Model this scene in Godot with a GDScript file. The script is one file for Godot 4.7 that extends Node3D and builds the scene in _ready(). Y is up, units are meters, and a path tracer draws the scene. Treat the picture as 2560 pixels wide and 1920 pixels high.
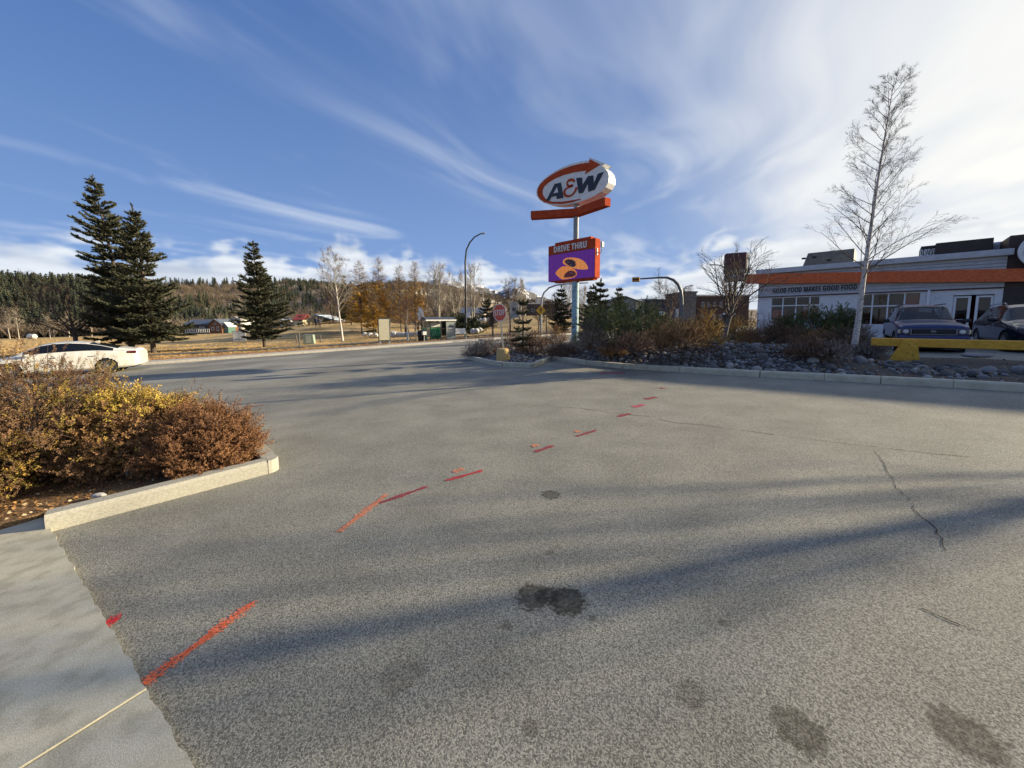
extends Node3D
# A fast-food parking lot beside a street in a northern town, late autumn, low sun from the right.
# World: x right, y up, -z away from the camera; metres. "depth" below means -z.

const FOCAL := 923.0          # focal length in pixels of the 2560 x 1920 photograph
const EYE := 1.6
const SUN_TO := Vector3(0.948, 0.272, -0.168)   # towards the sun
var cam_right: Vector3
var cam_up: Vector3
var cam_front: Vector3
var cam_y: float
var M := {}
var taken := {}
var rng := RandomNumberGenerator.new()

# ---------------------------------------------------------------- mesh collector
class Bld:
	var v := PackedVector3Array()
	var c := PackedColorArray()
	var uv := PackedVector2Array()
	var tint := Color(1, 1, 1)
	var colored := false
	func tri(a: Vector3, b: Vector3, d: Vector3) -> void:   # counter-clockwise seen from outside
		v.push_back(a); v.push_back(d); v.push_back(b)
		if colored:
			c.push_back(tint); c.push_back(tint); c.push_back(tint)
	func quad(a: Vector3, b: Vector3, d: Vector3, e: Vector3) -> void:
		tri(a, b, d); tri(a, d, e)
	func tri_uv(a: Vector3, b: Vector3, d: Vector3, ua: Vector2, ub: Vector2, ud: Vector2) -> void:
		tri(a, b, d)
		uv.push_back(ua); uv.push_back(ud); uv.push_back(ub)
	func quad_uv(a: Vector3, b: Vector3, d: Vector3, e: Vector3, r := Rect2(0, 0, 1, 1)) -> void:
		# a lower left, b lower right, d upper right, e upper left
		var u0 := Vector2(r.position.x, r.end.y); var u1 := r.end
		var u2 := Vector2(r.end.x, r.position.y); var u3 := r.position
		tri_uv(a, b, d, u0, u1, u2); tri_uv(a, d, e, u0, u2, u3)
	func box(t: Transform3D, s: Vector3, bevel := 0.0) -> void:
		var h := s * 0.5
		if bevel <= 0.0:
			var p := []
			for i in 8:
				p.append(t * Vector3(h.x if i & 1 else -h.x, h.y if i & 2 else -h.y, h.z if i & 4 else -h.z))
			quad(p[4], p[5], p[7], p[6]); quad(p[1], p[0], p[2], p[3])
			quad(p[5], p[1], p[3], p[7]); quad(p[0], p[4], p[6], p[2])
			quad(p[6], p[7], p[3], p[2]); quad(p[0], p[1], p[5], p[4])
			return
		var b := minf(bevel, minf(h.x, minf(h.y, h.z)) * 0.9)
		# six faces, twelve chamfers, eight corners
		for ax in 3:
			for sg in [-1.0, 1.0]:
				var n := Vector3.ZERO; n[ax] = sg
				var q := []
				for k in [[-1, -1], [1, -1], [1, 1], [-1, 1]]:
					var w := Vector3.ZERO
					w[ax] = sg * h[ax]
					w[(ax + 1) % 3] = k[0] * (h[(ax + 1) % 3] - b)
					w[(ax + 2) % 3] = k[1] * (h[(ax + 2) % 3] - b)
					q.append(t * w)
				if sg > 0: quad(q[0], q[1], q[2], q[3])
				else: quad(q[3], q[2], q[1], q[0])
		for ax in 3:
			var a1 := (ax + 1) % 3; var a2 := (ax + 2) % 3
			for s1 in [-1.0, 1.0]:
				for s2 in [-1.0, 1.0]:
					var q := []
					for k in [[-1, 0], [1, 0], [1, 1], [-1, 1]]:
						var w := Vector3.ZERO
						w[ax] = k[0] * (h[ax] - b)
						w[a1] = s1 * (h[a1] - (b if k[1] else 0.0))
						w[a2] = s2 * (h[a2] - (0.0 if k[1] else b))
						q.append(t * w)
					if s1 * s2 > 0: quad(q[0], q[1], q[2], q[3])
					else: quad(q[3], q[2], q[1], q[0])
		for i in 8:
			var sx := 1.0 if i & 1 else -1.0; var sy := 1.0 if i & 2 else -1.0; var sz := 1.0 if i & 4 else -1.0
			var pa := t * Vector3(sx * h.x, sy * (h.y - b), sz * (h.z - b))
			var pb := t * Vector3(sx * (h.x - b), sy * h.y, sz * (h.z - b))
			var pc := t * Vector3(sx * (h.x - b), sy * (h.y - b), sz * h.z)
			if sx * sy * sz > 0: tri(pa, pb, pc)
			else: tri(pa, pc, pb)
	func bx(at: Vector3, s: Vector3, turn := 0.0, bevel := 0.0) -> void:
		box(Transform3D(Basis(Vector3.UP, turn), at), s, bevel)
	func tube(pts: Array, rad: Array, sides := 6, cap := true) -> void:
		var rings := []
		var side := Vector3.ZERO
		for i in pts.size():
			var p: Vector3 = pts[i]
			var d: Vector3 = (pts[mini(i + 1, pts.size() - 1)] - pts[maxi(i - 1, 0)]).normalized()
			if side == Vector3.ZERO:
				side = d.cross(Vector3.UP if absf(d.y) < 0.9 else Vector3.RIGHT).normalized()
			else:
				side = (side - d * side.dot(d)).normalized()
			var o := d.cross(side)
			var ring := PackedVector3Array()
			for k in sides:
				var a := TAU * k / sides
				ring.push_back(p + (side * cos(a) + o * sin(a)) * float(rad[i]))
			rings.append(ring)
		for i in pts.size() - 1:
			for k in sides:
				var k2 := (k + 1) % sides
				quad(rings[i][k], rings[i][k2], rings[i + 1][k2], rings[i + 1][k])
		if cap:
			for k in range(1, sides - 1):
				tri(rings[0][0], rings[0][k + 1], rings[0][k])
				var l: PackedVector3Array = rings[-1]
				tri(l[0], l[k], l[k + 1])
	func stick(a: Vector3, b: Vector3, r0: float, r1: float, sides := 5) -> void:
		tube([a, b], [r0, r1], sides)
	func lathe(t: Transform3D, prof: Array, sides := 16) -> void:   # profile of (radius, height), from below
		for i in prof.size() - 1:
			for k in sides:
				var a := TAU * k / sides; var b := TAU * (k + 1) / sides
				var p: Vector2 = prof[i]; var q: Vector2 = prof[i + 1]
				var p0 := t * Vector3(cos(a) * p.x, p.y, -sin(a) * p.x); var p1 := t * Vector3(cos(b) * p.x, p.y, -sin(b) * p.x)
				var q0 := t * Vector3(cos(a) * q.x, q.y, -sin(a) * q.x); var q1 := t * Vector3(cos(b) * q.x, q.y, -sin(b) * q.x)
				if p.x > 1e-5: tri(p0, p1, q1)
				if q.x > 1e-5: tri(p0, q1, q0)
	func prism(t: Transform3D, poly: PackedVector2Array, depth: float, back := true) -> void:
		# polygon in the x-y plane, front face at z = depth, back at z = 0
		var q := poly
		if Geometry2D.is_polygon_clockwise(q):
			q = q.duplicate(); q.reverse()
		var ix := Geometry2D.triangulate_polygon(q)
		for i in range(0, ix.size(), 3):
			var a := q[ix[i]]; var b := q[ix[i + 1]]; var d := q[ix[i + 2]]
			if (b - a).cross(d - a) < 0:
				var w := b; b = d; d = w
			tri(t * Vector3(a.x, a.y, depth), t * Vector3(b.x, b.y, depth), t * Vector3(d.x, d.y, depth))
			if back: tri(t * Vector3(a.x, a.y, 0), t * Vector3(d.x, d.y, 0), t * Vector3(b.x, b.y, 0))
		for i in q.size():
			var a := q[i]; var b := q[(i + 1) % q.size()]
			quad(t * Vector3(a.x, a.y, 0), t * Vector3(b.x, b.y, 0), t * Vector3(b.x, b.y, depth), t * Vector3(a.x, a.y, depth))
	func ring_prism(t: Transform3D, outer: PackedVector2Array, inner: PackedVector2Array, depth: float) -> void:
		# band between two closed outlines with as many points each
		var n := outer.size()
		for i in n:
			var j := (i + 1) % n
			var o0 := outer[i]; var o1 := outer[j]; var i0 := inner[i]; var i1 := inner[j]
			quad(t * Vector3(i0.x, i0.y, depth), t * Vector3(o0.x, o0.y, depth), t * Vector3(o1.x, o1.y, depth), t * Vector3(i1.x, i1.y, depth))
			quad(t * Vector3(o0.x, o0.y, 0), t * Vector3(o1.x, o1.y, 0), t * Vector3(o1.x, o1.y, depth), t * Vector3(o0.x, o0.y, depth))
			quad(t * Vector3(i1.x, i1.y, 0), t * Vector3(i0.x, i0.y, 0), t * Vector3(i0.x, i0.y, depth), t * Vector3(i1.x, i1.y, depth))
	func blob(t: Transform3D, r: Vector3, seg := 8, rings := 5, rough := 0.0, noise: FastNoiseLite = null, shift := 0.0) -> void:
		var g := []
		for i in rings + 1:
			var row := PackedVector3Array()
			var b := -PI / 2 + PI * i / rings
			for k in seg:
				var a := TAU * k / seg
				var p := Vector3(cos(b) * cos(a), sin(b), cos(b) * sin(a))
				var s := 1.0
				if noise: s += rough * noise.get_noise_3d(p.x * 40 + shift, p.y * 40, p.z * 40)
				row.push_back(t * (p * r * s))
			g.append(row)
		for i in rings:
			for k in seg:
				var k2 := (k + 1) % seg
				if i > 0: tri(g[i][k], g[i + 1][k2], g[i][k2])
				if i < rings - 1 or true:
					if i < rings - 1: tri(g[i][k], g[i + 1][k], g[i + 1][k2])
					else: tri(g[i][k], g[i + 1][k], g[i][k2]) if i == 0 else null
	func mesh(smooth := false) -> ArrayMesh:
		var a := []
		a.resize(Mesh.ARRAY_MAX)
		var n := PackedVector3Array()
		n.resize(v.size())
		if smooth:
			var acc := {}
			for i in range(0, v.size(), 3):
				var f := (v[i + 2] - v[i]).cross(v[i + 1] - v[i])
				for k in 3:
					var key := Vector3i((v[i + k] * 2000.0).round())
					acc[key] = acc.get(key, Vector3.ZERO) + f
			for i in v.size():
				n[i] = (acc[Vector3i((v[i] * 2000.0).round())] as Vector3).normalized()
		else:
			for i in range(0, v.size(), 3):
				var f := (v[i + 2] - v[i]).cross(v[i + 1] - v[i]).normalized()
				n[i] = f; n[i + 1] = f; n[i + 2] = f
		a[Mesh.ARRAY_VERTEX] = v
		a[Mesh.ARRAY_NORMAL] = n
		if uv.size() == v.size() and uv.size() > 0: a[Mesh.ARRAY_TEX_UV] = uv
		if colored: a[Mesh.ARRAY_COLOR] = c
		var m := ArrayMesh.new()
		if v.size() > 0: m.add_surface_from_arrays(Mesh.PRIMITIVE_TRIANGLES, a)
		return m

# ---------------------------------------------------------------- naming and labels
func numbered(called: String) -> String:
	if not taken.has(called):
		taken[called] = 0
		return called
	taken[called] += 1
	return "%s_%03d" % [called, taken[called]]

func tag(o: Node, label: String, category: String, group := "") -> Node:
	o.set_meta("label", label); o.set_meta("category", category)
	if group: o.set_meta("group", group)
	return o

func thing(called: String, label: String, category: String, at := Vector3.ZERO, turn := 0.0, group := "") -> Node3D:
	var o := Node3D.new()
	o.name = numbered(called)
	add_child(o)
	o.position = at; o.rotation.y = turn
	tag(o, label, category, group)
	return o

func struct(called: String, m: Mesh, mat: Material, parent: Node = null) -> MeshInstance3D:
	var o := MeshInstance3D.new()
	o.mesh = m; o.material_override = mat
	if parent == null:
		o.name = numbered(called); add_child(o)
		o.set_meta("kind", "structure")
	else:
		o.name = called; parent.add_child(o, true)
	return o

func struct_node(called: String) -> Node3D:
	var o := Node3D.new()
	o.name = numbered(called); add_child(o); o.set_meta("kind", "structure")
	return o

func part(called: String, b: Bld, mat: Material, parent: Node, smooth := false) -> MeshInstance3D:
	var o := MeshInstance3D.new()
	o.mesh = b.mesh(smooth); o.material_override = mat
	o.name = called; parent.add_child(o, true)
	return o

func mpart(called: String, m: Mesh, mat: Material, parent: Node, t := Transform3D()) -> MeshInstance3D:
	var o := MeshInstance3D.new()
	o.mesh = m; o.material_override = mat; o.transform = t
	o.name = called; parent.add_child(o, true)
	return o

func copies(called: String, m: Mesh, mat: Material, xf: Array, cols: Array, parent: Node) -> MultiMeshInstance3D:
	var buf := PackedFloat32Array()
	buf.resize(xf.size() * 16)
	for i in xf.size():
		var t: Transform3D = xf[i]
		var c: Color = cols[i % cols.size()]
		var k := i * 16
		buf[k] = t.basis.x.x; buf[k + 1] = t.basis.y.x; buf[k + 2] = t.basis.z.x; buf[k + 3] = t.origin.x
		buf[k + 4] = t.basis.x.y; buf[k + 5] = t.basis.y.y; buf[k + 6] = t.basis.z.y; buf[k + 7] = t.origin.y
		buf[k + 8] = t.basis.x.z; buf[k + 9] = t.basis.y.z; buf[k + 10] = t.basis.z.z; buf[k + 11] = t.origin.z
		buf[k + 12] = c.r; buf[k + 13] = c.g; buf[k + 14] = c.b; buf[k + 15] = 1.0
	var mm := MultiMesh.new()
	mm.transform_format = MultiMesh.TRANSFORM_3D
	mm.use_colors = true
	mm.mesh = m
	mm.instance_count = xf.size()
	mm.buffer = buf
	var o := MultiMeshInstance3D.new()
	o.multimesh = mm; o.material_override = mat
	o.name = called; parent.add_child(o, true)
	o.set_meta("kind", "stuff")
	return o

# ---------------------------------------------------------------- materials
func lin(r: float, g: float, b: float) -> Color:
	return Color(r, g, b).linear_to_srgb()

func mat(c: Color, rough := 0.8, metal := 0.0) -> StandardMaterial3D:
	var m := StandardMaterial3D.new()
	m.albedo_color = c; m.roughness = rough; m.metallic = metal
	m.metallic_specular = 0.5
	return m

func noise_tex(stops: Array, freq: float, size := 512, kind := FastNoiseLite.TYPE_SIMPLEX_SMOOTH, octaves := 4, sd := 1, ret := -1) -> NoiseTexture2D:
	var n := FastNoiseLite.new()
	n.noise_type = kind; n.frequency = freq; n.fractal_octaves = octaves; n.seed = sd
	if ret >= 0: n.cellular_return_type = ret
	if octaves <= 1: n.fractal_type = FastNoiseLite.FRACTAL_NONE
	var t := NoiseTexture2D.new()
	t.width = size; t.height = size; t.seamless = true; t.noise = n; t.generate_mipmaps = false
	t.seamless_blend_skirt = 0.12
	if stops.size():
		var g := Gradient.new()
		var off := PackedFloat32Array(); var col := PackedColorArray()
		for s in stops:
			off.push_back(s[0]); col.push_back(s[1])
		g.offsets = off; g.colors = col
		t.color_ramp = g
	return t

func nmat(c1: Color, c2: Color, metres: float, rough := 0.85, freq := 0.02, bump := 0.0, size := 256, sd := 3) -> StandardMaterial3D:
	# a colour that wanders between two, over a texture tile of so many metres
	var m := mat(Color.WHITE, rough)
	m.albedo_texture = noise_tex([[0.25, c1], [0.75, c2]], freq, size, FastNoiseLite.TYPE_SIMPLEX_SMOOTH, 5, sd)
	m.uv1_triplanar = true; m.uv1_world_triplanar = true
	m.uv1_scale = Vector3.ONE / metres
	if bump > 0.0:
		m.heightmap_enabled = true
		m.heightmap_texture = noise_tex([], freq * 2.5, size, FastNoiseLite.TYPE_SIMPLEX_SMOOTH, 4, sd + 7)
		m.heightmap_scale = bump
	return m

func vmat(rough := 0.85, back := 0.0) -> StandardMaterial3D:
	var m := mat(Color.WHITE, rough)
	m.vertex_color_use_as_albedo = true
	m.cull_mode = BaseMaterial3D.CULL_DISABLED
	if back > 0.0:
		m.backlight_enabled = true
		m.backlight = Color(back, back, back)
	return m

func glass(alpha := 0.25, c := Color(0.05, 0.06, 0.07)) -> StandardMaterial3D:
	var m := mat(Color(c.r, c.g, c.b, alpha), 0.04)
	m.transparency = BaseMaterial3D.TRANSPARENCY_ALPHA
	return m

# ---------------------------------------------------------------- photograph to place
func ray(px: float, py: float) -> Vector3:
	return cam_right * (px - 1280.0) / FOCAL - cam_up * (py - cam_y) / FOCAL + cam_front

func hgt(x: float, d: float) -> float:      # the lie of the land
	var h := 0.03 * minf(x, 15.0)
	if x < 0.0: h = 0.037 * x if x > -20.0 else -0.74 + 0.022 * (x + 20.0)
	h = maxf(h, -8.0) - 0.004 * clampf(d - 15.0, 0.0, 60.0)
	if d > 40.0:    # a grassy rise in the park
		h += 2.95 * exp(-(pow((x + 33.0) / 17.0, 2.0) + pow((d - 75.0) / 16.0, 2.0)))
		h += 3.0 * smoothstep(45.0, 110.0, d) * smoothstep(-12.0, 6.0, x) * (1.0 - smoothstep(12.0, 24.0, x))
	return h

func G(px: float, py: float, e := 0.0) -> Vector3:   # the ground point seen at that pixel
	var r := ray(px, py)
	var lo := 0.5; var hi := 0.5
	while hi < 600.0 and EYE + r.y * hi - hgt(r.x * hi, -r.z * hi) - e > 0.0:      # first crossing
		lo = hi; hi *= 1.04
	for i in 50:
		var m := (lo + hi) * 0.5
		if EYE + r.y * m - hgt(r.x * m, -r.z * m) - e > 0.0: lo = m
		else: hi = m
	return Vector3(r.x * lo, EYE + r.y * lo, r.z * lo)

func D(px: float, py: float, d: float) -> Vector3:   # the point at that pixel and depth
	var r := ray(px, py)
	return Vector3(0, EYE, 0) + r * (d / -r.z)

func on_plane(px: float, py: float, p: Vector3, n: Vector3) -> Vector3:
	var r := ray(px, py)
	var e := Vector3(0, EYE, 0)
	return e + r * ((p - e).dot(n) / r.dot(n))

func land(x: float, d: float, e := 0.0) -> Vector3:
	return Vector3(x, hgt(x, d) + e, -d)

func _ready() -> void:
	rng.seed = 7
	build_camera()
	build_sky()
	plant_materials()
	car_materials()
	build_ground()
	build_hills()
	build_beds()
	build_marks()
	build_restaurant()
	build_sign()
	build_stop()
	build_barrier()
	build_sedan()
	build_wagon()
	build_crossover()
	build_street()
	build_far()
	build_people()
	build_plants()

# ---------------------------------------------------------------- camera, light, sky
func build_camera() -> void:
	var pitch := deg_to_rad(5.5); var roll := deg_to_rad(0.3)
	cam_front = Vector3(0, -sin(pitch), -cos(pitch))
	var up := Vector3(0, cos(pitch), -sin(pitch))
	cam_right = Vector3.RIGHT * cos(roll) - up * sin(roll)
	cam_up = up * cos(roll) + Vector3.RIGHT * sin(roll)
	cam_y = 800.0 + FOCAL * tan(pitch) / cos(roll)
	var cam := Camera3D.new()
	cam.name = "camera"
	add_child(cam)
	cam.transform = Transform3D(Basis(cam_right, cam_up, -cam_front), Vector3(0, EYE, 0))
	cam.projection = Camera3D.PROJECTION_FRUSTUM
	cam.near = 0.05; cam.far = 9000.0
	cam.size = 2.0 * cam.near * 960.0 / FOCAL
	cam.frustum_offset = Vector2(0, -(960.0 - cam_y) / FOCAL * cam.near)
	cam.current = true

	var env := Environment.new()
	env.tonemap_mode = Environment.TONE_MAPPER_LINEAR
	env.tonemap_exposure = 1.9
	env.background_mode = Environment.BG_SKY
	env.sdfgi_enabled = true; env.ssao_enabled = true; env.ssil_enabled = true
	env.sky = Sky.new()
	var we := WorldEnvironment.new()
	we.name = "world"; we.environment = env
	add_child(we)
	M.env = env

	var sun := DirectionalLight3D.new()
	sun.name = "sun"
	add_child(sun)
	sun.look_at_from_position(Vector3.ZERO, -SUN_TO.normalized(), Vector3.UP)
	sun.light_energy = 1.6
	sun.light_angular_distance = 0.5
	sun.light_color = Color(1.0, 0.93, 0.79)
	sun.shadow_enabled = true

func build_sky() -> void:
	# air, a low bank of cumulus, streaks of cirrus and a veil of high cloud round the sun, all as functions of direction
	var w := 2048; var h := 1024
	var im := Image.create(w, h, false, Image.FORMAT_RGBF)
	var n1 := FastNoiseLite.new(); n1.noise_type = FastNoiseLite.TYPE_SIMPLEX_SMOOTH; n1.frequency = 1.0; n1.fractal_octaves = 5; n1.seed = 11
	var n2 := FastNoiseLite.new(); n2.noise_type = FastNoiseLite.TYPE_SIMPLEX_SMOOTH; n2.frequency = 1.0; n2.fractal_octaves = 4; n2.seed = 5
	var n3 := FastNoiseLite.new(); n3.noise_type = FastNoiseLite.TYPE_SIMPLEX_SMOOTH; n3.frequency = 1.0; n3.fractal_octaves = 2; n3.seed = 23
	var sd := SUN_TO.normalized()
	var top := Color(0.070, 0.160, 0.41); var low := Color(0.30, 0.47, 0.80)
	var data := PackedFloat32Array()
	data.resize(w * h * 3)
	var below := Color(0.13, 0.115, 0.10)
	for y in h:
		var el := PI * (0.5 - (y + 0.5) / h)
		var se := sin(el); var ce := cos(el)
		for x in w:
			var k := (y * w + x) * 3
			if el < -0.02:
				data[k] = below.r; data[k + 1] = below.g; data[k + 2] = below.b
				continue
			var az := wrapf(TAU * (x + 0.5) / w, -PI, PI)
			var dx := sin(az) * ce; var dd := cos(az) * ce
			var s := maxf(se, 0.0)
			var c := low.lerp(top, clampf(pow(s * 1.75, 0.62), 0.0, 1.0))
			# nearness to the sun
			var near := clampf(dx * sd.x + s * sd.y - dd * sd.z, -1.0, 1.0)
			var glow := pow(maxf(near * 0.5 + 0.5, 0.0), 3.0)
			c = c.lerp(Color(0.62, 0.70, 0.82), 0.30 * glow)
			# cirrus on a high plane, drawn out along the wind
			var r := 1.0 / maxf(s, 0.03)
			var u := (dx * 0.46 + dd * 0.89) * r; var v := (dx * 0.89 - dd * 0.46) * r
			var bend := n3.get_noise_2d(u * 0.35, v * 0.5) * 0.55
			var fib := n1.get_noise_2d(u * 0.26 + bend, v * 0.95 + bend * 0.7)
			var fine := n2.get_noise_2d(u * 0.9 + 9.0 + bend * 2.0, v * 3.4 + bend * 2.0)
			var patch := n3.get_noise_2d(u * 0.22 + 4.7, v * 0.33 + 1.3)
			var side := smoothstep(0.38, 1.0, near)            # more high cloud towards the sun
			var cir := (1.0 - 0.3 * smoothstep(0.30, 0.65, s)) * smoothstep(-0.06, 1.0, fib * 0.62 + fine * 0.16 + patch * 0.5 + side * 0.55 - 0.03)
			# one long band of streaks that crosses the view
			var band := exp(-pow((v + 1.42 + 0.10 * sin(u * 1.1)) / 0.30, 2.0)) * smoothstep(0.4, 2.4, u)
			cir = maxf(cir, band * smoothstep(-0.5, 0.7, fine * 0.55 + fib * 0.6) * 0.5)
			cir *= 0.66 * smoothstep(0.02, 0.16, s)
			var lit := Color(0.80, 0.84, 0.90).lerp(Color(1.0, 0.98, 0.93), glow)
			c = c.lerp(lit, clampf(cir, 0.0, 0.93))
			# veil round the sun
			var veil := (1.0 - 0.55 * smoothstep(0.30, 0.60, s)) * smoothstep(0.52, 0.94, near) * (0.82 + 0.4 * n2.get_noise_2d(u * 0.35 + 40.0, v * 1.1))
			c = c.lerp(Color(1.0, 0.97, 0.90), clampf(veil * 0.95, 0.0, 0.95))
			# low cumulus bank
			var deg := rad_to_deg(el)
			if deg < 16.0:
				var a := rad_to_deg(az)
				var topl := 8.2 + 3.2 * n3.get_noise_2d(a * 0.045, 2.0) + 2.2 * n2.get_noise_2d(a * 0.16, 7.0) + 2.6 * smoothstep(10.0, 60.0, a)
				var f := n1.get_noise_2d(a * 0.075, deg * 0.30 + 30.0) * 0.9 + n2.get_noise_2d(a * 0.30 + 3.0, deg * 0.75) * 0.35
				var cov := smoothstep(-0.16, 0.34, f + 0.15 + 0.09 * (topl - deg)) * (1.0 - smoothstep(topl - 1.0, topl + 2.2, deg + f * 2.5))
				var shade := clampf(0.5 + n1.get_noise_2d(a * 0.05 + 60.0, deg * 0.42) * 1.5 - 0.05 * (deg - 4.5), 0.0, 1.0)
				var cc := Color(0.82, 0.85, 0.89).lerp(Color(0.47, 0.53, 0.64), shade * 0.85)
				cc = cc.lerp(Color(0.90, 0.88, 0.84), 0.45 * glow)
				c = c.lerp(cc, clampf(cov, 0.0, 1.0) * 0.93)
				c = c.lerp(Color(0.55, 0.66, 0.80), 0.5 * (1.0 - smoothstep(0.0, 3.5, deg)) )
			data[k] = c.r * 0.56; data[k + 1] = c.g * 0.57; data[k + 2] = c.b * 0.575
	im = Image.create_from_data(w, h, false, Image.FORMAT_RGBF, data.to_byte_array())
	var pm := PanoramaSkyMaterial.new()
	pm.panorama = ImageTexture.create_from_image(im)
	M.env.sky.sky_material = pm

# ---------------------------------------------------------------- ground
func sheet(poly: PackedVector2Array, lift: float, step: float, uv2 := Rect2()) -> ArrayMesh:
	# a sheet over a polygon in (x, depth) that follows the land
	var b := Bld.new()
	var lo := poly[0]; var hi := poly[0]
	for p in poly:
		lo = lo.min(p); hi = hi.max(p)
	var nx := int(ceil((hi.x - lo.x) / step)); var ny := int(ceil((hi.y - lo.y) / step))
	for i in nx:
		for j in ny:
			var r := PackedVector2Array([lo + Vector2(i, j) * step, lo + Vector2(i + 1, j) * step, lo + Vector2(i + 1, j + 1) * step, lo + Vector2(i, j + 1) * step])
			var pieces: Array = Geometry2D.intersect_polygons(r, poly)
			for q in pieces:
				if q.size() == 4 and q.has(r[0]) and q.has(r[1]) and q.has(r[2]) and q.has(r[3]): q = r
				var ix := Geometry2D.triangulate_polygon(q)
				for k in range(0, ix.size(), 3):
					var p0: Vector2 = q[ix[k]]; var p1: Vector2 = q[ix[k + 1]]; var p2: Vector2 = q[ix[k + 2]]
					if (p1 - p0).cross(p2 - p0) < 0:
						var s := p1; p1 = p2; p2 = s
					b.tri(land(p0.x, p0.y, lift), land(p1.x, p1.y, lift), land(p2.x, p2.y, lift))
					if uv2.size.x > 0:
						for p in [p0, p2, p1]:
							b.uv.push_back(Vector2((p.x - uv2.position.x) / uv2.size.x, (p.y - uv2.position.y) / uv2.size.y))
	var m := b.mesh(true)
	if uv2.size.x > 0 and m.get_surface_count():
		var a := m.surface_get_arrays(0)
		a[Mesh.ARRAY_TEX_UV2] = a[Mesh.ARRAY_TEX_UV]
		m = ArrayMesh.new()
		m.add_surface_from_arrays(Mesh.PRIMITIVE_TRIANGLES, a)
	return m

func xd(p: Vector3) -> Vector2: return Vector2(p.x, -p.z)

const RU := Vector2(0.829, 0.559)      # along the street, (x, depth)
const RW := Vector2(-0.559, 0.829)     # across it, away
const SU := Vector2(0.713, 0.701)      # the lot's own grid
const SV := Vector2(0.701, -0.713)
const LOT := Rect2(-14, -4, 32, 26)

func build_ground() -> void:
	# grass and earth
	var b := Bld.new()
	var xs := []; var ds := []
	for i in 61: xs.append(sinh((i - 30) / 30.0 * 4.6) * 13.0)
	for i in 60: ds.append(-20.0 + 3.0 * i + 0.0006 * pow(i, 4.0) if i < 59 else 4500.0)
	for i in xs.size() - 1:
		for j in ds.size() - 1:
			var p := [land(xs[i], ds[j], -0.05), land(xs[i + 1], ds[j], -0.05), land(xs[i + 1], ds[j + 1], -0.05), land(xs[i], ds[j + 1], -0.05)]
			b.quad(p[0], p[1], p[2], p[3])
	var gm := mat(Color.WHITE, 0.95)
	gm.albedo_texture = noise_tex([[0.2, lin(0.40, 0.25, 0.095)], [0.5, lin(0.58, 0.39, 0.16)], [0.8, lin(0.68, 0.49, 0.22)]], 0.03, 1024, FastNoiseLite.TYPE_SIMPLEX_SMOOTH, 6, 4)
	gm.uv1_triplanar = true; gm.uv1_world_triplanar = true; gm.uv1_scale = Vector3.ONE / 9.0
	gm.detail_enabled = true; gm.detail_blend_mode = BaseMaterial3D.BLEND_MODE_MUL
	gm.detail_albedo = noise_tex([[0.3, Color(0.72, 0.72, 0.66)], [0.7, Color(1, 1, 1)]], 0.012, 512, FastNoiseLite.TYPE_SIMPLEX_SMOOTH, 5, 9)
	gm.detail_uv_layer = BaseMaterial3D.DETAIL_UV_2
	gm.uv2_triplanar = true; gm.uv2_world_triplanar = true; gm.uv2_scale = Vector3(1 / 47.0, 1 / 47.0, 1 / 47.0)
	M.dry_grass = gm
	struct("ground", b.mesh(true), gm)

	# asphalt of the lot: bright worn stones in dark binder
	var am := mat(Color.WHITE, 0.9)
	am.albedo_texture = aggregate()
	am.uv1_triplanar = true; am.uv1_world_triplanar = true; am.uv1_scale = Vector3.ONE / 1.75
	am.heightmap_enabled = true
	am.heightmap_texture = am.albedo_texture
	am.heightmap_scale = 0.35
	am.detail_enabled = true; am.detail_blend_mode = BaseMaterial3D.BLEND_MODE_MUL
	am.detail_uv_layer = BaseMaterial3D.DETAIL_UV_2
	am.detail_albedo = lot_stains()
	M.asphalt = am
	var near_edge := 13.4
	var lot := PackedVector2Array([RU * -40 + RW * near_edge, Vector2(-30, -14), Vector2(40, -14), Vector2(60, 25), RU * 60 + RW * near_edge])
	struct("parking_lot", sheet(lot, 0.0, 2.0, LOT), am)

	var rm := mat(Color.WHITE, 0.85)
	rm.albedo_texture = am.albedo_texture
	rm.albedo_color = Color(0.99, 0.985, 0.97)
	rm.uv1_triplanar = true; rm.uv1_world_triplanar = true; rm.uv1_scale = Vector3.ONE / 1.7
	rm.detail_enabled = true; rm.detail_blend_mode = BaseMaterial3D.BLEND_MODE_MUL
	rm.detail_albedo = noise_tex([[0.3, Color(0.8, 0.8, 0.8)], [0.7, Color(1, 1, 1)]], 0.008, 512, FastNoiseLite.TYPE_SIMPLEX_SMOOTH, 5, 19)
	rm.detail_uv_layer = BaseMaterial3D.DETAIL_UV_2
	rm.uv2_triplanar = true; rm.uv2_world_triplanar = true; rm.uv2_scale = Vector3(1 / 21.0, 1 / 21.0, 1 / 21.0)
	M.street = rm
	var far_edge := 28.1
	var st := PackedVector2Array([RU * -70 + RW * near_edge, RU * 120 + RW * near_edge, RU * 120 + RW * far_edge, RU * -70 + RW * far_edge])
	struct("street", sheet(st, 0.0, 3.0), rm)

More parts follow.
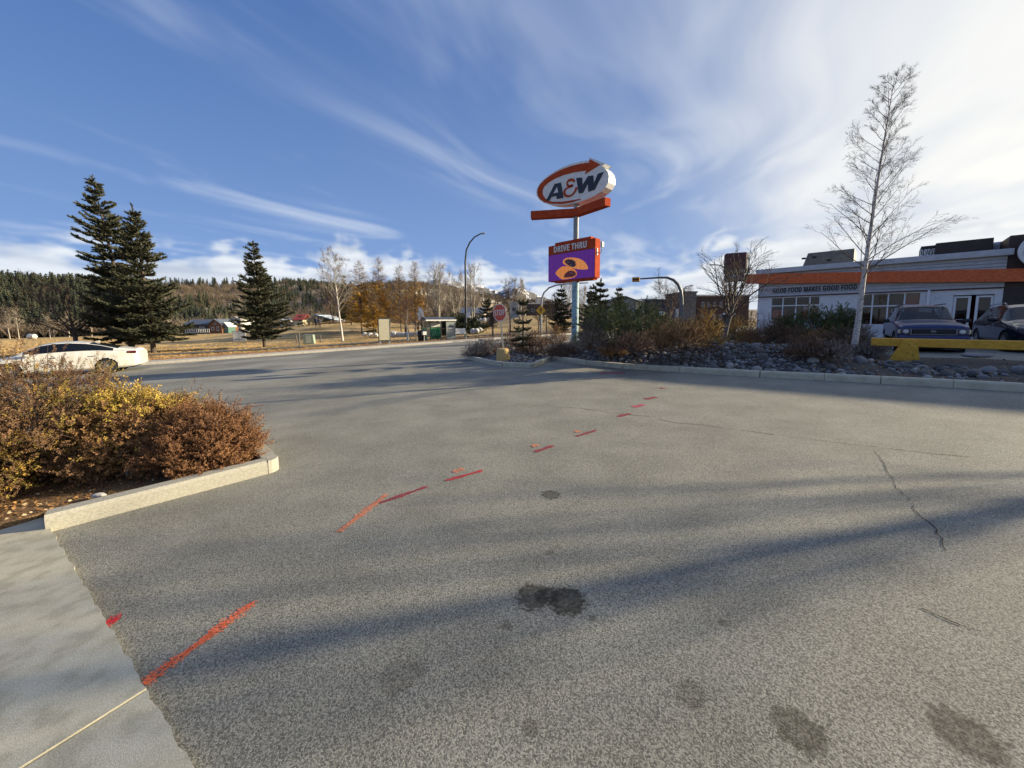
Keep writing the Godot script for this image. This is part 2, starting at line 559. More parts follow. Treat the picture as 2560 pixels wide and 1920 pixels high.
func aggregate() -> ImageTexture:
	# stone chips of several sizes in dark binder, sand between them, some pale and some rusty chips
	var n := 2048
	var layers := []
	for q in [[FastNoiseLite.TYPE_CELLULAR, 0.15, 1, 3, FastNoiseLite.RETURN_CELL_VALUE], [FastNoiseLite.TYPE_CELLULAR, 0.15, 1, 3, FastNoiseLite.RETURN_DISTANCE2_SUB], [FastNoiseLite.TYPE_SIMPLEX_SMOOTH, 0.06, 3, 5, 0], [FastNoiseLite.TYPE_SIMPLEX, 0.40, 1, 6, 0]]:
		var f := FastNoiseLite.new()
		f.noise_type = q[0]; f.frequency = q[1]; f.seed = q[3]
		f.fractal_type = FastNoiseLite.FRACTAL_FBM if q[2] > 1 else FastNoiseLite.FRACTAL_NONE
		f.fractal_octaves = q[2]
		f.cellular_return_type = q[4]
		f.cellular_distance_function = FastNoiseLite.DISTANCE_EUCLIDEAN
		var im := f.get_seamless_image(n, n, false, false, 0.04)
		im.convert(Image.FORMAT_L8)
		layers.append(im.get_data())
	var A: PackedByteArray = layers[0]; var B: PackedByteArray = layers[1]; var C: PackedByteArray = layers[2]; var E: PackedByteArray = layers[3]
	var ramp := []
	for i in 256:
		var g := i / 255.0
		var l := lerpf(0.10, 0.50, smoothstep(0.04, 0.96, g))
		var c := lin(l, l * 0.965, l * 0.82)
		ramp.append([int(c.r * 255.0), int(c.g * 255.0), int(c.b * 255.0)])
	var out := PackedByteArray(); out.resize(n * n * 3)
	for i in n * n:
		var gap := 0 if B[i] > 46 else (46 - B[i])
		var v := clampi(146 + ((A[i] - 128) * 5 + (C[i] - 128) * 3 + (E[i] - 128) * 3) / 8 - gap * 2, 0, 255)
		var c: Array = ramp[v]
		out[i * 3] = c[0]; out[i * 3 + 1] = c[1]; out[i * 3 + 2] = c[2]
	return ImageTexture.create_from_image(Image.create_from_data(n, n, false, Image.FORMAT_RGB8, out))

func lot_stains() -> ImageTexture:
	# oil drips, patches of tone and cracks, laid out over the lot in metres
	var n := 2048
	var nz := FastNoiseLite.new(); nz.frequency = 0.015; nz.fractal_octaves = 5; nz.seed = 31
	var src := nz.get_image(n, n)
	src.convert(Image.FORMAT_L8)
	var a := src.get_data()
	var out := PackedByteArray(); out.resize(n * n * 3)
	for i in n * n:
		var g := clampi(int(228 + (a[i] - 128) * 0.16), 190, 254)
		out[i * 3] = g; out[i * 3 + 1] = g; out[i * 3 + 2] = clampi(g - 3, 0, 255)
	var im := Image.create_from_data(n, n, false, Image.FORMAT_RGB8, out)
	var wob := FastNoiseLite.new(); wob.frequency = 0.09; wob.fractal_octaves = 4; wob.seed = 3
	# oil: photograph pixel, radius in metres, strength
	for o in [[1330, 1493, 0.10, 0.62], [1365, 1490, 0.07, 0.6], [1415, 1503, 0.105, 0.72], [1375, 1238, 0.085, 0.5], [1992, 1828, 0.085, 0.5], [2420, 1845, 0.10, 0.5], [1725, 1740, 0.06, 0.25], [1262, 1567, 0.025, 0.35], [1480, 1548, 0.02, 0.4], [1372, 1382, 0.03, 0.3], [1808, 1560, 0.025, 0.35], [1320, 1822, 0.03, 0.3], [1000, 1690, 0.09, 0.18]]:
		var p := xd(G(o[0], o[1]))
		var cx: float = (p.x - LOT.position.x) / LOT.size.x * n; var cy: float = (p.y - LOT.position.y) / LOT.size.y * n
		var rx: float = o[2] / LOT.size.x * n; var ry: float = o[2] / LOT.size.y * n
		for y in range(int(cy - ry * 2 - 2), int(cy + ry * 2 + 3)):
			for x in range(int(cx - rx * 2 - 2), int(cx + rx * 2 + 3)):
				if x < 0 or y < 0 or x >= n or y >= n: continue
				var q := Vector2((x - cx) / rx, (y - cy) / ry).length() + wob.get_noise_2d(x * 9.0, y * 9.0) * 0.5
				var k: float = (1.0 - smoothstep(0.90, 1.06, q)) * o[3] * (0.72 + 0.5 * wob.get_noise_2d(x * 30.0 + 90.0, y * 30.0) + 0.25 * smoothstep(0.4, 0.9, q))
				if k > 0.0:
					im.set_pixel(x, y, im.get_pixel(x, y).lerp(Color(0.24, 0.22, 0.17), k))
	return ImageTexture.create_from_image(im)


# ---------------------------------------------------------------- plant pieces
func tuft_mesh(n: int, spread: float, width: float, sd: int) -> ArrayMesh:
	# a sprig of conifer needles along +y, one unit long
	var r := RandomNumberGenerator.new(); r.seed = sd
	var b := Bld.new()
	for k in n:
		var a := TAU * k * 0.382 + r.randf() * 0.5
		var y0 := 0.75 * k / n
		var o := Vector3(0, y0, 0)
		var d := Vector3(cos(a) * spread, 0.75 + r.randf() * 0.4, sin(a) * spread).normalized()
		var s := d.cross(Vector3(cos(a * 1.7), 0.3, sin(a * 1.7))).normalized() * width
		var tip := o + d * r.randf_range(0.28, 0.42)
		b.tri(o - s, o + s, tip)
	b.tri(Vector3(-0.02, 0, 0), Vector3(0.02, 0, 0), Vector3(0, 0.9, 0))
	return b.mesh()

func leaf_sprig(n: int, size: float, sd: int, stem := true) -> ArrayMesh:
	# a twig along +y, one unit long, with small folded leaves
	var r := RandomNumberGenerator.new(); r.seed = sd
	var b := Bld.new()
	if stem:
		b.tri(Vector3(-0.014, 0, 0), Vector3(0.014, 0, 0), Vector3(0, 1, 0))
		b.tri(Vector3(0, 0, -0.014), Vector3(0, 0, 0.014), Vector3(0, 1, 0))
	for k in n:
		var a := TAU * k * 0.382 + r.randf()
		var o := Vector3(0, 0.15 + 0.85 * k / n, 0)
		var d := Vector3(cos(a), r.randf_range(0.1, 0.9), sin(a)).normalized()
		var s := d.cross(Vector3(r.randf_range(-1, 1), 1, r.randf_range(-1, 1))).normalized()
		var up := d.cross(s).normalized()
		var l := size * r.randf_range(0.7, 1.3); var w := l * r.randf_range(0.24, 0.36)
		var m := o + d * l * 0.5 + up * l * 0.08
		b.tri(o, m + s * w, o + d * l); b.tri(o, o + d * l, m - s * w)
	return b.mesh()

func twig_spray(n: int, sd: int) -> ArrayMesh:
	# a spray of bare twigs along +y, one unit long
	var r := RandomNumberGenerator.new(); r.seed = sd
	var b := Bld.new()
	for k in n:
		var y0 := r.randf() * 0.6
		var a := r.randf() * TAU
		var d := Vector3(cos(a) * 0.45, 1.0, sin(a) * 0.45).normalized()
		var l := (1.0 - y0) * r.randf_range(0.6, 1.0)
		var p := Vector3(0, y0, 0)
		var q := p + d * l
		var s := d.cross(Vector3(cos(a + 1.3), 0, sin(a + 1.3))).normalized() * 0.012
		b.tri(p - s, p + s, q)
		var s2 := d.cross(s).normalized() * 0.012
		b.tri(p - s2, p + s2, q)
	return b.mesh()

func far_conifer(sd: int) -> ArrayMesh:
	# a ragged spire, one unit tall, for the wooded hills
	var r := RandomNumberGenerator.new(); r.seed = sd
	var b := Bld.new()
	b.tube([Vector3(0, 0, 0), Vector3(0, 0.9, 0)], [0.014, 0.003], 3, false)
	for i in 9:
		var y := 0.10 + 0.86 * i / 9.0
		var rad := 0.17 * pow(1.0 - y, 0.75) + 0.012
		var n := 6
		for k in n:
			var a := TAU * (k + 0.5 * (i % 2)) / n + r.randf() * 0.5
			var l := rad * r.randf_range(0.7, 1.25)
			var tip := Vector3(cos(a) * l, y - 0.02 - l * 0.25, sin(a) * l)
			var w := Vector3(-sin(a), 0, cos(a)) * l * 0.55
			b.tri(Vector3(0, y + 0.07, 0), tip - w * 0.7 + Vector3(0, 0.0, 0), tip + w * 0.7)
	return b.mesh()

func aim(d: Vector3, roll := 0.0) -> Basis:
	var y := d.normalized()
	var x := y.cross(Vector3(0.31, 0.17, 0.93)).normalized()
	var z := x.cross(y)
	return Basis(x, y, z) * Basis(Vector3.UP, roll)

func spruce(label: String, at: Vector3, h: float, radius: float, lean: Vector3, sd: int, group := "", dense := 1.0, called := "spruce_tree", keep := Vector2(0.09, 1.0), twig := 0.34) -> Node3D:
	var r := RandomNumberGenerator.new(); r.seed = sd
	var t := thing(called, label, "tree", at, 0.0, group)
	var up := (Vector3.UP + lean).normalized()
	var b := Bld.new()
	var pts := []; var rad := []
	for i in 8:
		var f := i / 7.0
		pts.append(up * h * f - lean * sin(f * PI) * h * 0.06); rad.append(lerpf(0.013 * h + 0.03, 0.012, f))
	b.tube(pts, rad, 8)
	part("trunk", b, M.bark, t, true)
	var bb := Bld.new()
	var xf := []; var cols := []
	var y := keep.x
	var step := 0.30 / h / dense
	var lobe := r.randf() * TAU
	while y < 0.985:
		var prof := pow(1.0 - y, 0.78) * (0.62 + 0.38 * smoothstep(0.05, 0.22, y))
		var n := int(5 + 5 * (1.0 - y) + r.randf() * 3.0)
		for k in n:
			var a := TAU * (k + r.randf() * 0.7) / n + y * 21.0
			var uneven := 0.78 + 0.26 * sin(a * 2.0 + lobe + y * 9.0) + r.randf_range(-0.42, 0.34)
			var l := maxf(radius * prof * uneven, 0.12)
			if r.randf() < 0.10 and y > 0.2: continue
			var out := Vector3(cos(a), 0, sin(a))
			var p0: Vector3 = up * h * (y + r.randf_range(-0.018, 0.018))
			var drop := lerpf(-0.30, 0.55, y) + r.randf_range(-0.32, 0.28)
			var p1 := p0 + (out + Vector3.UP * drop).normalized() * l * 0.6
			var p2 := p1 + (out + Vector3.UP * (drop + 0.45)).normalized() * l * 0.45
			if l > 0.5: bb.tube([p0, p1, p2], [0.012 * l + 0.006, 0.008 * l + 0.004, 0.004], 3, false)
			var m := int(maxf(2.0, l / 0.12 * dense))
			for j in m:
				var f := 0.18 + 0.85 * (j + r.randf()) / m
				var p := p0.lerp(p1, f / 0.6) if f < 0.6 else p1.lerp(p2, (f - 0.6) / 0.4)
				var dir := (p2 - p1).normalized()
				for s in [-1.0, 0.0, 1.0]:
					if s != 0.0 and r.randf() < 0.18: continue
					var sidev: Vector3 = dir.cross(Vector3.UP).normalized() * s
					var d: Vector3 = (dir + sidev * 1.1 + Vector3(0, r.randf_range(-0.35, 0.25), 0)).normalized()
					var w := l * 0.20 * (1.15 - f) * absf(s) * r.randf()
					var sc := twig * r.randf_range(0.8, 1.45)
					xf.append(Transform3D(aim(d, r.randf() * TAU).scaled(Vector3.ONE * sc), p + sidev * w * 1.4))
					var g := r.randf()
					cols.append(Color(0.050, 0.056, 0.030).lerp(Color(0.115, 0.112, 0.062), g * g))
		y += step * (1.0 + y * 0.8) * 1.25
	# leader
	for j in 7:
		xf.append(Transform3D(aim(up + Vector3(r.randf_range(-0.4, 0.4), 0, r.randf_range(-0.4, 0.4)), r.randf() * TAU).scaled(Vector3.ONE * twig * 0.9), up * h * (0.95 + 0.008 * j)))
		cols.append(Color(0.06, 0.062, 0.036))
	part("branches", bb, M.bark, t).set_meta("kind", "stuff")
	copies("crown", M.tuft, M.leafy, xf, cols, t)
	return t

func larch(label: String, at: Vector3, h: float, radius: float, sd: int, gold: float, group := "") -> Node3D:
	# needles turned gold below, bare and pale at the top
	var r := RandomNumberGenerator.new(); r.seed = sd
	var t := thing("larch_tree", label, "tree", at, 0.0, group)
	var b := Bld.new()
	b.tube([Vector3.ZERO, Vector3(0.05, h * 0.5, 0), Vector3(0, h, 0)], [0.009 * h, 0.005 * h, 0.008], 7)
	part("trunk", b, M.bark, t, true)
	var bb := Bld.new(); var xf := []; var cols := []; var bare := []; var bcol := []
	var y := 0.16
	while y < 0.98:
		var prof := pow(1.0 - y, 0.72)
		for k in 5:
			var a := r.randf() * TAU
			var l := maxf(radius * prof * r.randf_range(0.6, 1.15), 0.15)
			var out := Vector3(cos(a), 0, sin(a))
			var p0 := Vector3(0, h * y, 0)
			var p1 := p0 + (out + Vector3.UP * r.randf_range(0.0, 0.55)).normalized() * l
			bb.tube([p0, p1], [0.018, 0.005], 3, false)
			var m := int(maxf(3.0, l / 0.14))
			for j in m:
				var f := 0.15 + 0.85 * (j + r.randf()) / m
				var p := p0.lerp(p1, f) + Vector3(r.randf_range(-1, 1), r.randf_range(-1, 1), r.randf_range(-1, 1)) * 0.12
				var d := (out + Vector3(r.randf_range(-1, 1), r.randf_range(-0.6, 1.2), r.randf_range(-1, 1))).normalized()
				if r.randf() < gold * (1.0 - smoothstep(0.45, 0.78, y)):
					xf.append(Transform3D(aim(d, r.randf() * TAU).scaled(Vector3.ONE * r.randf_range(0.28, 0.5)), p))
					cols.append(Color(0.40, 0.22, 0.035).lerp(Color(0.66, 0.41, 0.07), r.randf()))
				elif r.randf() < 0.95:
					bare.append(Transform3D(aim(d + Vector3.UP * 0.3, r.randf() * TAU).scaled(Vector3.ONE * r.randf_range(0.4, 0.75)), p))
					bcol.append(Color(0.30, 0.21, 0.12).lerp(Color(0.44, 0.33, 0.21), r.randf()))
		y += 0.20 / h
	part("branches", bb, M.bark, t).set_meta("kind", "stuff")
	if xf.size(): copies("crown", M.tuft, M.leafy, xf, cols, t)
	copies("twigs", M.spray, M.leafy, bare, bcol, t)
	return t

func limb(b: Bld, r: RandomNumberGenerator, p: Vector3, d: Vector3, l: float, rad: float, level: int, cfg: Dictionary, ends: Array) -> void:
	var n := 4 if level < 2 else 3
	var pts := [p]; var rr := [rad]
	var dir := d
	var tiny: float = cfg.get("tip", 0.004)
	for i in n:
		dir = (dir + Vector3(r.randf_range(-1, 1), r.randf_range(-0.6, 1.0) * cfg.get("lift", 0.6), r.randf_range(-1, 1)) * cfg.get("wander", 0.22)).normalized()
		p += dir * l / n
		pts.append(p); rr.append(lerpf(rad, maxf(rad * cfg.get("taper", 0.25), tiny), (i + 1.0) / n))
	b.tube(pts, rr, 6 if level == 0 else (4 if level == 1 else 3), false)
	ends.append([p, dir, level])
	if level >= int(cfg.levels): return
	var kids: int = cfg.kids[level]
	for k in kids:
		var f := lerpf(cfg.get("from", [0.3, 0.2, 0.2])[mini(level, 2)], 1.0, (k + r.randf()) / kids)
		var q := f * n
		var i := mini(int(q), n - 1)
		var bp: Vector3 = pts[i].lerp(pts[i + 1], q - i)
		var along: Vector3 = (pts[i + 1] - pts[i]).normalized()
		var a := r.randf() * TAU
		var sidev := along.cross(Vector3(cos(a), sin(a * 1.3), sin(a))).normalized()
		var ang: float = cfg.angle[level] * r.randf_range(0.75, 1.25)
		var nd := (along * cos(ang) + sidev * sin(ang)).normalized()
		var ln: float = l * cfg.ratio[level] * r.randf_range(0.65, 1.2) * (1.15 - 0.55 * f)
		limb(b, r, bp, nd, ln, maxf(rr[i] * cfg.get("thin", 0.5), tiny), level + 1, cfg, ends)

func bare_tree(called: String, label: String, at: Vector3, cfg: Dictionary, sd: int, group := "") -> Node3D:
	var r := RandomNumberGenerator.new(); r.seed = sd
	var t := thing(called, label, "tree", at, 0.0, group)
	var tr := Bld.new(); var cr := Bld.new()
	var ends := []
	for s in int(cfg.get("stems", 1)):
		var c := cfg.duplicate()
		var lean: Vector3 = cfg.get("lean", Vector3.ZERO)
		if s > 0 or int(cfg.get("stems", 1)) > 1:
			var a := TAU * s / float(cfg.stems) + r.randf()
			lean += Vector3(cos(a), 0, sin(a)) * cfg.get("open", 0.2)
		# trunk by hand so that it is a part of its own
		var n := 7
		var pts := [Vector3.ZERO]; var rr := [float(cfg.r)]
		var p := Vector3.ZERO; var d := (Vector3.UP + lean).normalized()
		for i in n:
			d = (d + Vector3(r.randf_range(-1, 1), 0.3, r.randf_range(-1, 1)) * cfg.get("bend", 0.05)).normalized()
			p += d * cfg.h / n
			pts.append(p); rr.append(lerpf(cfg.r, cfg.get("top", 0.01), pow((i + 1.0) / n, 0.85)))
		tr.tube(pts, rr, 8)
		var k0: int = cfg.boughs
		for k in k0:
			var f := lerpf(cfg.start, 0.98, (k + r.randf() * 0.8) / k0)
			var q := f * n
			var i := mini(int(q), n - 1)
			var bp: Vector3 = pts[i].lerp(pts[i + 1], q - i)
			var a := k * 2.4 + r.randf_range(-0.5, 0.5)
			var ang: float = cfg.get("spread", 0.9) * r.randf_range(0.8, 1.2) * lerpf(1.0, 0.6, f)
			var nd := Vector3(cos(a) * sin(ang), cos(ang), sin(a) * sin(ang))
			var shape: float = lerpf(cfg.get("shape0", 0.6), cfg.get("shape1", 0.25), (f - cfg.start) / (1.0 - cfg.start))
			var ln: float = cfg.h * shape * r.randf_range(0.75, 1.2)
			limb(cr, r, bp, nd, ln, maxf(lerpf(rr[i], rr[i + 1], q - i) * cfg.get("thin0", 0.45), 0.008), 1, cfg, ends)
	var bark: Material = cfg.get("bark", M.bark)
	part("trunk", tr, bark, t, true)
	part("branches", cr, cfg.get("twig_mat", M.bark), t, true).set_meta("kind", "stuff")
	# fine twigs and the last buds
	var xf := []; var cols := []
	var c0: Color = cfg.get("twig_a", Color(0.10, 0.075, 0.055)); var c1: Color = cfg.get("twig_b", Color(0.17, 0.125, 0.09))
	for e in ends:
		if e[2] < 2: continue
		for j in int(cfg.get("spray", 1)):
			xf.append(Transform3D(aim(e[1] + Vector3(r.randf_range(-1, 1), r.randf_range(-0.5, 0.6), r.randf_range(-1, 1)) * 0.5, r.randf() * TAU).scaled(Vector3.ONE * cfg.get("spray_size", 0.3) * r.randf_range(0.6, 1.2)), e[0] - e[1] * 0.05))
			cols.append(c0.lerp(c1, r.randf()))
	if xf.size(): copies("twigs", M.spray, M.leafy, xf, cols, t)
	return t

func shrub(called: String, label: String, at: Vector3, size: Vector3, cfg: Dictionary, sd: int, group := "") -> Node3D:
	# many stems from one foot, ending near the surface of a lumpy dome; sprigs along their outer half
	var r := RandomNumberGenerator.new(); r.seed = sd
	var t := thing(called, label, "shrub", at, 0.0, group)
	var nz := FastNoiseLite.new(); nz.seed = sd; nz.frequency = 0.9
	var b := Bld.new(); var xf := []; var cols := []
	var n: int = cfg.stems
	for k in n:
		var a := TAU * k * 0.618 + r.randf() * 0.4
		var el := asin(clampf(lerpf(cfg.get("low", 0.02), 1.0, r.randf()), 0.0, 1.0))
		var d := Vector3(cos(a) * cos(el), sin(el), sin(a) * cos(el))
		var lump := 1.0 + 0.28 * nz.get_noise_3d(d.x * 3.0, d.y * 3.0, d.z * 3.0) + r.randf_range(-0.12, 0.10)
		var shoot: bool = r.randf() < cfg.get("shoots", 0.07)
		var tip := d * size * lump * (r.randf_range(1.08, 1.3) if shoot else 1.0)
		var foot := Vector3(cos(a), 0, sin(a)) * r.randf() * 0.22 * Vector3(size.x, 0, size.z)
		var mid := foot.lerp(tip, 0.5) + Vector3(0, 0.10 * size.y, 0)
		var sr: float = cfg.get("stem_r", 0.006) * r.randf_range(0.7, 1.3)
		b.tube([foot, mid, tip], [sr, sr * 0.7, sr * 0.3], 3, false)
		for j in int(cfg.sprigs) / (3 if shoot else 1):
			var f := lerpf(cfg.get("inner", 0.4), 1.03, pow(r.randf(), 0.7))
			var p := foot.lerp(mid, f * 2.0) if f < 0.5 else mid.lerp(tip, (f - 0.5) * 2.0)
			var j3 := Vector3(r.randf_range(-1, 1), r.randf_range(-1, 1), r.randf_range(-1, 1))
			p += j3 * cfg.get("loose", 0.05)
			if p.y < 0.02: continue
			var dir := (d * 0.7 + Vector3.UP * 0.35 + j3 * 0.8).normalized()
			xf.append(Transform3D(aim(dir, r.randf() * TAU).scaled(Vector3.ONE * cfg.sprig * r.randf_range(0.6, 1.3)), p))
			var pick := r.randf()
			var c: Color = cfg.a.lerp(cfg.b, r.randf())
			# patches of another colour
			if cfg.has("top") and p.y > size.y * (cfg.top + 0.22 * nz.get_noise_3d(p.x * 4.0, p.y * 4.0, p.z * 4.0) + 0.2 * (pick - 0.5)):
				c = cfg.c.lerp(cfg.c2, r.randf())
			elif cfg.has("c") and nz.get_noise_3d(p.x * 1.6 + 50.0, p.y * 1.6, p.z * 1.6) + 0.25 * (pick - 0.5) > cfg.get("c_over", 0.2):
				c = cfg.c.lerp(cfg.get("c2", cfg.c), r.randf())
			cols.append(c)
	part("stems", b, cfg.get("stem_mat", M.twig), t).set_meta("kind", "stuff")
	copies("leaves", cfg.mesh, M.leafy, xf, cols, t)
	return t

func plant_materials() -> void:
	M.bark = nmat(lin(0.055, 0.042, 0.032), lin(0.115, 0.09, 0.07), 0.6, 0.95, 0.04)
	M.grey_bark = nmat(lin(0.10, 0.088, 0.078), lin(0.19, 0.17, 0.15), 0.5, 0.95, 0.05)
	M.twig = nmat(lin(0.09, 0.06, 0.04), lin(0.17, 0.12, 0.085), 0.4, 0.95, 0.05)
	M.birch_twig = nmat(lin(0.075, 0.055, 0.045), lin(0.14, 0.11, 0.09), 0.4, 0.95, 0.05)
	var wb := mat(Color.WHITE, 0.8)
	wb.albedo_texture = noise_tex([[0.0, lin(0.06, 0.05, 0.045)], [0.30, lin(0.20, 0.17, 0.15)], [0.37, lin(0.56, 0.52, 0.47)], [1.0, lin(0.70, 0.67, 0.62)]], 0.02, 512, FastNoiseLite.TYPE_SIMPLEX_SMOOTH, 4, 12)
	wb.uv1_triplanar = true; wb.uv1_world_triplanar = true; wb.uv1_scale = Vector3(1.1, 3.2, 1.1)
	M.birch_bark = wb
	M.pale_bark = nmat(lin(0.26, 0.23, 0.18), lin(0.42, 0.38, 0.31), 0.7, 0.9, 0.04)
	M.leafy = vmat(0.8, 0.22)
	M.tuft = tuft_mesh(18, 0.62, 0.075, 2)
	M.pine_tuft = tuft_mesh(22, 0.85, 0.035, 3)
	M.spray = twig_spray(5, 4)
	M.sprig = leaf_sprig(13, 0.20, 5)
	M.fine_sprig = leaf_sprig(17, 0.15, 6)
	M.far_tree = [far_conifer(21), far_conifer(22), far_conifer(23)]

# ---------------------------------------------------------------- hills, woods, mountains
func table(t: Array, x: float) -> float:
	if x <= t[0][0]: return t[0][1]
	for i in t.size() - 1:
		if x <= t[i + 1][0]:
			return lerpf(t[i][1], t[i + 1][1], (x - t[i][0]) / (t[i + 1][0] - t[i][0]))
	return t[-1][1]

const RIDGE := [[-900, 700], [-300, 712], [0, 716], [250, 722], [330, 730], [450, 724], [560, 722], [640, 722], [720, 709], [790, 715], [870, 726], [960, 722], [1010, 716], [1080, 722], [1180, 738], [1260, 750], [1330, 756], [1420, 764], [1600, 772], [2000, 775], [3200, 775]]
const RIDGE_D := [[-900, 230], [0, 250], [300, 300], [450, 380], [640, 420], [720, 620], [800, 620], [900, 430], [1000, 360], [1200, 420], [1400, 640], [2000, 900], [3200, 900]]
const FOOT_D := [[-900, 150], [0, 178], [400, 190], [640, 190], [800, 150], [1000, 130], [1150, 150], [1400, 330], [2000, 450], [3200, 450]]

func hill_point(px: float, f: float, nz: FastNoiseLite) -> Vector3:
	var d0 := table(FOOT_D, px); var d1 := table(RIDGE_D, px)
	var d := lerpf(d0, d1, minf(f, 1.6))
	var dir := ray(px, 800.0)
	var x := dir.x / -dir.z * d
	var base := hgt(x, d0)
	var top := D(px, table(RIDGE, px), d1).y
	var s := clampf(f, 0.0, 1.0)
	var prof := smoothstep(0.0, 1.0, pow(s, 0.8)) * 0.75 + s * 0.25
	var y := lerpf(base - 0.5, top, prof)
	y += nz.get_noise_2d(x * 1.0, d * 1.0) * 5.0 * sin(s * PI)
	if f > 1.0: y = top - (f - 1.0) * (top - base) * 1.2
	return Vector3(x, y, -d)

func bare_clay(px: float, f: float, nz: FastNoiseLite) -> float:
	# where the slope shows as clay bank
	var k := 0.0
	for c in [[445, 0.56, 45, 0.10], [985, 0.72, 40, 0.22], [1040, 0.60, 60, 0.26], [1110, 0.62, 40, 0.18], [1215, 0.5, 45, 0.2], [905, 0.62, 25, 0.3]]:
		k = maxf(k, 1.0 - Vector2((px - c[0]) / c[2], (f - c[1]) / c[3]).length())
	return k + nz.get_noise_2d(px * 4.0, f * 420.0) * 0.55

func build_hills() -> void:
	var nz := FastNoiseLite.new(); nz.seed = 77; nz.frequency = 0.013; nz.fractal_octaves = 4
	var b := Bld.new(); b.colored = true
	var cols := 150; var rows := 26
	var grid := []
	for i in cols + 1:
		var px := lerpf(-900.0, 3200.0, i / float(cols)) if i < 12 or i > 118 else lerpf(-572.0, 2325.0, (i - 12) / 106.0)
		px = [px, px][0]
		var col := []
		for j in rows + 1:
			col.append(hill_point(px, 1.5 * j / rows, nz))
		grid.append([px, col])
	for i in cols:
		for j in rows:
			var px: float = grid[i][0]; var f := 1.5 * j / rows
			var k := bare_clay(px, f, nz)
			var w := nz.get_noise_2d(px * 9.0, f * 900.0)
			var soil := Color(0.11, 0.078, 0.050).lerp(Color(0.18, 0.125, 0.075), clampf(0.5 + w, 0, 1))
			b.tint = soil.lerp(Color(0.46, 0.40, 0.30), smoothstep(0.10, 0.28, k))
			b.quad(grid[i][1][j], grid[i + 1][1][j], grid[i + 1][1][j + 1], grid[i][1][j + 1])
	struct("hills", b.mesh(true), vmat(0.95))

	# the wood on them: too many and too far to count
	var r := RandomNumberGenerator.new(); r.seed = 99
	var sets := [[], [], []]; var tints := [[], [], []]
	var bare := []; var btint := []
	for k in 13000:
		var px := r.randf_range(-500.0, 1500.0)
		var f := pow(r.randf(), 0.85) * 1.06
		if px > 1150.0 and r.randf() < 0.4: continue
		# an open, shrubby slope with few conifers
		var open := smoothstep(330, 420, px) * (1.0 - smoothstep(640, 700, px)) * smoothstep(0.30, 0.42, f) * (1.0 - smoothstep(0.86, 0.93, f))
		open = maxf(open, smoothstep(880, 950, px) * (1.0 - smoothstep(0.80, 0.92, f)) * 0.93)
		if bare_clay(px, f, nz) > 0.0: open = 1.0
		var p := hill_point(px, f, nz)
		var dist := -p.z
		if r.randf() > open:
			var h := r.randf_range(7.5, 13.5) * (0.75 if px > 700.0 else 1.0)
			if px > 1000: h *= 0.75
			var i := r.randi() % 3
			var tilt := Basis(Vector3(0, 0, 1), r.randf_range(-0.04, 0.04)) * Basis(Vector3.UP, r.randf() * TAU)
			var wide := r.randf_range(0.8, 1.35)
			sets[i].append(Transform3D(tilt.scaled(Vector3(h * wide, h, h * wide)), p - Vector3(0, 0.3, 0)))
			var g := r.randf()
			tints[i].append(Color(0.024, 0.032, 0.018).lerp(Color(0.066, 0.068, 0.030), g * g))
		elif r.randf() < 0.55:
			var h := r.randf_range(3.0, 8.0)
			bare.append(Transform3D(Basis(Vector3.UP, r.randf() * TAU).scaled(Vector3(h * 1.3, h, h * 1.3)), p))
			btint.append(Color(0.17, 0.125, 0.085).lerp(Color(0.30, 0.245, 0.175), r.randf()))
	# a belt of pale bare poplars at the foot of the slope
	for k in 900:
		var px := r.randf_range(-400.0, 900.0)
		var f := r.randf_range(-0.02, 0.16)
		var p := hill_point(px, maxf(f, 0.0), nz) + Vector3(r.randf_range(-3, 3), 0, r.randf_range(-2, 12))
		p.y = maxf(p.y - 0.5, hgt(p.x, -p.z))
		var h := r.randf_range(4.0, 10.0)
		bare.append(Transform3D(Basis(Vector3.UP, r.randf() * TAU).scaled(Vector3(h * 1.2, h, h * 1.2)), p))
		btint.append(Color(0.20, 0.14, 0.10).lerp(Color(0.36, 0.30, 0.22), r.randf()))
	var wood := Node3D.new()
	wood.name = "forest"; add_child(wood)
	wood.set_meta("kind", "stuff")
	tag(wood, "dark conifer forest covering the far hillside beyond the dry field", "forest")
	for i in 3: copies("conifers", M.far_tree[i], M.leafy, sets[i], tints[i], wood).set_meta("kind", "stuff")
	var bw := Node3D.new()
	bw.name = "bare_woodland"; add_child(bw)
	bw.set_meta("kind", "stuff")
	tag(bw, "leafless brown brush and poplars along the foot of the hillside", "brush")
	copies("bare_brush", twig_spray(26, 41), M.leafy, bare, btint, bw).set_meta("kind", "stuff")

	# snow-dusted mountains far behind
	var mt := [[980, 742], [1020, 716], [1060, 711], [1095, 702], [1125, 700], [1150, 705], [1175, 713], [1200, 716], [1225, 724], [1250, 728], [1268, 724], [1285, 717], [1300, 720], [1325, 732], [1350, 741], [1390, 756], [1450, 768], [1560, 778]]
	var mn := FastNoiseLite.new(); mn.seed = 5; mn.frequency = 0.006; mn.fractal_octaves = 5
	b = Bld.new(); b.colored = true
	grid = []
	for i in 90:
		var px := lerpf(960.0, 1580.0, i / 89.0)
		var col := []
		for j in 22:
			var f := j / 21.0
			var d := lerpf(1900.0, 2700.0, f)
			var top := D(px, table(mt, px), 2700.0).y
			var dir := ray(px, 800.0)
			var p := Vector3(dir.x / -dir.z * d, lerpf(-5.0, top, pow(f, 1.3)), -d)
			p.y += mn.get_noise_2d(p.x, d) * 26.0 * f
			col.append(p)
		col.append(col[-1] + Vector3(0, -200, -500))
		grid.append(col)
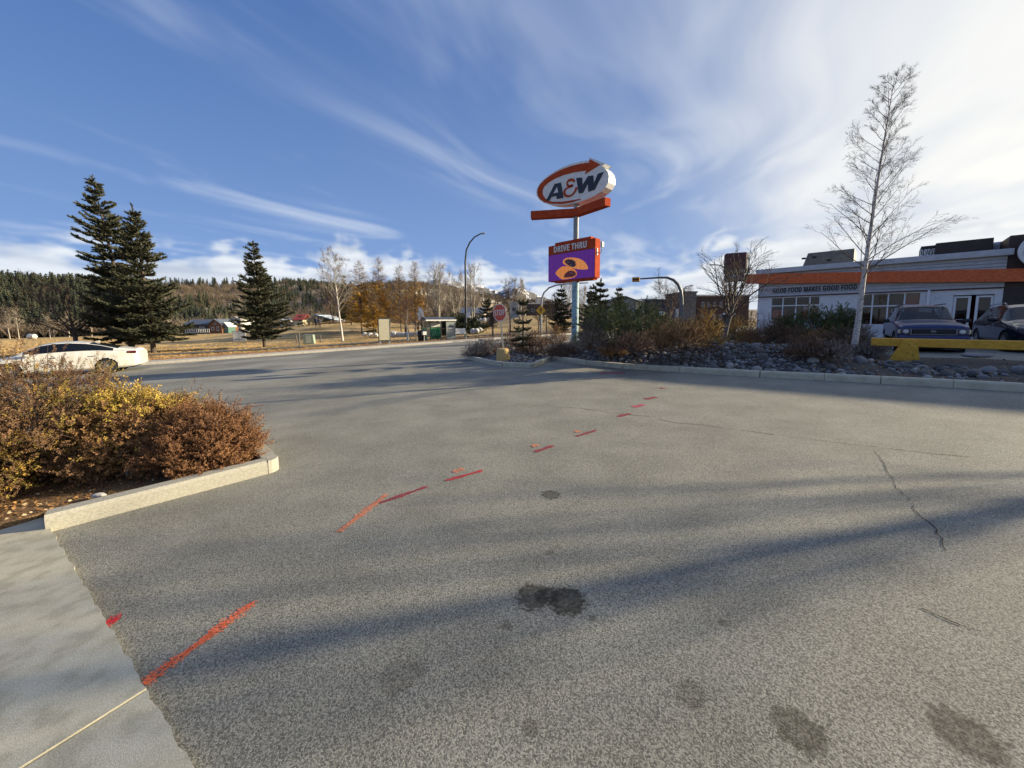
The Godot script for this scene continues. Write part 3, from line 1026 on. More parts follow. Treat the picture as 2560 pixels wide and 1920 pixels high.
	for i in 89:
		for j in 22:
			var p: Vector3 = grid[i][j]
			var q := mn.get_noise_2d(p.x * 3.0 + 300.0, p.z * 3.0)
			var snow := smoothstep(0.02, 0.18, q + (p.y - 190.0) * 0.0035)
			b.tint = Color(0.13, 0.125, 0.12).lerp(Color(0.75, 0.75, 0.76), snow)
			b.quad(grid[i][j], grid[i + 1][j], grid[i + 1][j + 1], grid[i][j + 1])
	struct("mountains", b.mesh(), vmat(0.95))

# ---------------------------------------------------------------- kerbs, pavement, beds
func kerb_run(parent: Node3D, line: Array, w: float, h: float, m: Material, base_e := 0.0, gap := 0.012) -> void:
	# kerb stones along a line of (x, depth); each stone a piece of its own
	for i in line.size() - 1:
		var a: Vector2 = line[i]; var c: Vector2 = line[i + 1]
		var n := maxi(1, int(round(a.distance_to(c) / 2.4)))
		for k in n:
			var p := a.lerp(c, k / float(n)); var q := a.lerp(c, (k + 1.0) / n)
			var dir := (q - p).normalized(); p += dir * gap * 0.5; q -= dir * gap * 0.5
			var side := Vector2(-dir.y, dir.x) * w * 0.5
			var b := Bld.new()
			var bev := 0.03
			var pr := [[-1.0, -0.25], [-1.0, h - bev], [-0.8, h], [0.8, h], [1.0, h - bev], [1.0, -0.25]]
			var e0 := []; var e1 := []
			for s in pr:
				var p2: Vector2 = p + side * s[0]; var q2: Vector2 = q + side * s[0]
				e0.append(land(p2.x, p2.y, s[1] + base_e)); e1.append(land(q2.x, q2.y, s[1] + base_e))
			for s in 5: b.quad(e0[s], e0[s + 1], e1[s + 1], e1[s])
			for s in range(1, 5):
				b.tri(e0[0], e0[s + 1], e0[s]); b.tri(e1[0], e1[s], e1[s + 1])
			if b.v.size():
				part("kerb_stone", b, m, parent)

var bed_poly: PackedVector2Array
func bed_h(x: float, d: float) -> float:
	# height of the planted mound above the lot: it rises from the kerb and flattens behind
	var p := Vector2(x, d)
	var k := 99.0
	for i in bed_poly.size():
		var q := Geometry2D.get_closest_point_to_segment(p, bed_poly[i], bed_poly[(i + 1) % bed_poly.size()])
		k = minf(k, q.distance_to(p))
	var along := smoothstep(9.8, 7.2, x)      # lower at the barrier end
	return 0.10 + lerpf(0.06, 0.50, along) * smoothstep(0.0, 2.4, k)

func on_bed(px: float, py: float) -> Vector3:
	var e := 0.3
	var p := Vector3.ZERO
	for i in 14:
		p = G(px, py, e)
		e = bed_h(p.x, -p.z)
	return p

func bed_at(x: float, d: float, e := 0.0) -> Vector3:
	return land(x, d, bed_h(x, d) + e)

func build_beds() -> void:
	var conc := nmat(lin(0.34, 0.322, 0.262), lin(0.47, 0.45, 0.372), 0.8, 0.9, 0.06, 0.22, 512, 5)
	M.concrete = conc
	M.grey_concrete = nmat(lin(0.44, 0.41, 0.31), lin(0.62, 0.585, 0.46), 0.75, 0.9, 0.16, 0.14, 512, 15)
	M.far_concrete = nmat(lin(0.38, 0.35, 0.29), lin(0.52, 0.49, 0.42), 1.7, 0.9, 0.03)

	# far pavement with its kerb
	var fs := struct_node("sidewalk")
	var along := []
	for i in 34: along.append(RU * (-60.0 + i * 3.6) + RW * 28.2)
	kerb_run(fs, along, 0.2, 0.13, M.far_concrete)
	for i in 34:
		var a: Vector2 = RU * (-60.0 + i * 3.6 + 0.012); var c: Vector2 = RU * (-60.0 + (i + 1) * 3.6 - 0.012)
		var q := PackedVector2Array([a + RW * 28.31, c + RW * 28.31, c + RW * 29.9, a + RW * 29.9])
		mpart("paving_slab", sheet(q, 0.125, 4.0), M.far_concrete, fs)
	# asphalt footpath through the park
	var fp := PackedVector2Array([RU * -90 + RW * 38.5, RU * 70 + RW * 38.5, RU * 70 + RW * 41.0, RU * -90 + RW * 41.0])
	struct("footpath", sheet(fp, 0.012, 4.0), nmat(lin(0.10, 0.09, 0.08), lin(0.17, 0.15, 0.125), 3.0))
	# leaf litter on the verge
	var gc: StandardMaterial3D = M.grey_concrete
	gc.detail_enabled = true; gc.detail_blend_mode = BaseMaterial3D.BLEND_MODE_MUL; gc.detail_uv_layer = BaseMaterial3D.DETAIL_UV_2
	gc.detail_albedo = noise_tex([[0.25, Color(0.88, 0.875, 0.86)], [0.45, Color(0.96, 0.955, 0.945)], [0.75, Color(1, 1, 1)]], 0.02, 512, FastNoiseLite.TYPE_SIMPLEX_SMOOTH, 6, 33)
	gc.uv2_triplanar = true; gc.uv2_world_triplanar = true; gc.uv2_scale = Vector3.ONE / 1.9
	var lm := nmat(lin(0.24, 0.11, 0.042), lin(0.46, 0.27, 0.115), 0.7, 0.95, 0.05, 0.0, 512, 8)
	var vg := PackedVector2Array([RU * -60 + RW * 29.92, RU * 40 + RW * 29.92, RU * 40 + RW * 34.5, RU * -60 + RW * 35.5])
	struct("verge", sheet(vg, 0.02, 4.0), lm)
	# loose leaves lying on the verge
	var r := RandomNumberGenerator.new(); r.seed = 12
	var lv := Bld.new()
	lv.tri(Vector3(-0.5, 0, 0), Vector3(0, 0.15, 0.4), Vector3(0.5, 0.05, 0)); lv.tri(Vector3(-0.5, 0, 0), Vector3(0.5, 0.05, 0), Vector3(0, 0.1, -0.4))
	M.leaf = lv.mesh()
	var xf := []; var cols := []
	for k in 9000:
		var u := r.randf_range(-34.0, 28.0); var w := 29.95 + 7.5 * pow(r.randf(), 1.4)
		var p: Vector2 = RU * u + RW * w
		xf.append(Transform3D(Basis.from_euler(Vector3(r.randf_range(-0.6, 0.6), r.randf() * TAU, r.randf_range(-0.6, 0.6))).scaled(Vector3.ONE * r.randf_range(0.05, 0.13)), land(p.x, p.y, 0.03)))
		cols.append(Color(0.26, 0.115, 0.04).lerp(Color(0.42, 0.26, 0.10), r.randf()))
	var lt := copies("fallen_leaves", M.leaf, M.leafy, xf, cols, self)
	lt.set_meta("kind", "stuff"); tag(lt, "brown fallen leaves scattered along the far grass verge", "leaves")
	# tussocks of dry grass over the field
	var gr := Bld.new()
	for k in 9:
		var a := TAU * k / 9.0
		var o := Vector3(cos(a), 0, sin(a)) * 0.35
		gr.tri(o + Vector3(-sin(a), 0, cos(a)) * 0.10, o - Vector3(-sin(a), 0, cos(a)) * 0.10, o * 2.0 + Vector3(0, 1, 0))
	xf = []; cols = []
	for k in 26000:
		var d := 22.0 + 110.0 * pow(r.randf(), 1.6)
		var x := lerpf(-1.45, 0.55, r.randf()) * d
		var q := Vector2(x, d)
		var w := q.dot(RW)
		if w < 30.2 or (w > 38.2 and w < 41.2): continue
		xf.append(Transform3D(Basis(Vector3.UP, r.randf() * TAU).scaled(Vector3(0.16, r.randf_range(0.03, 0.085), 0.16) * r.randf_range(0.7, 1.8)), land(x, d, -0.05)))
		cols.append(Color(0.42, 0.26, 0.10).lerp(Color(0.68, 0.48, 0.21), r.randf()))
	var gt := copies("dry_grass", gr.mesh(), M.leafy, xf, cols, self)
	gt.set_meta("kind", "stuff"); tag(gt, "short golden dry grass across the park field", "grass")

	# left planter
	var c0 := xd(G(112, 1334)); var c1 := xd(G(703, 1176))
	var fdir := (c1 - c0).normalized()
	var back := Vector2(-fdir.y, fdir.x)
	var c2 := c1 + back * 4.6
	var pl := struct_node("planter")
	var w := 0.17
	var inset := back * w * 0.5
	kerb_run(pl, [c0 + inset, c1 + inset - fdir * 0.12], w, 0.15, conc)
	# rounded corner stone
	var cb := Bld.new()
	var cc := c1 - fdir * 0.12
	var arc := []
	for k in 6:
		var a := PI * 0.5 * k / 5.0
		arc.append(cc + back * 0.12 + (fdir * sin(a) - back * cos(a)) * 0.12)
	var top := []; var bot := []
	for q in arc:
		top.append(land(q.x, q.y, 0.148)); bot.append(land(q.x, q.y, -0.1))
	var hub: Vector2 = cc + back * 0.17
	var hb := land(hub.x, hub.y, 0.148)
	for k in 5:
		cb.quad(bot[k], bot[k + 1], top[k + 1], top[k]); cb.tri(hb, top[k], top[k + 1])
	part("corner_stone", cb, conc, pl, false)
	kerb_run(pl, [c1 - fdir * (w * 0.5) + back * 0.125, c2 - fdir * w * 0.5], w, 0.15, conc)
	var mulch := mat(Color.WHITE, 0.95)
	mulch.albedo_texture = noise_tex([[0.2, lin(0.05, 0.028, 0.014)], [0.45, lin(0.16, 0.085, 0.035)], [0.62, lin(0.27, 0.155, 0.06)], [0.85, lin(0.42, 0.29, 0.14)]], 0.07, 1024, FastNoiseLite.TYPE_SIMPLEX_SMOOTH, 5, 14)
	mulch.uv1_triplanar = true; mulch.uv1_world_triplanar = true; mulch.uv1_scale = Vector3.ONE / 1.3
	M.mulch = mulch
	var pe0 := xd(G(110, 1302)); var ped := (xd(G(475, 1920)) - pe0).normalized()
	var pout := Vector2(ped.y, -ped.x)
	if pout.x > 0: pout = -pout
	var mp := PackedVector2Array([pe0 + pout * 8.0 - ped * 0.012, pe0 - ped * 0.012, c0 + back * w, c1 + back * w - fdir * w, c2 - fdir * w, c2 - fdir * 9.0])
	mpart("mulch", sheet(mp, 0.07, 0.5), mulch, pl)
	var sk := Bld.new()
	for i in 40:
		var s0: Vector2 = pe0 - ped * 0.012 + pout * 8.0 * i / 40.0; var s1: Vector2 = pe0 - ped * 0.012 + pout * 8.0 * (i + 1) / 40.0
		sk.quad(land(s1.x, s1.y, -0.05), land(s0.x, s0.y, -0.05), land(s0.x, s0.y, 0.07), land(s1.x, s1.y, 0.07))
	part("mulch_edge", sk, mulch, pl)
	M.pl = [c0, c1, fdir, back]
	# litter of leaves on the mulch
	xf = []; cols = []
	for k in 7000:
		var u := r.randf_range(-2.6, 1.75); var v := -0.6 + 3.0 * pow(r.randf(), 1.1)
		var q: Vector2 = c0 + fdir * u + back * v
		if (v < w + 0.01 and u > -0.02) or (q - pe0).dot(ped) > -0.03: continue
		if (q - c1).dot(fdir) > -w: continue
		xf.append(Transform3D(Basis.from_euler(Vector3(r.randf_range(-0.7, 0.7), r.randf() * TAU, r.randf_range(-0.7, 0.7))).scaled(Vector3.ONE * r.randf_range(0.012, 0.04)), land(q.x, q.y, 0.078)))
		var g := r.randf()
		cols.append(Color(0.12, 0.05, 0.018).lerp(Color(0.40, 0.22, 0.07), g) if r.randf() < 0.85 else Color(0.45, 0.34, 0.20))
	copies("leaf_litter", M.leaf, M.leafy, xf, cols, pl).set_meta("kind", "stuff")

	# pavement slabs, bottom left
	var sw := struct_node("pavement")
	var e0 := xd(G(110, 1302)); var e1 := xd(G(475, 1920))
	var ed := (e1 - e0).normalized()
	var out := Vector2(ed.y, -ed.x)      # away from the lot
	if out.x > 0: out = -out
	var marks := [0.0, xd(G(190, 1467)).distance_to(e0), xd(G(375, 1737)).distance_to(e0)]
	marks.append(marks[2] + (marks[2] - marks[1])); marks.append(marks[3] + (marks[2] - marks[1])); marks.append(marks[4] + 1.2)
	for i in marks.size() - 1:
		var b := Bld.new()
		var g := 0.004
		var p: Vector2 = e0 + ed * (marks[i] + g); var q: Vector2 = e0 + ed * (marks[i + 1] - g)
		var tilt: float = [0.0, 0.004, -0.003, 0.003, 0.0][i]
		# slightly worn edge towards the lot
		var n := 24
		var tops := []; var bots := []
		for k in n + 1:
			var s := p.lerp(q, k / float(n)) - out * (0.004 * sin(k * 2.3 + i) + 0.004 * sin(k * 5.1))
			tops.append(land(s.x, s.y, 0.035 + tilt)); bots.append(land(s.x, s.y, -0.05))
		for k in n: b.quad(bots[k + 1], bots[k], tops[k], tops[k + 1])
		for k in n:
			var s0 := p.lerp(q, k / float(n)) + out * 1.9; var s1 := p.lerp(q, (k + 1) / float(n)) + out * 1.9
			b.quad(tops[k], land(s0.x, s0.y, 0.035 + tilt), land(s1.x, s1.y, 0.035 + tilt), tops[k + 1])
		for pr in [[p, p + out * 1.9], [q + out * 1.9, q]]:
			b.quad(land(pr[0].x, pr[0].y, -0.05), land(pr[1].x, pr[1].y, -0.05), land(pr[1].x, pr[1].y, 0.035 + tilt), land(pr[0].x, pr[0].y, 0.035 + tilt))
		part("paving_slab", b, M.grey_concrete, sw)

	# the planted rock bed across the lot
	var ln := []
	for p in [[1172, 897], [1215, 908], [1260, 916], [1330, 919], [1375, 899], [1402, 902], [1470, 912], [1560, 921], [1700, 930], [1900, 942], [2060, 950], [2200, 958], [2380, 968], [2560, 979]]:
		ln.append(xd(G(p[0], p[1])))
	var ext: Vector2 = (ln[-1] - ln[-2]).normalized()
	ln.append(ln[-1] + ext * 5.0)
	bed_poly = PackedVector2Array(ln)
	# back edge
	var bk0: Vector2 = ln[-1] + Vector2(0.713, 0.701) * 3.9
	bed_poly.append(bk0)
	bed_poly.append(Vector2(11.2, 11.8)); bed_poly.append(Vector2(10.3, 13.5)); bed_poly.append(Vector2(8.5, 17.0)); bed_poly.append(Vector2(5.6, 18.6)); bed_poly.append(Vector2(2.0, 18.1)); bed_poly.append(Vector2(-1.0, 16.6))
	var bed := struct_node("rock_bed")
	var kl := []
	for i in ln.size(): kl.append(ln[i])
	kerb_run(bed, kl, 0.17, 0.15, M.grey_concrete)
	kerb_run(bed, [ln[0], bed_poly[-1], bed_poly[-2], bed_poly[-3]], 0.17, 0.15, M.grey_concrete)
	var soil := nmat(lin(0.045, 0.038, 0.032), lin(0.115, 0.10, 0.088), 1.1, 0.95, 0.05, 1.2, 512, 6)
	var sb := Bld.new()
	var lo := bed_poly[0]; var hi := bed_poly[0]
	for p in bed_poly:
		lo = lo.min(p); hi = hi.max(p)
	var step := 0.3
	var nzs := FastNoiseLite.new(); nzs.frequency = 0.8; nzs.seed = 2
	var hh := {}
	for i in int((hi.x - lo.x) / step) + 1:
		for j in int((hi.y - lo.y) / step) + 1:
			var c := lo + Vector2(i, j) * step
			var cell := PackedVector2Array([c, c + Vector2(step, 0), c + Vector2(step, step), c + Vector2(0, step)])
			for q in Geometry2D.intersect_polygons(cell, bed_poly):
				var ix := Geometry2D.triangulate_polygon(q)
				for k in range(0, ix.size(), 3):
					var t := []
					for m in 3:
						var v: Vector2 = q[ix[k + m]]
						if not hh.has(v): hh[v] = bed_at(v.x, v.y, nzs.get_noise_2d(v.x, v.y) * 0.05)
						t.append(hh[v])
					if (t[1] - t[0]).cross(t[2] - t[0]).y > 0: sb.tri(t[0], t[1], t[2])
					else: sb.tri(t[0], t[2], t[1])
	part("soil", sb, soil, bed, true)
	rocks(bed, ln)

func rocks(bed: Node3D, ln: Array) -> void:
	# river stones on the front slope of the bed: the larger ones each a piece, the small ones together
	var r := RandomNumberGenerator.new(); r.seed = 61
	var nz := FastNoiseLite.new(); nz.seed = 4; nz.frequency = 0.016
	var shapes := []
	for k in 8:
		var b := Bld.new()
		b.blob(Transform3D(), Vector3(1, r.randf_range(0.5, 0.75), r.randf_range(0.65, 0.95)), 8, 6, 0.35, nz, k * 37.0)
		shapes.append(b.mesh(true))
	var tones := []
	for c in [[0.085, 0.085, 0.082], [0.125, 0.123, 0.115], [0.065, 0.065, 0.065], [0.18, 0.176, 0.165], [0.12, 0.10, 0.084], [0.33, 0.32, 0.30]]:
		tones.append(nmat(lin(c[0] * 0.7, c[1] * 0.7, c[2] * 0.7), lin(c[0] * 1.15, c[1] * 1.15, c[2] * 1.15), 0.5, 0.8, 0.04, 0.0, 256, int(c[0] * 100)))
	var total := 0.0
	var seg := []
	for i in ln.size() - 1:
		seg.append([total, ln[i], ln[i + 1]]); total += ln[i].distance_to(ln[i + 1])
	var placed := []
	var small := []; var scol := []
	var made := 0
	for k in 7500:
		var s := r.randf() * total
		var q := Vector2.ZERO; var nrm := Vector2.ZERO
		for g in seg:
			var l: float = g[1].distance_to(g[2])
			if s >= g[0] and s <= g[0] + l:
				q = g[1].lerp(g[2], (s - g[0]) / l); nrm = (g[2] - g[1]).normalized(); nrm = Vector2(-nrm.y, nrm.x)
		var v := 0.16 + 2.3 * r.randf()
		var p := q + nrm * v
		if not Geometry2D.is_point_in_polygon(p, bed_poly) or p.x < 0.6: continue
		# bare earth by the barrier, with two heaps of stones
		if p.x > 7.7:
			var heap := minf(p.distance_to(Vector2(9.35, 8.15)) / 0.75, p.distance_to(Vector2(11.2, 7.0)) / 0.95)
			if heap > 1.0 and r.randf() > 0.05: continue
		elif p.x < 2.6 and r.randf() > 0.35: continue
		var big := pow(r.randf(), 2.6)
		var size := lerpf(0.04, 0.145, big)
		var ok := true
		for o in placed:
			if p.distance_squared_to(o[0]) < pow((size + o[1]) * 0.72, 2.0):
				ok = false; break
		if not ok: continue
		placed.append([p, size])
		var t := Transform3D(Basis.from_euler(Vector3(r.randf_range(-0.3, 0.3), r.randf() * TAU, r.randf_range(-0.3, 0.3))).scaled(Vector3.ONE * size * r.randf_range(0.85, 1.2)), bed_at(p.x, p.y, size * 0.18))
		if size > 0.052 and made < 295:
			mpart("stone", shapes[r.randi() % 8], tones[mini(5, int(pow(r.randf(), 1.4) * 6))], bed, t)
			made += 1
		else:
			small.append(t); var g2 := lerpf(0.06, 0.26, pow(r.randf(), 1.6)); scol.append(Color(g2, g2, g2 * 1.03))
	for k in 2600:
		var s := r.randf() * total
		for g in seg:
			var l: float = g[1].distance_to(g[2])
			if s >= g[0] and s <= g[0] + l:
				var nrm: Vector2 = (g[2] - g[1]).normalized(); nrm = Vector2(-nrm.y, nrm.x)
				var p: Vector2 = g[1].lerp(g[2], (s - g[0]) / l) + nrm * (0.12 + 2.4 * r.randf())
				if p.x > 7.7 and minf(p.distance_to(Vector2(9.35, 8.15)) / 0.9, p.distance_to(Vector2(11.2, 7.0)) / 1.1) > 1.0 and r.randf() > 0.25: continue
				if Geometry2D.is_point_in_polygon(p, bed_poly):
					small.append(Transform3D(Basis.from_euler(Vector3(0, r.randf() * TAU, 0)).scaled(Vector3.ONE * r.randf_range(0.02, 0.05)), bed_at(p.x, p.y, 0.01)))
					var g2 := lerpf(0.08, 0.30, r.randf()); scol.append(Color(g2, g2, g2))
	copies("pebbles", shapes[0], vmat(0.85), small, scol, bed).set_meta("kind", "stuff")

# ---------------------------------------------------------------- paint on the ground
func spray_mark(parent: Node3D, a: Vector2, b: Vector2, width: float, m: Material, sd: int, fade := 0.35, dens := 1.0) -> void:
	# paint caught on the stones of the asphalt: many small flecks in a ragged stroke
	var r := RandomNumberGenerator.new(); r.seed = sd
	var bl := Bld.new()
	var l := a.distance_to(b)
	var dir := (b - a).normalized(); var sd2 := Vector2(-dir.y, dir.x)
	var size := clampf(width * 0.075, 0.005, 0.012)
	var n := int(l * width * 1.0 / (size * size) * 0.75 * dens)
	for k in n:
		var t := r.randf() * (1.0 + fade * 0.15)
		var s := (r.randf() + r.randf() + r.randf()) / 1.5 - 1.0
		var mist := r.randf() < 0.22
		if mist: s *= 2.2
		var wv := width * 0.5 * (1.0 + 0.35 * sin(t * 9.0 + sd))
		var p := a + dir * l * t + sd2 * s * wv * 1.55
		if t > 1.0 and r.randf() > 0.4: continue
		var z := size * (r.randf_range(0.25, 0.6) if mist else r.randf_range(0.6, 1.5))
		var ang := r.randf() * TAU
		var q := []
		for j in 4:
			var o := Vector2(cos(ang + j * PI / 2), sin(ang + j * PI / 2)) * z * r.randf_range(0.6, 1.2)
			q.append(land(p.x + o.x, p.y + o.y, 0.004))
		bl.quad(q[0], q[1], q[2], q[3])
	part("paint_mark", bl, m, parent)

func build_marks() -> void:
	var lot: Node3D = get_node("parking_lot")
	var orange := mat(lin(0.98, 0.21, 0.085), 0.8)
	var pale := mat(lin(0.85, 0.30, 0.15), 0.8)
	var red := mat(lin(0.75, 0.025, 0.045), 0.8)
	var dull := mat(lin(0.42, 0.035, 0.06), 0.85)
	var pink := mat(lin(0.75, 0.07, 0.14), 0.85)
	var sd := 1
	for k in [[358, 1712, 630, 1510, 0.06, orange], [266, 1555, 300, 1545, 0.07, red], [848, 1330, 965, 1238, 0.06, pale], [950, 1258, 1065, 1218, 0.05, dull], [1115, 1202, 1205, 1177, 0.05, red], [1132, 1181, 1158, 1173, 0.07, pale], [1338, 1130, 1382, 1115, 0.06, dull], [1330, 1116, 1345, 1113, 0.09, pale], [1442, 1091, 1490, 1076, 0.06, dull], [1438, 1080, 1450, 1078, 0.10, pale], [1545, 1042, 1575, 1034, 0.08, dull], [1583, 1018, 1610, 1012, 0.10, pink], [1613, 998, 1640, 993, 0.12, dull], [1500, 934, 1560, 932, 0.22, pink], [625, 1018, 660, 1012, 0.07, dull], [1650, 972, 1662, 970, 0.10, dull]]:
		spray_mark(lot, xd(G(k[0], k[1])), xd(G(k[2], k[3])), k[4], k[5], sd); sd += 1
	# cracks: thin dark joints
	var crack := mat(lin(0.022, 0.022, 0.022), 0.95)
	var r := RandomNumberGenerator.new(); r.seed = 8
	for c in [[0.010, [[1450, 1020], [1530, 1033], [1625, 1042], [1680, 1056], [1760, 1063], [1950, 1089]]], [0.007, [[1950, 1089], [2120, 1110], [2300, 1131], [2450, 1146]]], [0.006, [[2188, 1130], [2222, 1180], [2238, 1220], [2270, 1245], [2290, 1280], [2340, 1325], [2352, 1345], [2372, 1390]]], [0.007, [[2260, 1500], [2350, 1545], [2510, 1600]]], [0.010, [[1300, 1012], [1400, 1018], [1450, 1020]]]]:
		var b := Bld.new()
		var pts := []
		for i in c[1].size() - 1:
			var p := xd(G(c[1][i][0], c[1][i][1])); var q := xd(G(c[1][i + 1][0], c[1][i + 1][1]))
			var n := maxi(2, int(p.distance_to(q) / 0.06))
			var sv := Vector2(-(q - p).normalized().y, (q - p).normalized().x)
			for k in n: pts.append(p.lerp(q, k / float(n)) + sv * r.randf_range(-0.012, 0.012))
		for i in pts.size() - 1:
			if r.randf() < 0.05: continue
			var dv: Vector2 = (pts[i + 1] - pts[i]).normalized(); var s2: Vector2 = Vector2(-dv.y, dv.x) * c[0] * r.randf_range(0.25, 0.75)
			var p0: Vector2 = pts[i] - s2; var p1: Vector2 = pts[i] + s2; var p2: Vector2 = pts[i + 1] + s2; var p3: Vector2 = pts[i + 1] - s2
			b.quad(land(p0.x, p0.y, 0.004), land(p3.x, p3.y, 0.004), land(p2.x, p2.y, 0.004), land(p1.x, p1.y, 0.004))
		part("crack", b, crack, lot)
	# lane lines on the street
	var street: Node3D = get_node("street")
	var white := nmat(lin(0.45, 0.44, 0.42), lin(0.72, 0.71, 0.68), 0.8, 0.8, 0.05)
	for k in [[599, 934, 780, 917], [1024, 891, 1117, 882]]:
		var p := xd(G(k[0], k[1])); var q := xd(G(k[2], k[3]))
		var s := Vector2(-(q - p).normalized().y, (q - p).normalized().x) * 0.06
		mpart("lane_line", sheet(PackedVector2Array([p - s, q - s, q + s, p + s]), 0.004, 1.5), white, street)
	for k in 16:      # a worn broken line along the near side
		var p: Vector2 = xd(G(690, 983)).lerp(xd(G(985, 939)), k / 16.0); var q: Vector2 = xd(G(690, 983)).lerp(xd(G(985, 939)), (k + 0.55 + 0.3 * sin(k * 3.0)) / 16.0)
		var s := Vector2(-(q - p).normalized().y, (q - p).normalized().x) * (0.035 + 0.02 * sin(k * 7.0))
		mpart("worn_line", sheet(PackedVector2Array([p - s, q - s, q + s, p + s]), 0.004, 1.5), nmat(lin(0.2, 0.2, 0.195), lin(0.42, 0.41, 0.39), 0.5) if k == 0 else M.worn, street)
		if k == 0: M.worn = street.get_child(street.get_child_count() - 1).material_override

# ---------------------------------------------------------------- trees and shrubs, where they stand
func build_plants() -> void:
	# spruces on the far verge
	var a := G(385, 882)
	spruce("tall leaning spruce, the taller of the two dark spruces behind the white car", D(330, 860, 34.0) * Vector3(1, 0, 1) + Vector3(0, hgt(D(330, 860, 34.0).x, 34.0), 0), 15.6, 3.4, Vector3(-0.13, 0, 0), 5, "spruces on the verge", 1.05, "spruce_tree", Vector2(0.10, 1), 0.44)
	spruce("dark spruce with a bare lower trunk, shorter of the two by the white car", a, 12.2, 3.0, Vector3(-0.05, 0, 0), 6, "spruces on the verge", 1.05, "spruce_tree", Vector2(0.13, 1), 0.42)
	spruce("lone dark spruce on the dry grass beside the white utility cabinet", G(662, 868), 9.9, 2.75, Vector3(-0.05, 0, 0), 9, "spruces on the verge", 1.1, "spruce_tree", Vector2(0.11, 1), 0.40)
	# background spruces near the sign and beyond the street
	var s0 := {"1403": [818, 716, 46.0, 1.9], "1500": [820, 702, 40.0, 1.75], "1482": [822, 716, 43.0, 1.9], "1546": [815, 724, 48.0, 1.6], "1218": [806, 745, 70.0, 2.6], "865": [790, 690, 80.0, 2.5]}
	var names := {"1403": "dark spruce standing between the pedestrian crossing pole and the sign pole", "1500": "taller of two narrow spruces just right of the tall sign pole", "1482": "shorter of two spruces just right of the tall sign pole", "1546": "thin spruce in front of the grey gabled apartment house", "1218": "dark spruce beside the blue-roofed house beyond the park", "865": "dark pine top showing behind the pale forked birch"}
	var k := 30
	for key in s0:
		var q: Array = s0[key]
		var p := D(float(key), q[0], q[2])
		p.y = hgt(p.x, q[2])
		var h := D(float(key), q[1], q[2]).y - p.y
		spruce(names[key], p, h, q[3], Vector3.ZERO, k, "spruces beyond the street", 1.0, "spruce_tree", Vector2(0.08, 1), 0.42); k += 1
	spruce("young open spruce sapling growing in the rock bed behind the stop sign", on_bed(1308, 868), 1.75, 0.55, Vector3.ZERO, 44, "", 1.6, "spruce_sapling", Vector2(0.06, 1), 0.17)
	# low green conifers among the houses
	for q in [[712, 818, 770, 130.0, 5.2, "green conifer between the lone spruce and the red-roofed house"], [752, 812, 790, 128.0, 3.6, "small round conifer in front of the red-roofed house"], [928, 834, 795, 60.0, 2.4, "dark low pine under the golden larches"]]:
		var p := D(q[0], q[1], q[3]); p.y = hgt(p.x, q[3])
		spruce(q[5], p, maxf(D(q[0], q[2], q[3]).y - p.y, 2.0), q[4] * 0.5, Vector3.ZERO, k, "", 0.5, "conifer", Vector2(0.04, 1), 0.55); k += 1

	# golden larches and pale bare ones
	for q in [[905, 838, 652, 56.0, 3.2, 0.9, "full golden larch, the brightest yellow tree in the park"], [952, 838, 646, 58.0, 3.0, 0.8, "golden larch with two bare tips beside the brightest one"], [1003, 838, 664, 57.0, 2.7, 0.18, "nearly bare brown larch left of the glass bus shelter"], [1040, 835, 652, 60.0, 2.6, 0.35, "slender half-bare larch directly behind the bus shelter"], [935, 835, 720, 52.0, 2.0, 0.75, "short golden larch at the foot of the taller ones"]]:
		var p := D(q[0], q[1], q[3]); p.y = hgt(p.x, q[3])
		larch(q[6], p, D(q[0], q[2], q[3]).y - p.y, q[4], k, q[5], "larches in the park"); k += 1

	# the forked white birch of the verge
	var bp := G(857, 852)
	bare_tree("birch_tree", "forked white-barked birch on the dry verge beside two wooden posts", bp, {"h": 9.6, "r": 0.15, "top": 0.012, "boughs": 26, "start": 0.36, "levels": 3, "kids": [0, 6, 3], "angle": [0.6, 0.6, 0.6], "ratio": [0.4, 0.42, 0.45], "spread": 0.9, "shape0": 0.36, "shape1": 0.16, "lean": Vector3(-0.04, 0, 0), "bark": M.birch_bark, "twig_mat": M.pale_bark, "spray": 2, "spray_size": 0.5, "tip": 0.008, "twig_a": Color(0.26, 0.21, 0.17), "twig_b": Color(0.36, 0.30, 0.25)}, 71)
	# reddish crab trees behind it
	for q in [[880, 838, 725, 66.0, "reddish-brown leafless tree just right of the pale forked birch"], [835, 836, 730, 68.0, "reddish-brown leafless tree behind the pale forked birch"], [975, 838, 745, 64.0, "brown leafless tree behind the tall advertising panel"], [1014, 842, 752, 50.0, "brown twiggy tree in front of the bare larch by the shelter"], [1045, 838, 752, 64.0, "brown twiggy tree just left of the white leaf sculpture"]]:
		var p := D(q[0], q[1], q[3]); p.y = hgt(p.x, q[3])
		var h: float = D(q[0], q[2], q[3]).y - p.y
		bare_tree("bare_tree", q[4], p, {"h": h, "r": 0.10, "top": 0.015, "boughs": 14, "start": 0.22, "levels": 3, "kids": [0, 5, 3], "angle": [0.6, 0.6, 0.7], "ratio": [0.4, 0.45, 0.5], "spread": 0.8, "shape0": 0.45, "shape1": 0.16, "twig_mat": M.twig, "spray": 1, "spray_size": 0.5, "tip": 0.010, "twig_a": Color(0.15, 0.075, 0.05), "twig_b": Color(0.24, 0.14, 0.09), "stems": 2, "open": 0.16}, k, "leafless trees in the park"); k += 1
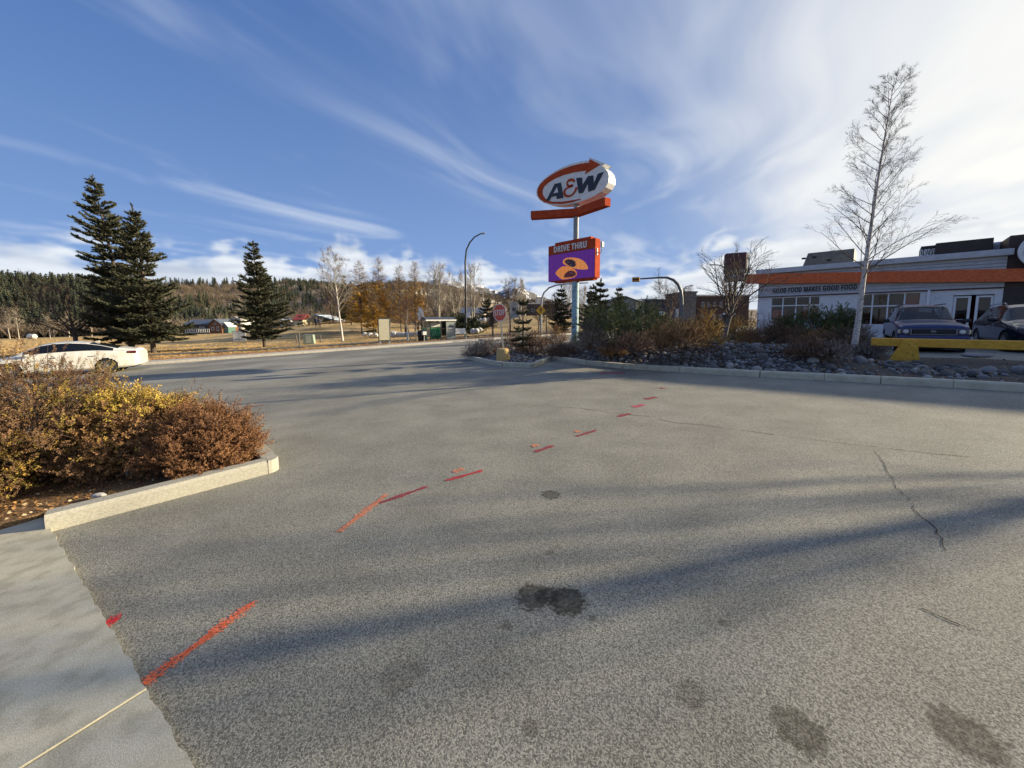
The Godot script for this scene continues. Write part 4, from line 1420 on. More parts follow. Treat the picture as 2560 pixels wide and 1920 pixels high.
	# pale poplar clumps
	for q in [[1098, 838, 672, 56.0, 3, "tall pale-stemmed poplar clump rising behind the bus shelter"], [1140, 838, 690, 60.0, 2, "pale poplar clump just left of the tall street lamp"], [1183, 838, 672, 55.0, 2, "pale bare poplar right of the tall street lamp"], [1300, 828, 705, 75.0, 3, "pale bare poplars behind the pedestrian crossing sign"], [1420, 812, 705, 80.0, 2, "thin bare tree just left of the tall sign pole, far back"], [1455, 812, 722, 70.0, 2, "thin bare tree partly behind the tall sign pole"]]:
		var p := D(q[0], q[1], q[3]); p.y = hgt(p.x, q[3])
		var h: float = D(q[0], q[2], q[3]).y - p.y
		bare_tree("poplar_tree", q[5], p, {"h": h, "r": 0.13, "top": 0.015, "boughs": 16, "start": 0.28, "levels": 3, "kids": [0, 5, 3], "angle": [0.5, 0.5, 0.6], "ratio": [0.4, 0.42, 0.5], "spread": 0.5, "shape0": 0.34, "shape1": 0.12, "bark": M.pale_bark, "twig_mat": M.pale_bark, "spray": 1, "spray_size": 0.5, "tip": 0.014, "twig_a": Color(0.38, 0.32, 0.25), "twig_b": Color(0.52, 0.46, 0.37), "stems": q[4], "open": 0.13}, k, "pale poplars beyond the street"); k += 1
	# thin street trees
	for q in [[1275, 832, 715, 42.0, "thin dark-crowned street tree just right of the stop sign"], [1346, 836, 770, 38.0, "small bare tree beside the pedestrian crossing pole"], [1366, 834, 760, 40.0, "small bare tree right of the pedestrian crossing pole"], [1232, 838, 790, 38.0, "small bare sapling left of the stop sign"], [1388, 828, 745, 46.0, "bare street tree left of the dark spruce by the sign pole"]]:
		var p := D(q[0], q[1], q[3]); p.y = hgt(p.x, q[3])
		var h: float = D(q[0], q[2], q[3]).y - p.y
		bare_tree("street_tree", q[4], p, {"h": h, "r": 0.05 + h * 0.012, "top": 0.01, "boughs": 14, "start": 0.34, "levels": 3, "kids": [0, 5, 3], "angle": [0.6, 0.6, 0.6], "ratio": [0.4, 0.45, 0.5], "spread": 0.75, "shape0": 0.34, "shape1": 0.14, "bark": M.grey_bark, "spray": 2, "spray_size": 0.45, "tip": 0.008, "twig_a": Color(0.12, 0.085, 0.065), "twig_b": Color(0.22, 0.16, 0.115)}, k, "thin street trees across the street"); k += 1
	# wide old bare tree by the white car, and pale trunks at the field's edge
	var wp := D(190, 858, 33.0); wp.y = hgt(wp.x, 33.0)
	bare_tree("bare_tree", "wide low leafless tree with a broken pale limb behind the white car", wp, {"h": 3.0, "r": 0.20, "top": 0.10, "boughs": 15, "start": 0.45, "levels": 3, "kids": [0, 8, 5], "angle": [0.7, 0.6, 0.7], "ratio": [0.5, 0.45, 0.5], "spread": 1.15, "shape0": 1.15, "shape1": 1.2, "taper": 0.3, "thin0": 0.5, "spray": 2, "spray_size": 0.5, "tip": 0.009, "twig_a": Color(0.10, 0.065, 0.05), "twig_b": Color(0.18, 0.115, 0.085)}, 91)
	for q in [[25, 848, 778, 150.0, "pale bare trunk at the field's far edge, leftmost of a row"], [48, 848, 775, 150.0, "pair of pale bare trunks at the field's far edge"], [126, 847, 790, 148.0, "pale bare tree at the field's edge left of the white tank"], [174, 846, 785, 148.0, "forked pale bare tree beside the small white tank"], [230, 845, 790, 150.0, "pale bare tree at the field's edge right of the white tank"], [425, 838, 775, 165.0, "pale bare tree behind the dark spruce pair at the field's edge"], [655, 826, 712, 120.0, "tall pale bare tree rising behind the lone spruce"], [602, 826, 745, 150.0, "pale bare tree beside the white two-storey house"]]:
		var p := D(q[0], q[1], q[3]); p.y = hgt(p.x, q[3])
		var h: float = maxf(D(q[0], q[2], q[3]).y - p.y, 6.0)
		bare_tree("bare_tree", q[4], p, {"h": h, "r": 0.2, "top": 0.03, "boughs": 14, "start": 0.3, "levels": 2, "kids": [0, 6, 3], "angle": [0.5, 0.5, 0.6], "ratio": [0.4, 0.45, 0.5], "spread": 0.6, "shape0": 0.32, "shape1": 0.12, "bark": M.pale_bark, "twig_mat": M.pale_bark, "spray": 2, "spray_size": 1.4, "tip": 0.03, "twig_a": Color(0.28, 0.22, 0.16), "twig_b": Color(0.40, 0.33, 0.25)}, k, "pale trees along the field's far edge"); k += 1

	# the white birch by the barrier
	var wb := on_bed(2132, 893)
	var tip := D(2218, 165, -wb.z + 0.2)
	var lean := (tip - wb); var hh := lean.y
	bare_tree("birch_tree", "tall slender leafless white birch standing in the rock bed beside the yellow barrier", wb, {"h": hh * 0.955, "r": 0.085, "top": 0.005, "boughs": 50, "start": 0.27, "levels": 3, "kids": [0, 8, 4], "angle": [0.5, 0.5, 0.6], "ratio": [0.4, 0.38, 0.42], "spread": 1.0, "shape0": 0.22, "shape1": 0.06, "bend": 0.02, "lift": 0.45, "wander": 0.16, "lean": Vector3(lean.x / hh, 0, 0), "bark": M.birch_bark, "twig_mat": M.birch_twig, "thin0": 0.30, "thin": 0.42, "spray": 1, "spray_size": 0.16, "tip": 0.0020, "twig_a": Color(0.10, 0.075, 0.06), "twig_b": Color(0.16, 0.12, 0.095)}, 117)
	# crab-apple in the bed
	var cp := on_bed(1806, 868)
	bare_tree("crab_apple_tree", "spreading leafless crab apple with dark crooked limbs in the rock bed", cp, {"h": 1.5, "r": 0.10, "top": 0.06, "boughs": 11, "start": 0.60, "levels": 3, "kids": [0, 9, 5], "angle": [0.6, 0.6, 0.6], "ratio": [0.5, 0.5, 0.45], "spread": 1.0, "shape0": 1.25, "shape1": 1.15, "taper": 0.25, "thin0": 0.55, "lift": 0.7, "wander": 0.28, "bark": M.grey_bark, "twig_mat": M.birch_twig, "spray": 1, "spray_size": 0.22, "tip": 0.005, "lean": Vector3(0.08, 0, 0), "twig_a": Color(0.10, 0.075, 0.065), "twig_b": Color(0.18, 0.14, 0.12)}, 131)
	# trees off to the right, whose long shadows lie across the lot
	bare_tree("birch_tree", "leafless birch out of view to the right, shading the near asphalt", land(22.0, 6.1), {"h": 9.5, "r": 0.16, "top": 0.02, "boughs": 26, "start": 0.35, "levels": 2, "kids": [0, 7, 4], "angle": [0.5, 0.5, 0.6], "ratio": [0.4, 0.4, 0.4], "spread": 0.7, "shape0": 0.26, "shape1": 0.08, "bark": M.birch_bark, "twig_mat": M.birch_twig, "tip": 0.006, "spray": 2, "spray_size": 0.4}, 141, "trees right of the lot")

	# mugo pines in the bed
	var pine := {"shoots": 0.0, "stems": 60, "sprigs": 26, "sprig": 0.17, "mesh": M.pine_tuft, "a": Color(0.040, 0.056, 0.020), "b": Color(0.135, 0.160, 0.055), "low": 0.0, "inner": 0.3, "loose": 0.10, "stem_r": 0.012, "stem_mat": M.bark}
	for q in [[1540, 868, 1.4, 1.55, "large bushy mountain pine in the rock bed just right of the tall sign pole"], [1612, 862, 1.25, 1.4, "bushy mountain pine beside the largest pine in the rock bed"], [1705, 858, 1.05, 1.0, "mountain pine in the rock bed left of the crab apple"], [1765, 850, 0.9, 1.05, "mountain pine directly behind the crab apple trunk"], [2040, 862, 1.0, 1.5, "dark mountain pine under the painted slogan on the restaurant wall"], [2098, 858, 0.8, 1.5, "dark mountain pine just left of the white birch"], [1965, 858, 0.8, 1.15, "small mountain pine between the crab apple and the white birch"]]:
		var p := on_bed(q[0], q[1])
		shrub("mountain_pine", q[4], p, Vector3(q[2], q[3], q[2]), pine, k, "mountain pines in the rock bed"); k += 1
	# juniper behind the shelter
	var jp := D(1150, 838, 52.0); jp.y = hgt(jp.x, 52.0)
	shrub("juniper", "broad dark juniper behind the bus shelter", jp, Vector3(3.6, 2.6, 2.0), {"stems": 70, "sprigs": 22, "sprig": 0.55, "mesh": M.tuft, "a": Color(0.03, 0.042, 0.022), "b": Color(0.07, 0.085, 0.035), "inner": 0.3, "loose": 0.3, "stem_r": 0.02}, k); k += 1

	# twiggy shrubs in the bed
	var twiggy := {"stems": 70, "sprigs": 10, "sprig": 0.16, "mesh": M.fine_sprig, "a": Color(0.10, 0.055, 0.032), "b": Color(0.20, 0.12, 0.07), "inner": 0.35, "loose": 0.05, "stem_r": 0.005}
	var russet := twiggy.duplicate(); russet.a = Color(0.16, 0.085, 0.035); russet.b = Color(0.34, 0.20, 0.085)
	var gold := twiggy.duplicate(); gold.a = Color(0.26, 0.15, 0.04); gold.b = Color(0.42, 0.27, 0.07)
	var grey := twiggy.duplicate(); grey.sprigs = 5; grey.a = Color(0.14, 0.11, 0.09); grey.b = Color(0.25, 0.20, 0.165); grey.stems = 110
	for q in [[1188, 892, 0.55, 0.6, grey, "grey twiggy shrub at the narrow tip of the rock bed"], [1222, 888, 0.5, 0.75, grey, "grey twiggy shrub just left of the stop sign's concrete base"], [1275, 885, 0.55, 0.95, twiggy, "dark brown shrub right behind the stop sign's concrete base"], [1330, 888, 0.6, 0.95, twiggy, "dark brown shrub beside the young spruce sapling"], [1345, 872, 0.6, 1.0, russet, "tan leafy shrub right of the young spruce sapling"], [1390, 868, 0.55, 1.0, russet, "tan leafy shrub just left of the tall sign pole"], [1405, 892, 0.5, 0.55, twiggy, "low dark shrub at the foot of the tall sign pole"], [1450, 890, 0.5, 0.5, grey, "low grey shrub in front of the tall sign pole"], [1478, 875, 0.45, 0.9, grey, "upright grey twigs just right of the tall sign pole"], [1530, 890, 0.45, 0.5, russet, "low russet shrub in front of the largest mountain pine"], [1585, 880, 0.5, 0.55, twiggy, "low dark shrub between the two largest mountain pines"], [1650, 872, 0.5, 0.7, russet, "russet shrub right of the largest mountain pines"], [1710, 872, 0.55, 0.75, russet, "pale russet shrub in front of the middle mountain pine"], [1762, 868, 0.5, 1.0, gold, "yellow-leaved shrub left of the crab apple trunk"], [1845, 865, 0.55, 1.1, gold, "yellow-leaved shrub right of the crab apple trunk"], [1880, 868, 0.5, 0.8, russet, "russet shrub in front of the white restaurant corner"], [1920, 866, 0.65, 1.15, twiggy, "tall dark twiggy shrub before the restaurant's red posters"], [1985, 872, 0.6, 0.8, twiggy, "brown twiggy shrub left of the dark boulder"], [2045, 876, 0.6, 0.75, russet, "tan twiggy shrub below the dark mountain pines"], [2100, 880, 0.55, 0.8, twiggy, "brown twiggy shrub at the foot of the white birch"], [2150, 872, 0.4, 0.8, grey, "thin grey shrub between the birch and the yellow barrier"], [2105, 845, 0.4, 1.45, gold, "tall thin shrub with yellow leaves just left of the white birch"], [1830, 850, 0.7, 1.35, gold, "tall golden-brown shrub directly behind the crab apple trunk"], [1872, 852, 0.65, 1.35, russet, "tall russet shrub at the white corner of the restaurant"], [1740, 850, 0.7, 1.3, russet, "tall russet shrub behind the middle mountain pine"], [1665, 852, 0.7, 1.25, twiggy, "tall dark shrub right of the two largest mountain pines"], [1580, 850, 0.7, 1.3, twiggy, "tall dark shrub behind the two largest mountain pines"], [1955, 855, 0.6, 1.2, twiggy, "tall dark twiggy shrub left of the dark mountain pines"], [2015, 890, 0.45, 0.45, twiggy, "low brown tangle right of the dark boulder"], [2070, 894, 0.45, 0.35, grey, "low grey tangle left of the birch's foot"], [2170, 895, 0.35, 0.35, grey, "low grey weeds right of the birch's foot"]]:
		var p := on_bed(q[0], q[1])
		shrub("twiggy_shrub", q[5], p, Vector3(q[2], q[3], q[2]), q[4], k, "shrubs in the rock bed"); k += 1
	# ground litter under them
	var r := RandomNumberGenerator.new(); r.seed = 321
	var xf := []; var cols := []
	for i in 6000:
		var p := bed_poly[r.randi() % bed_poly.size()].lerp(Vector2(6.0, 13.5), r.randf()) + Vector2(r.randf_range(-1.5, 1.5), r.randf_range(-1.5, 1.5))
		if not Geometry2D.is_point_in_polygon(p, bed_poly): continue
		xf.append(Transform3D(Basis.from_euler(Vector3(r.randf_range(-0.7, 0.7), r.randf() * TAU, r.randf_range(-0.7, 0.7))).scaled(Vector3.ONE * r.randf_range(0.03, 0.09)), bed_at(p.x, p.y, 0.03)))
		cols.append(Color(0.10, 0.045, 0.02).lerp(Color(0.30, 0.17, 0.07), r.randf()))
	var lt := copies("leaf_litter", M.leaf, M.leafy, xf, cols, get_node("rock_bed"))
	lt.set_meta("kind", "stuff")

	# left planter: three thick shrubs
	var base := {"stems": 260, "sprigs": 26, "sprig": 0.10, "mesh": M.sprig, "inner": 0.32, "loose": 0.05, "stem_r": 0.0045, "low": 0.0}
	var c0: Vector2 = M.pl[0]; var c1: Vector2 = M.pl[1]; var fd: Vector2 = M.pl[2]; var bk: Vector2 = M.pl[3]
	var sA := base.duplicate(); sA.a = Color(0.10, 0.052, 0.026); sA.b = Color(0.23, 0.13, 0.06); sA.c = Color(0.20, 0.17, 0.045); sA.c2 = Color(0.42, 0.25, 0.05); sA.c_over = 0.17; sA.stems = 330; sA.mesh = M.fine_sprig
	var sB := base.duplicate(); sB.a = Color(0.15, 0.075, 0.035); sB.b = Color(0.31, 0.17, 0.06); sB.c = Color(0.26, 0.16, 0.035); sB.c2 = Color(0.50, 0.36, 0.06); sB.c_over = 0.36; sB.top = 0.80; sB.stems = 300
	var sC := base.duplicate(); sC.a = Color(0.14, 0.062, 0.026); sC.b = Color(0.28, 0.135, 0.052); sC.c = Color(0.12, 0.055, 0.03); sC.c2 = Color(0.19, 0.10, 0.05); sC.c_over = 0.3; sC.stems = 340; sC.mesh = M.fine_sprig
	for q in [[Vector2(-0.25, 1.68), Vector3(1.0, 1.27, 0.9), sA, "grey-brown bushy shrub with a few yellow sprays in the left planter", 501], [Vector2(-1.15, 1.45), Vector3(0.95, 1.22, 0.8), sA, "grey-brown shrub at the far end of the left planter", 502], [Vector2(0.52, 1.30), Vector3(0.64, 0.84, 0.55), sB, "bright yellow-leaved shrub in the middle of the left planter", 503], [Vector2(1.10, 0.68), Vector3(0.54, 0.62, 0.48), sC, "rust-brown rounded shrub at the kerbed corner of the left planter", 504], [Vector2(0.85, 1.75), Vector3(0.5, 0.62, 0.5), sA, "brown shrub behind the rust-coloured one in the left planter", 505]]:
		var g: Vector2 = c0 + fd * q[0].x + bk * q[0].y
		shrub("leafy_shrub", q[3], land(g.x, g.y, 0.10), q[1], q[2], q[4], "shrubs in the left planter")

# ---------------------------------------------------------------- lettering
func letters(text: String, height: float, depth: float, bold := true, serif := false) -> TextMesh:
	var f := SystemFont.new()
	f.font_names = PackedStringArray(["Droid Serif" if serif else "Droid Sans"])
	f.font_weight = 700 if bold else 400
	var m := TextMesh.new()
	m.font = f
	m.text = text
	m.font_size = 64
	m.pixel_size = height / 46.0      # capitals are about 46 units tall at size 64
	m.depth = depth
	m.curve_step = 2.0
	return m

func ribbon(b: Bld, t: Transform3D, pts: Array, width: Array, depth: float) -> void:
	# a bent stroke of varying width, one strip of faces without overlaps
	var l := []; var r := []
	for i in pts.size():
		var d: Vector2 = (pts[mini(i + 1, pts.size() - 1)] - pts[maxi(i - 1, 0)]).normalized()
		var n: Vector2 = Vector2(-d.y, d.x) * float(width[i]) * 0.5
		l.append(pts[i] + n); r.append(pts[i] - n)
	for i in pts.size() - 1:
		var p := [r[i], r[i + 1], l[i + 1], l[i]]
		var f := []; var k := []
		for q in p:
			f.append(t * Vector3(q.x, q.y, depth)); k.append(t * Vector3(q.x, q.y, 0))
		b.quad(f[0], f[1], f[2], f[3])
		b.quad(k[0], k[1], f[1], f[0]); b.quad(k[2], k[3], f[3], f[2])

func smooth_line(pts: Array, n := 5, closed := false) -> Array:
	var out := []
	var m := pts.size()
	for i in (m if closed else m - 1):
		var p0: Vector2 = pts[(i - 1 + m) % m] if closed or i > 0 else pts[0]
		var p1: Vector2 = pts[i]; var p2: Vector2 = pts[(i + 1) % m]
		var p3: Vector2 = pts[(i + 2) % m] if closed or i < m - 2 else pts[m - 1]
		for k in n: out.append(p1.cubic_interpolate(p2, p0, p3, k / float(n)))
	if not closed: out.append(pts[-1])
	return out

# ---------------------------------------------------------------- the tall sign
func build_sign() -> void:
	var base := on_bed(1437, 858)
	var d := -base.z
	var t := thing("pylon_sign", "tall roadside pylon sign with white oval logo above a purple drive-thru screen", "sign", base, -0.794)
	var n := Vector3(-0.713, 0, 0.701)
	var inv := t.transform.affine_inverse()
	# photograph points on a plane of the sign to its own axes
	var on := func(zx: float, zy: float, off: float) -> Vector2:
		var p := inv * on_plane(1280.0 + zx * 0.22906, 360.0 + zy * 0.22906, base + n * off, n)
		return Vector2(p.x, p.y)
	var hy := func(zy: float) -> float: return (inv * D(1437.0, 360.0 + zy * 0.22906, d)).y
	var red := nmat(lin(0.36, 0.056, 0.022), lin(0.46, 0.082, 0.033), 2.0, 0.9, 0.02); red.metallic_specular = 0.2
	var white := nmat(lin(0.62, 0.62, 0.60), lin(0.76, 0.76, 0.74), 1.5, 0.45)
	var dark := mat(lin(0.012, 0.014, 0.022), 0.4)
	var grey := nmat(lin(0.20, 0.225, 0.235), lin(0.28, 0.31, 0.32), 1.0, 0.55)
	var blue := mat(Color.WHITE, 0.55)
	blue.albedo_texture = noise_tex([[0.0, lin(0.06, 0.075, 0.085)], [0.30, lin(0.18, 0.27, 0.31)], [0.36, lin(0.26, 0.42, 0.47)], [1.0, lin(0.34, 0.50, 0.54)]], 0.018, 512, FastNoiseLite.TYPE_SIMPLEX_SMOOTH, 6, 3)
	blue.uv1_triplanar = true; blue.uv1_world_triplanar = true; blue.uv1_scale = Vector3.ONE / 1.6
	# pole
	var b := Bld.new()
	var y1: float = hy.call(1500.0); var y2: float = hy.call(655.0)
	b.lathe(Transform3D(), [Vector2(0.158, -0.3), Vector2(0.158, y1 + 0.3), Vector2(0.11, y1 + 0.3)], 24)
	part("lower_pole", b, blue, t, true)
	b = Bld.new()
	b.lathe(Transform3D(), [Vector2(0.115, y1 + 0.2), Vector2(0.115, y2 + 0.25), Vector2(0.0, y2 + 0.25)], 24)
	part("upper_pole", b, grey, t, true)
	b = Bld.new()
	b.lathe(Transform3D(), [Vector2(0.0, 0.03), Vector2(0.32, 0.03), Vector2(0.32, -0.1)], 20)
	b.lathe(Transform3D(), [Vector2(0.26, 0.03), Vector2(0.26, 0.06), Vector2(0.15, 0.06)], 20)
	part("base_plate", b, grey, t)
	for k in 6:
		b = Bld.new()
		b.lathe(Transform3D(Basis(), Vector3(cos(k * TAU / 6) * 0.22, 0.06, sin(k * TAU / 6) * 0.22)), [Vector2(0.02, 0), Vector2(0.02, 0.07), Vector2(0, 0.07)], 6)
		part("bolt", b, grey, t)

	# screen cabinet
	var off := 0.2
	var bl: Vector2 = on.call(396, 1497, off); var br: Vector2 = on.call(906, 1466, off)
	var tl: Vector2 = on.call(396, 1109, off); var tr: Vector2 = on.call(906, 1035, off)
	var x0 := (bl.x + tl.x) * 0.5; var x1 := (br.x + tr.x) * 0.5
	var yb := (bl.y + br.y) * 0.5; var yt := (tl.y + tr.y) * 0.5
	var ym := yb + (yt - yb) * 0.745
	b = Bld.new()
	b.box(Transform3D(Basis(), Vector3((x0 + x1) / 2, (yb + yt) / 2, 0)), Vector3(x1 - x0, yt - yb, 0.4), 0.012)
	var cab := part("cabinet", b, red, t)
	b = Bld.new()
	var cw := x1 - x0
	b.bx(Vector3(x0 + cw * 0.52, yt + 0.055, 0), Vector3(cw * 0.76, 0.11, 0.30))
	part("trim_board", b, red, t)
	b = Bld.new(); b.bx(Vector3(x0 + cw * 0.55, yb - 0.04, 0), Vector3(cw * 0.82, 0.08, 0.32))
	part("trim_board", b, red, t)
	b = Bld.new()
	b.bx(Vector3((x0 + x1) / 2, ym, 0.203), Vector3(cw, 0.02, 0.012))
	part("divider", b, mat(lin(0.10, 0.03, 0.02), 0.6), cab)
	# screen
	b = Bld.new()
	b.quad_uv(Vector3(x0 + 0.02, yb + 0.025, 0.206), Vector3(x1 - 0.02, yb + 0.025, 0.206), Vector3(x1 - 0.02, ym - 0.015, 0.206), Vector3(x0 + 0.02, ym - 0.015, 0.206))
	var sm := mat(Color.WHITE, 0.4)
	var tex := screen_picture()
	sm.albedo_texture = tex; sm.albedo_color = Color(0.5, 0.5, 0.5)
	sm.emission_enabled = true; sm.emission_texture = tex; sm.emission = Color.BLACK; sm.emission_energy_multiplier = 0.38
	var scr := part("screen", b, sm, t)
	b = Bld.new()
	for k in 12:     # seams between the lamp modules
		b.bx(Vector3(x0 + cw * (k + 0.5) / 12.0, (yb + ym) / 2, 0.208), Vector3(0.004, ym - yb - 0.06, 0.002))
	part("module_seam", b, mat(lin(0.03, 0.01, 0.05), 0.5), scr)
	var tm := letters("DRIVE THRU", (yt - ym) * 0.64, 0.03)
	mpart("lettering", tm, white, t, Transform3D(Basis().scaled(Vector3(0.86, 1, 1)), Vector3(x0 + cw * 0.49, (yt + ym) / 2, 0.22)))
	# aerial on the right flank
	b = Bld.new()
	var ax := x1 + 0.0; var ay := yt - (yt - yb) * 0.30
	b.tube([Vector3(ax, ay - 0.10, 0.05), Vector3(ax + 0.18, ay - 0.14, 0.05), Vector3(ax + 0.24, ay + 0.02, 0.05), Vector3(ax + 0.25, ay + 0.22, 0.05)], [0.018, 0.018, 0.018, 0.018], 6)
	b.bx(Vector3(ax + 0.25, ay + 0.20, 0.05), Vector3(0.07, 0.22, 0.16))
	b.bx(Vector3(ax + 0.012, ay - 0.06, 0.05), Vector3(0.02, 0.3, 0.08))
	part("aerial", b, grey, t)

	# two-winged red bar below the oval
	var yb0: float = hy.call(795.0); var yb1: float = hy.call(712.0)
	for wing in [[Vector3(-1.92, 0, -0.38), 0.34], [Vector3(0.97, 0, 1.5), 0.34]]:
		var dir: Vector3 = t.basis.inverse() * (wing[0] as Vector3)
		var l := dir.length() + 0.04
		var bs := Basis(dir.normalized(), Vector3.UP, dir.normalized().cross(Vector3.UP))
		b = Bld.new()
		b.box(Transform3D(bs, dir.normalized() * (l * 0.5 + 0.012) + Vector3(0, (yb0 + yb1) / 2, 0)), Vector3(l, yb1 - yb0, wing[1]), 0.01)
		part("wing_bar", b, red, t)

	# oval with arrow
	var z := 0.20
	var trace := func(src: Array, close: bool) -> PackedVector2Array:
		var out := PackedVector2Array()
		for q in src: out.append(on.call(q[0], q[1], z))
		return out
	var rim := [[265, 530], [272, 485], [295, 442], [335, 395], [393, 345], [463, 299], [543, 257], [632, 221], [735, 194], [838, 176], [848, 148], [1018, 214], [975, 243], [1015, 266], [1045, 305], [1059, 355], [1052, 415], [1022, 472], [972, 520], [902, 565], [812, 607], [712, 640], [610, 660], [503, 668], [412, 660], [343, 641], [297, 607], [271, 567]]
	var rp: PackedVector2Array = trace.call(rim, true)
	b = Bld.new()
	b.prism(Transform3D(Basis(), Vector3(0, 0, -0.32)), rp, 0.52)
	var oval := part("oval_case", b, white, t)
	# the whole swoosh and arrow
	var sw := [[278, 525], [284, 487], [308, 442], [352, 396], [412, 351], [482, 309], [562, 271], [652, 240], [752, 216], [843, 203], [850, 166], [965, 226], [797, 331], [813, 291], [742, 299], [652, 316], [562, 340], [475, 375], [404, 418], [353, 462], [333, 508], [338, 556], [366, 598], [402, 620], [442, 631], [540, 631], [640, 617], [752, 598], [750, 606], [650, 639], [540, 655], [430, 652], [352, 633], [308, 602], [284, 565]]
	b = Bld.new(); b.prism(Transform3D(Basis(), Vector3(0, 0, 0.2)), trace.call(sw, true), 0.018)
	part("arrow", b, red, oval)
	# the letters
	var lt := [[[372, 626], [470, 436], [536, 424], [563, 588], [492, 600], [486, 566], [432, 577], [408, 618]], [[704, 372], [766, 368], [771, 452], [833, 352], [889, 345], [893, 440], [940, 327], [1002, 305], [903, 500], [836, 520], [829, 430], [776, 533], [732, 541]]]
	for k in 2:
		b = Bld.new(); b.prism(Transform3D(Basis(), Vector3(0, 0, 0.2)), trace.call(lt[k], true), 0.028)
		part("letter", b, dark, oval)
	b = Bld.new(); b.prism(Transform3D(Basis(), Vector3(0, 0, 0.2)), trace.call([[456, 541], [497, 472], [508, 528]], true), 0.031)
	part("letter_gap", b, white, oval)
	b = Bld.new()
	var amp := []
	for q in [[684, 412], [662, 392], [628, 396], [604, 420], [606, 448], [632, 462], [664, 452], [630, 468], [588, 492], [572, 530], [586, 562], [626, 570], [668, 546], [694, 508], [706, 472]]: amp.append(on.call(q[0], q[1], z))
	var sm2 := smooth_line(amp, 4)
	var wd := []
	for i in sm2.size(): wd.append(0.11 * (0.55 + 0.45 * absf(sin(i * 0.19 + 0.6))))
	ribbon(b, Transform3D(Basis(), Vector3(0, 0, 0.2)), sm2, wd, 0.024)
	part("letter", b, red, oval)

func screen_picture() -> ImageTexture:
	# what the lamp screen shows: two halves of a turnover with dark berry filling on purple
	var w := 384; var h := 224
	var im := Image.create(w, h, false, Image.FORMAT_RGB8)
	im.fill(Color(0.33, 0.10, 0.50))
	var nz := FastNoiseLite.new(); nz.frequency = 0.16; nz.fractal_octaves = 3; nz.seed = 6
	var draw := func(poly: Array, c1: Color, c2: Color, rough: float) -> void:
		var p := PackedVector2Array()
		for q in smooth_line(poly, 6, true): p.append(q)
		for y in h:
			for x in w:
				var j := Vector2(nz.get_noise_2d(x * 2.0, y * 2.0 + 300.0), nz.get_noise_2d(x * 2.0 + 500.0, y * 2.0)) * rough
				if Geometry2D.is_point_in_polygon(Vector2(x, y) + j, p):
					im.set_pixel(x, y, c1.lerp(c2, clampf(0.5 + nz.get_noise_2d(x * 3.0, y * 3.0) * 1.3, 0.0, 1.0)))
	var px := func(zx: float, zy: float) -> Vector2:
		# from the zoomed photograph: the screen's corners are (397,1205) (905,1148) (905,1455) (397,1490)
		var u := (zx - 397.0) / 508.0
		var top := lerpf(1205.0, 1148.0, u); var bot := lerpf(1490.0, 1460.0, u)
		return Vector2(u * w, (zy - top) / (bot - top) * h)
	var mk := func(a: Array) -> Array:
		var o := []
		for q in a: o.append(px.call(q[0], q[1]))
		return o
	draw.call(mk.call([[566, 1272], [600, 1238], [690, 1236], [770, 1262], [820, 1310], [838, 1368], [760, 1370], [690, 1355], [620, 1325], [575, 1300]]), Color(0.72, 0.33, 0.12), Color(1.0, 0.74, 0.42), 3.0)
	draw.call(mk.call([[588, 1275], [615, 1252], [670, 1258], [705, 1285], [708, 1325], [680, 1340], [640, 1325], [605, 1300]]), Color(0.07, 0.02, 0.07), Color(0.20, 0.10, 0.22), 9.0)
	draw.call(mk.call([[482, 1398], [530, 1345], [590, 1325], [665, 1345], [715, 1385], [724, 1425], [690, 1455], [620, 1470], [560, 1472], [515, 1440]]), Color(0.70, 0.30, 0.10), Color(1.0, 0.72, 0.38), 3.0)
	draw.call(mk.call([[580, 1450], [600, 1405], [645, 1378], [700, 1392], [712, 1425], [680, 1448], [630, 1452]]), Color(0.10, 0.02, 0.05), Color(0.40, 0.08, 0.16), 9.0)
	for q in [[624, 1282], [655, 1310], [650, 1400], [672, 1410]]:
		var c: Vector2 = px.call(q[0], q[1])
		im.fill_rect(Rect2i(int(c.x), int(c.y), 4, 3), Color(0.85, 0.82, 0.85))
	return ImageTexture.create_from_image(im)

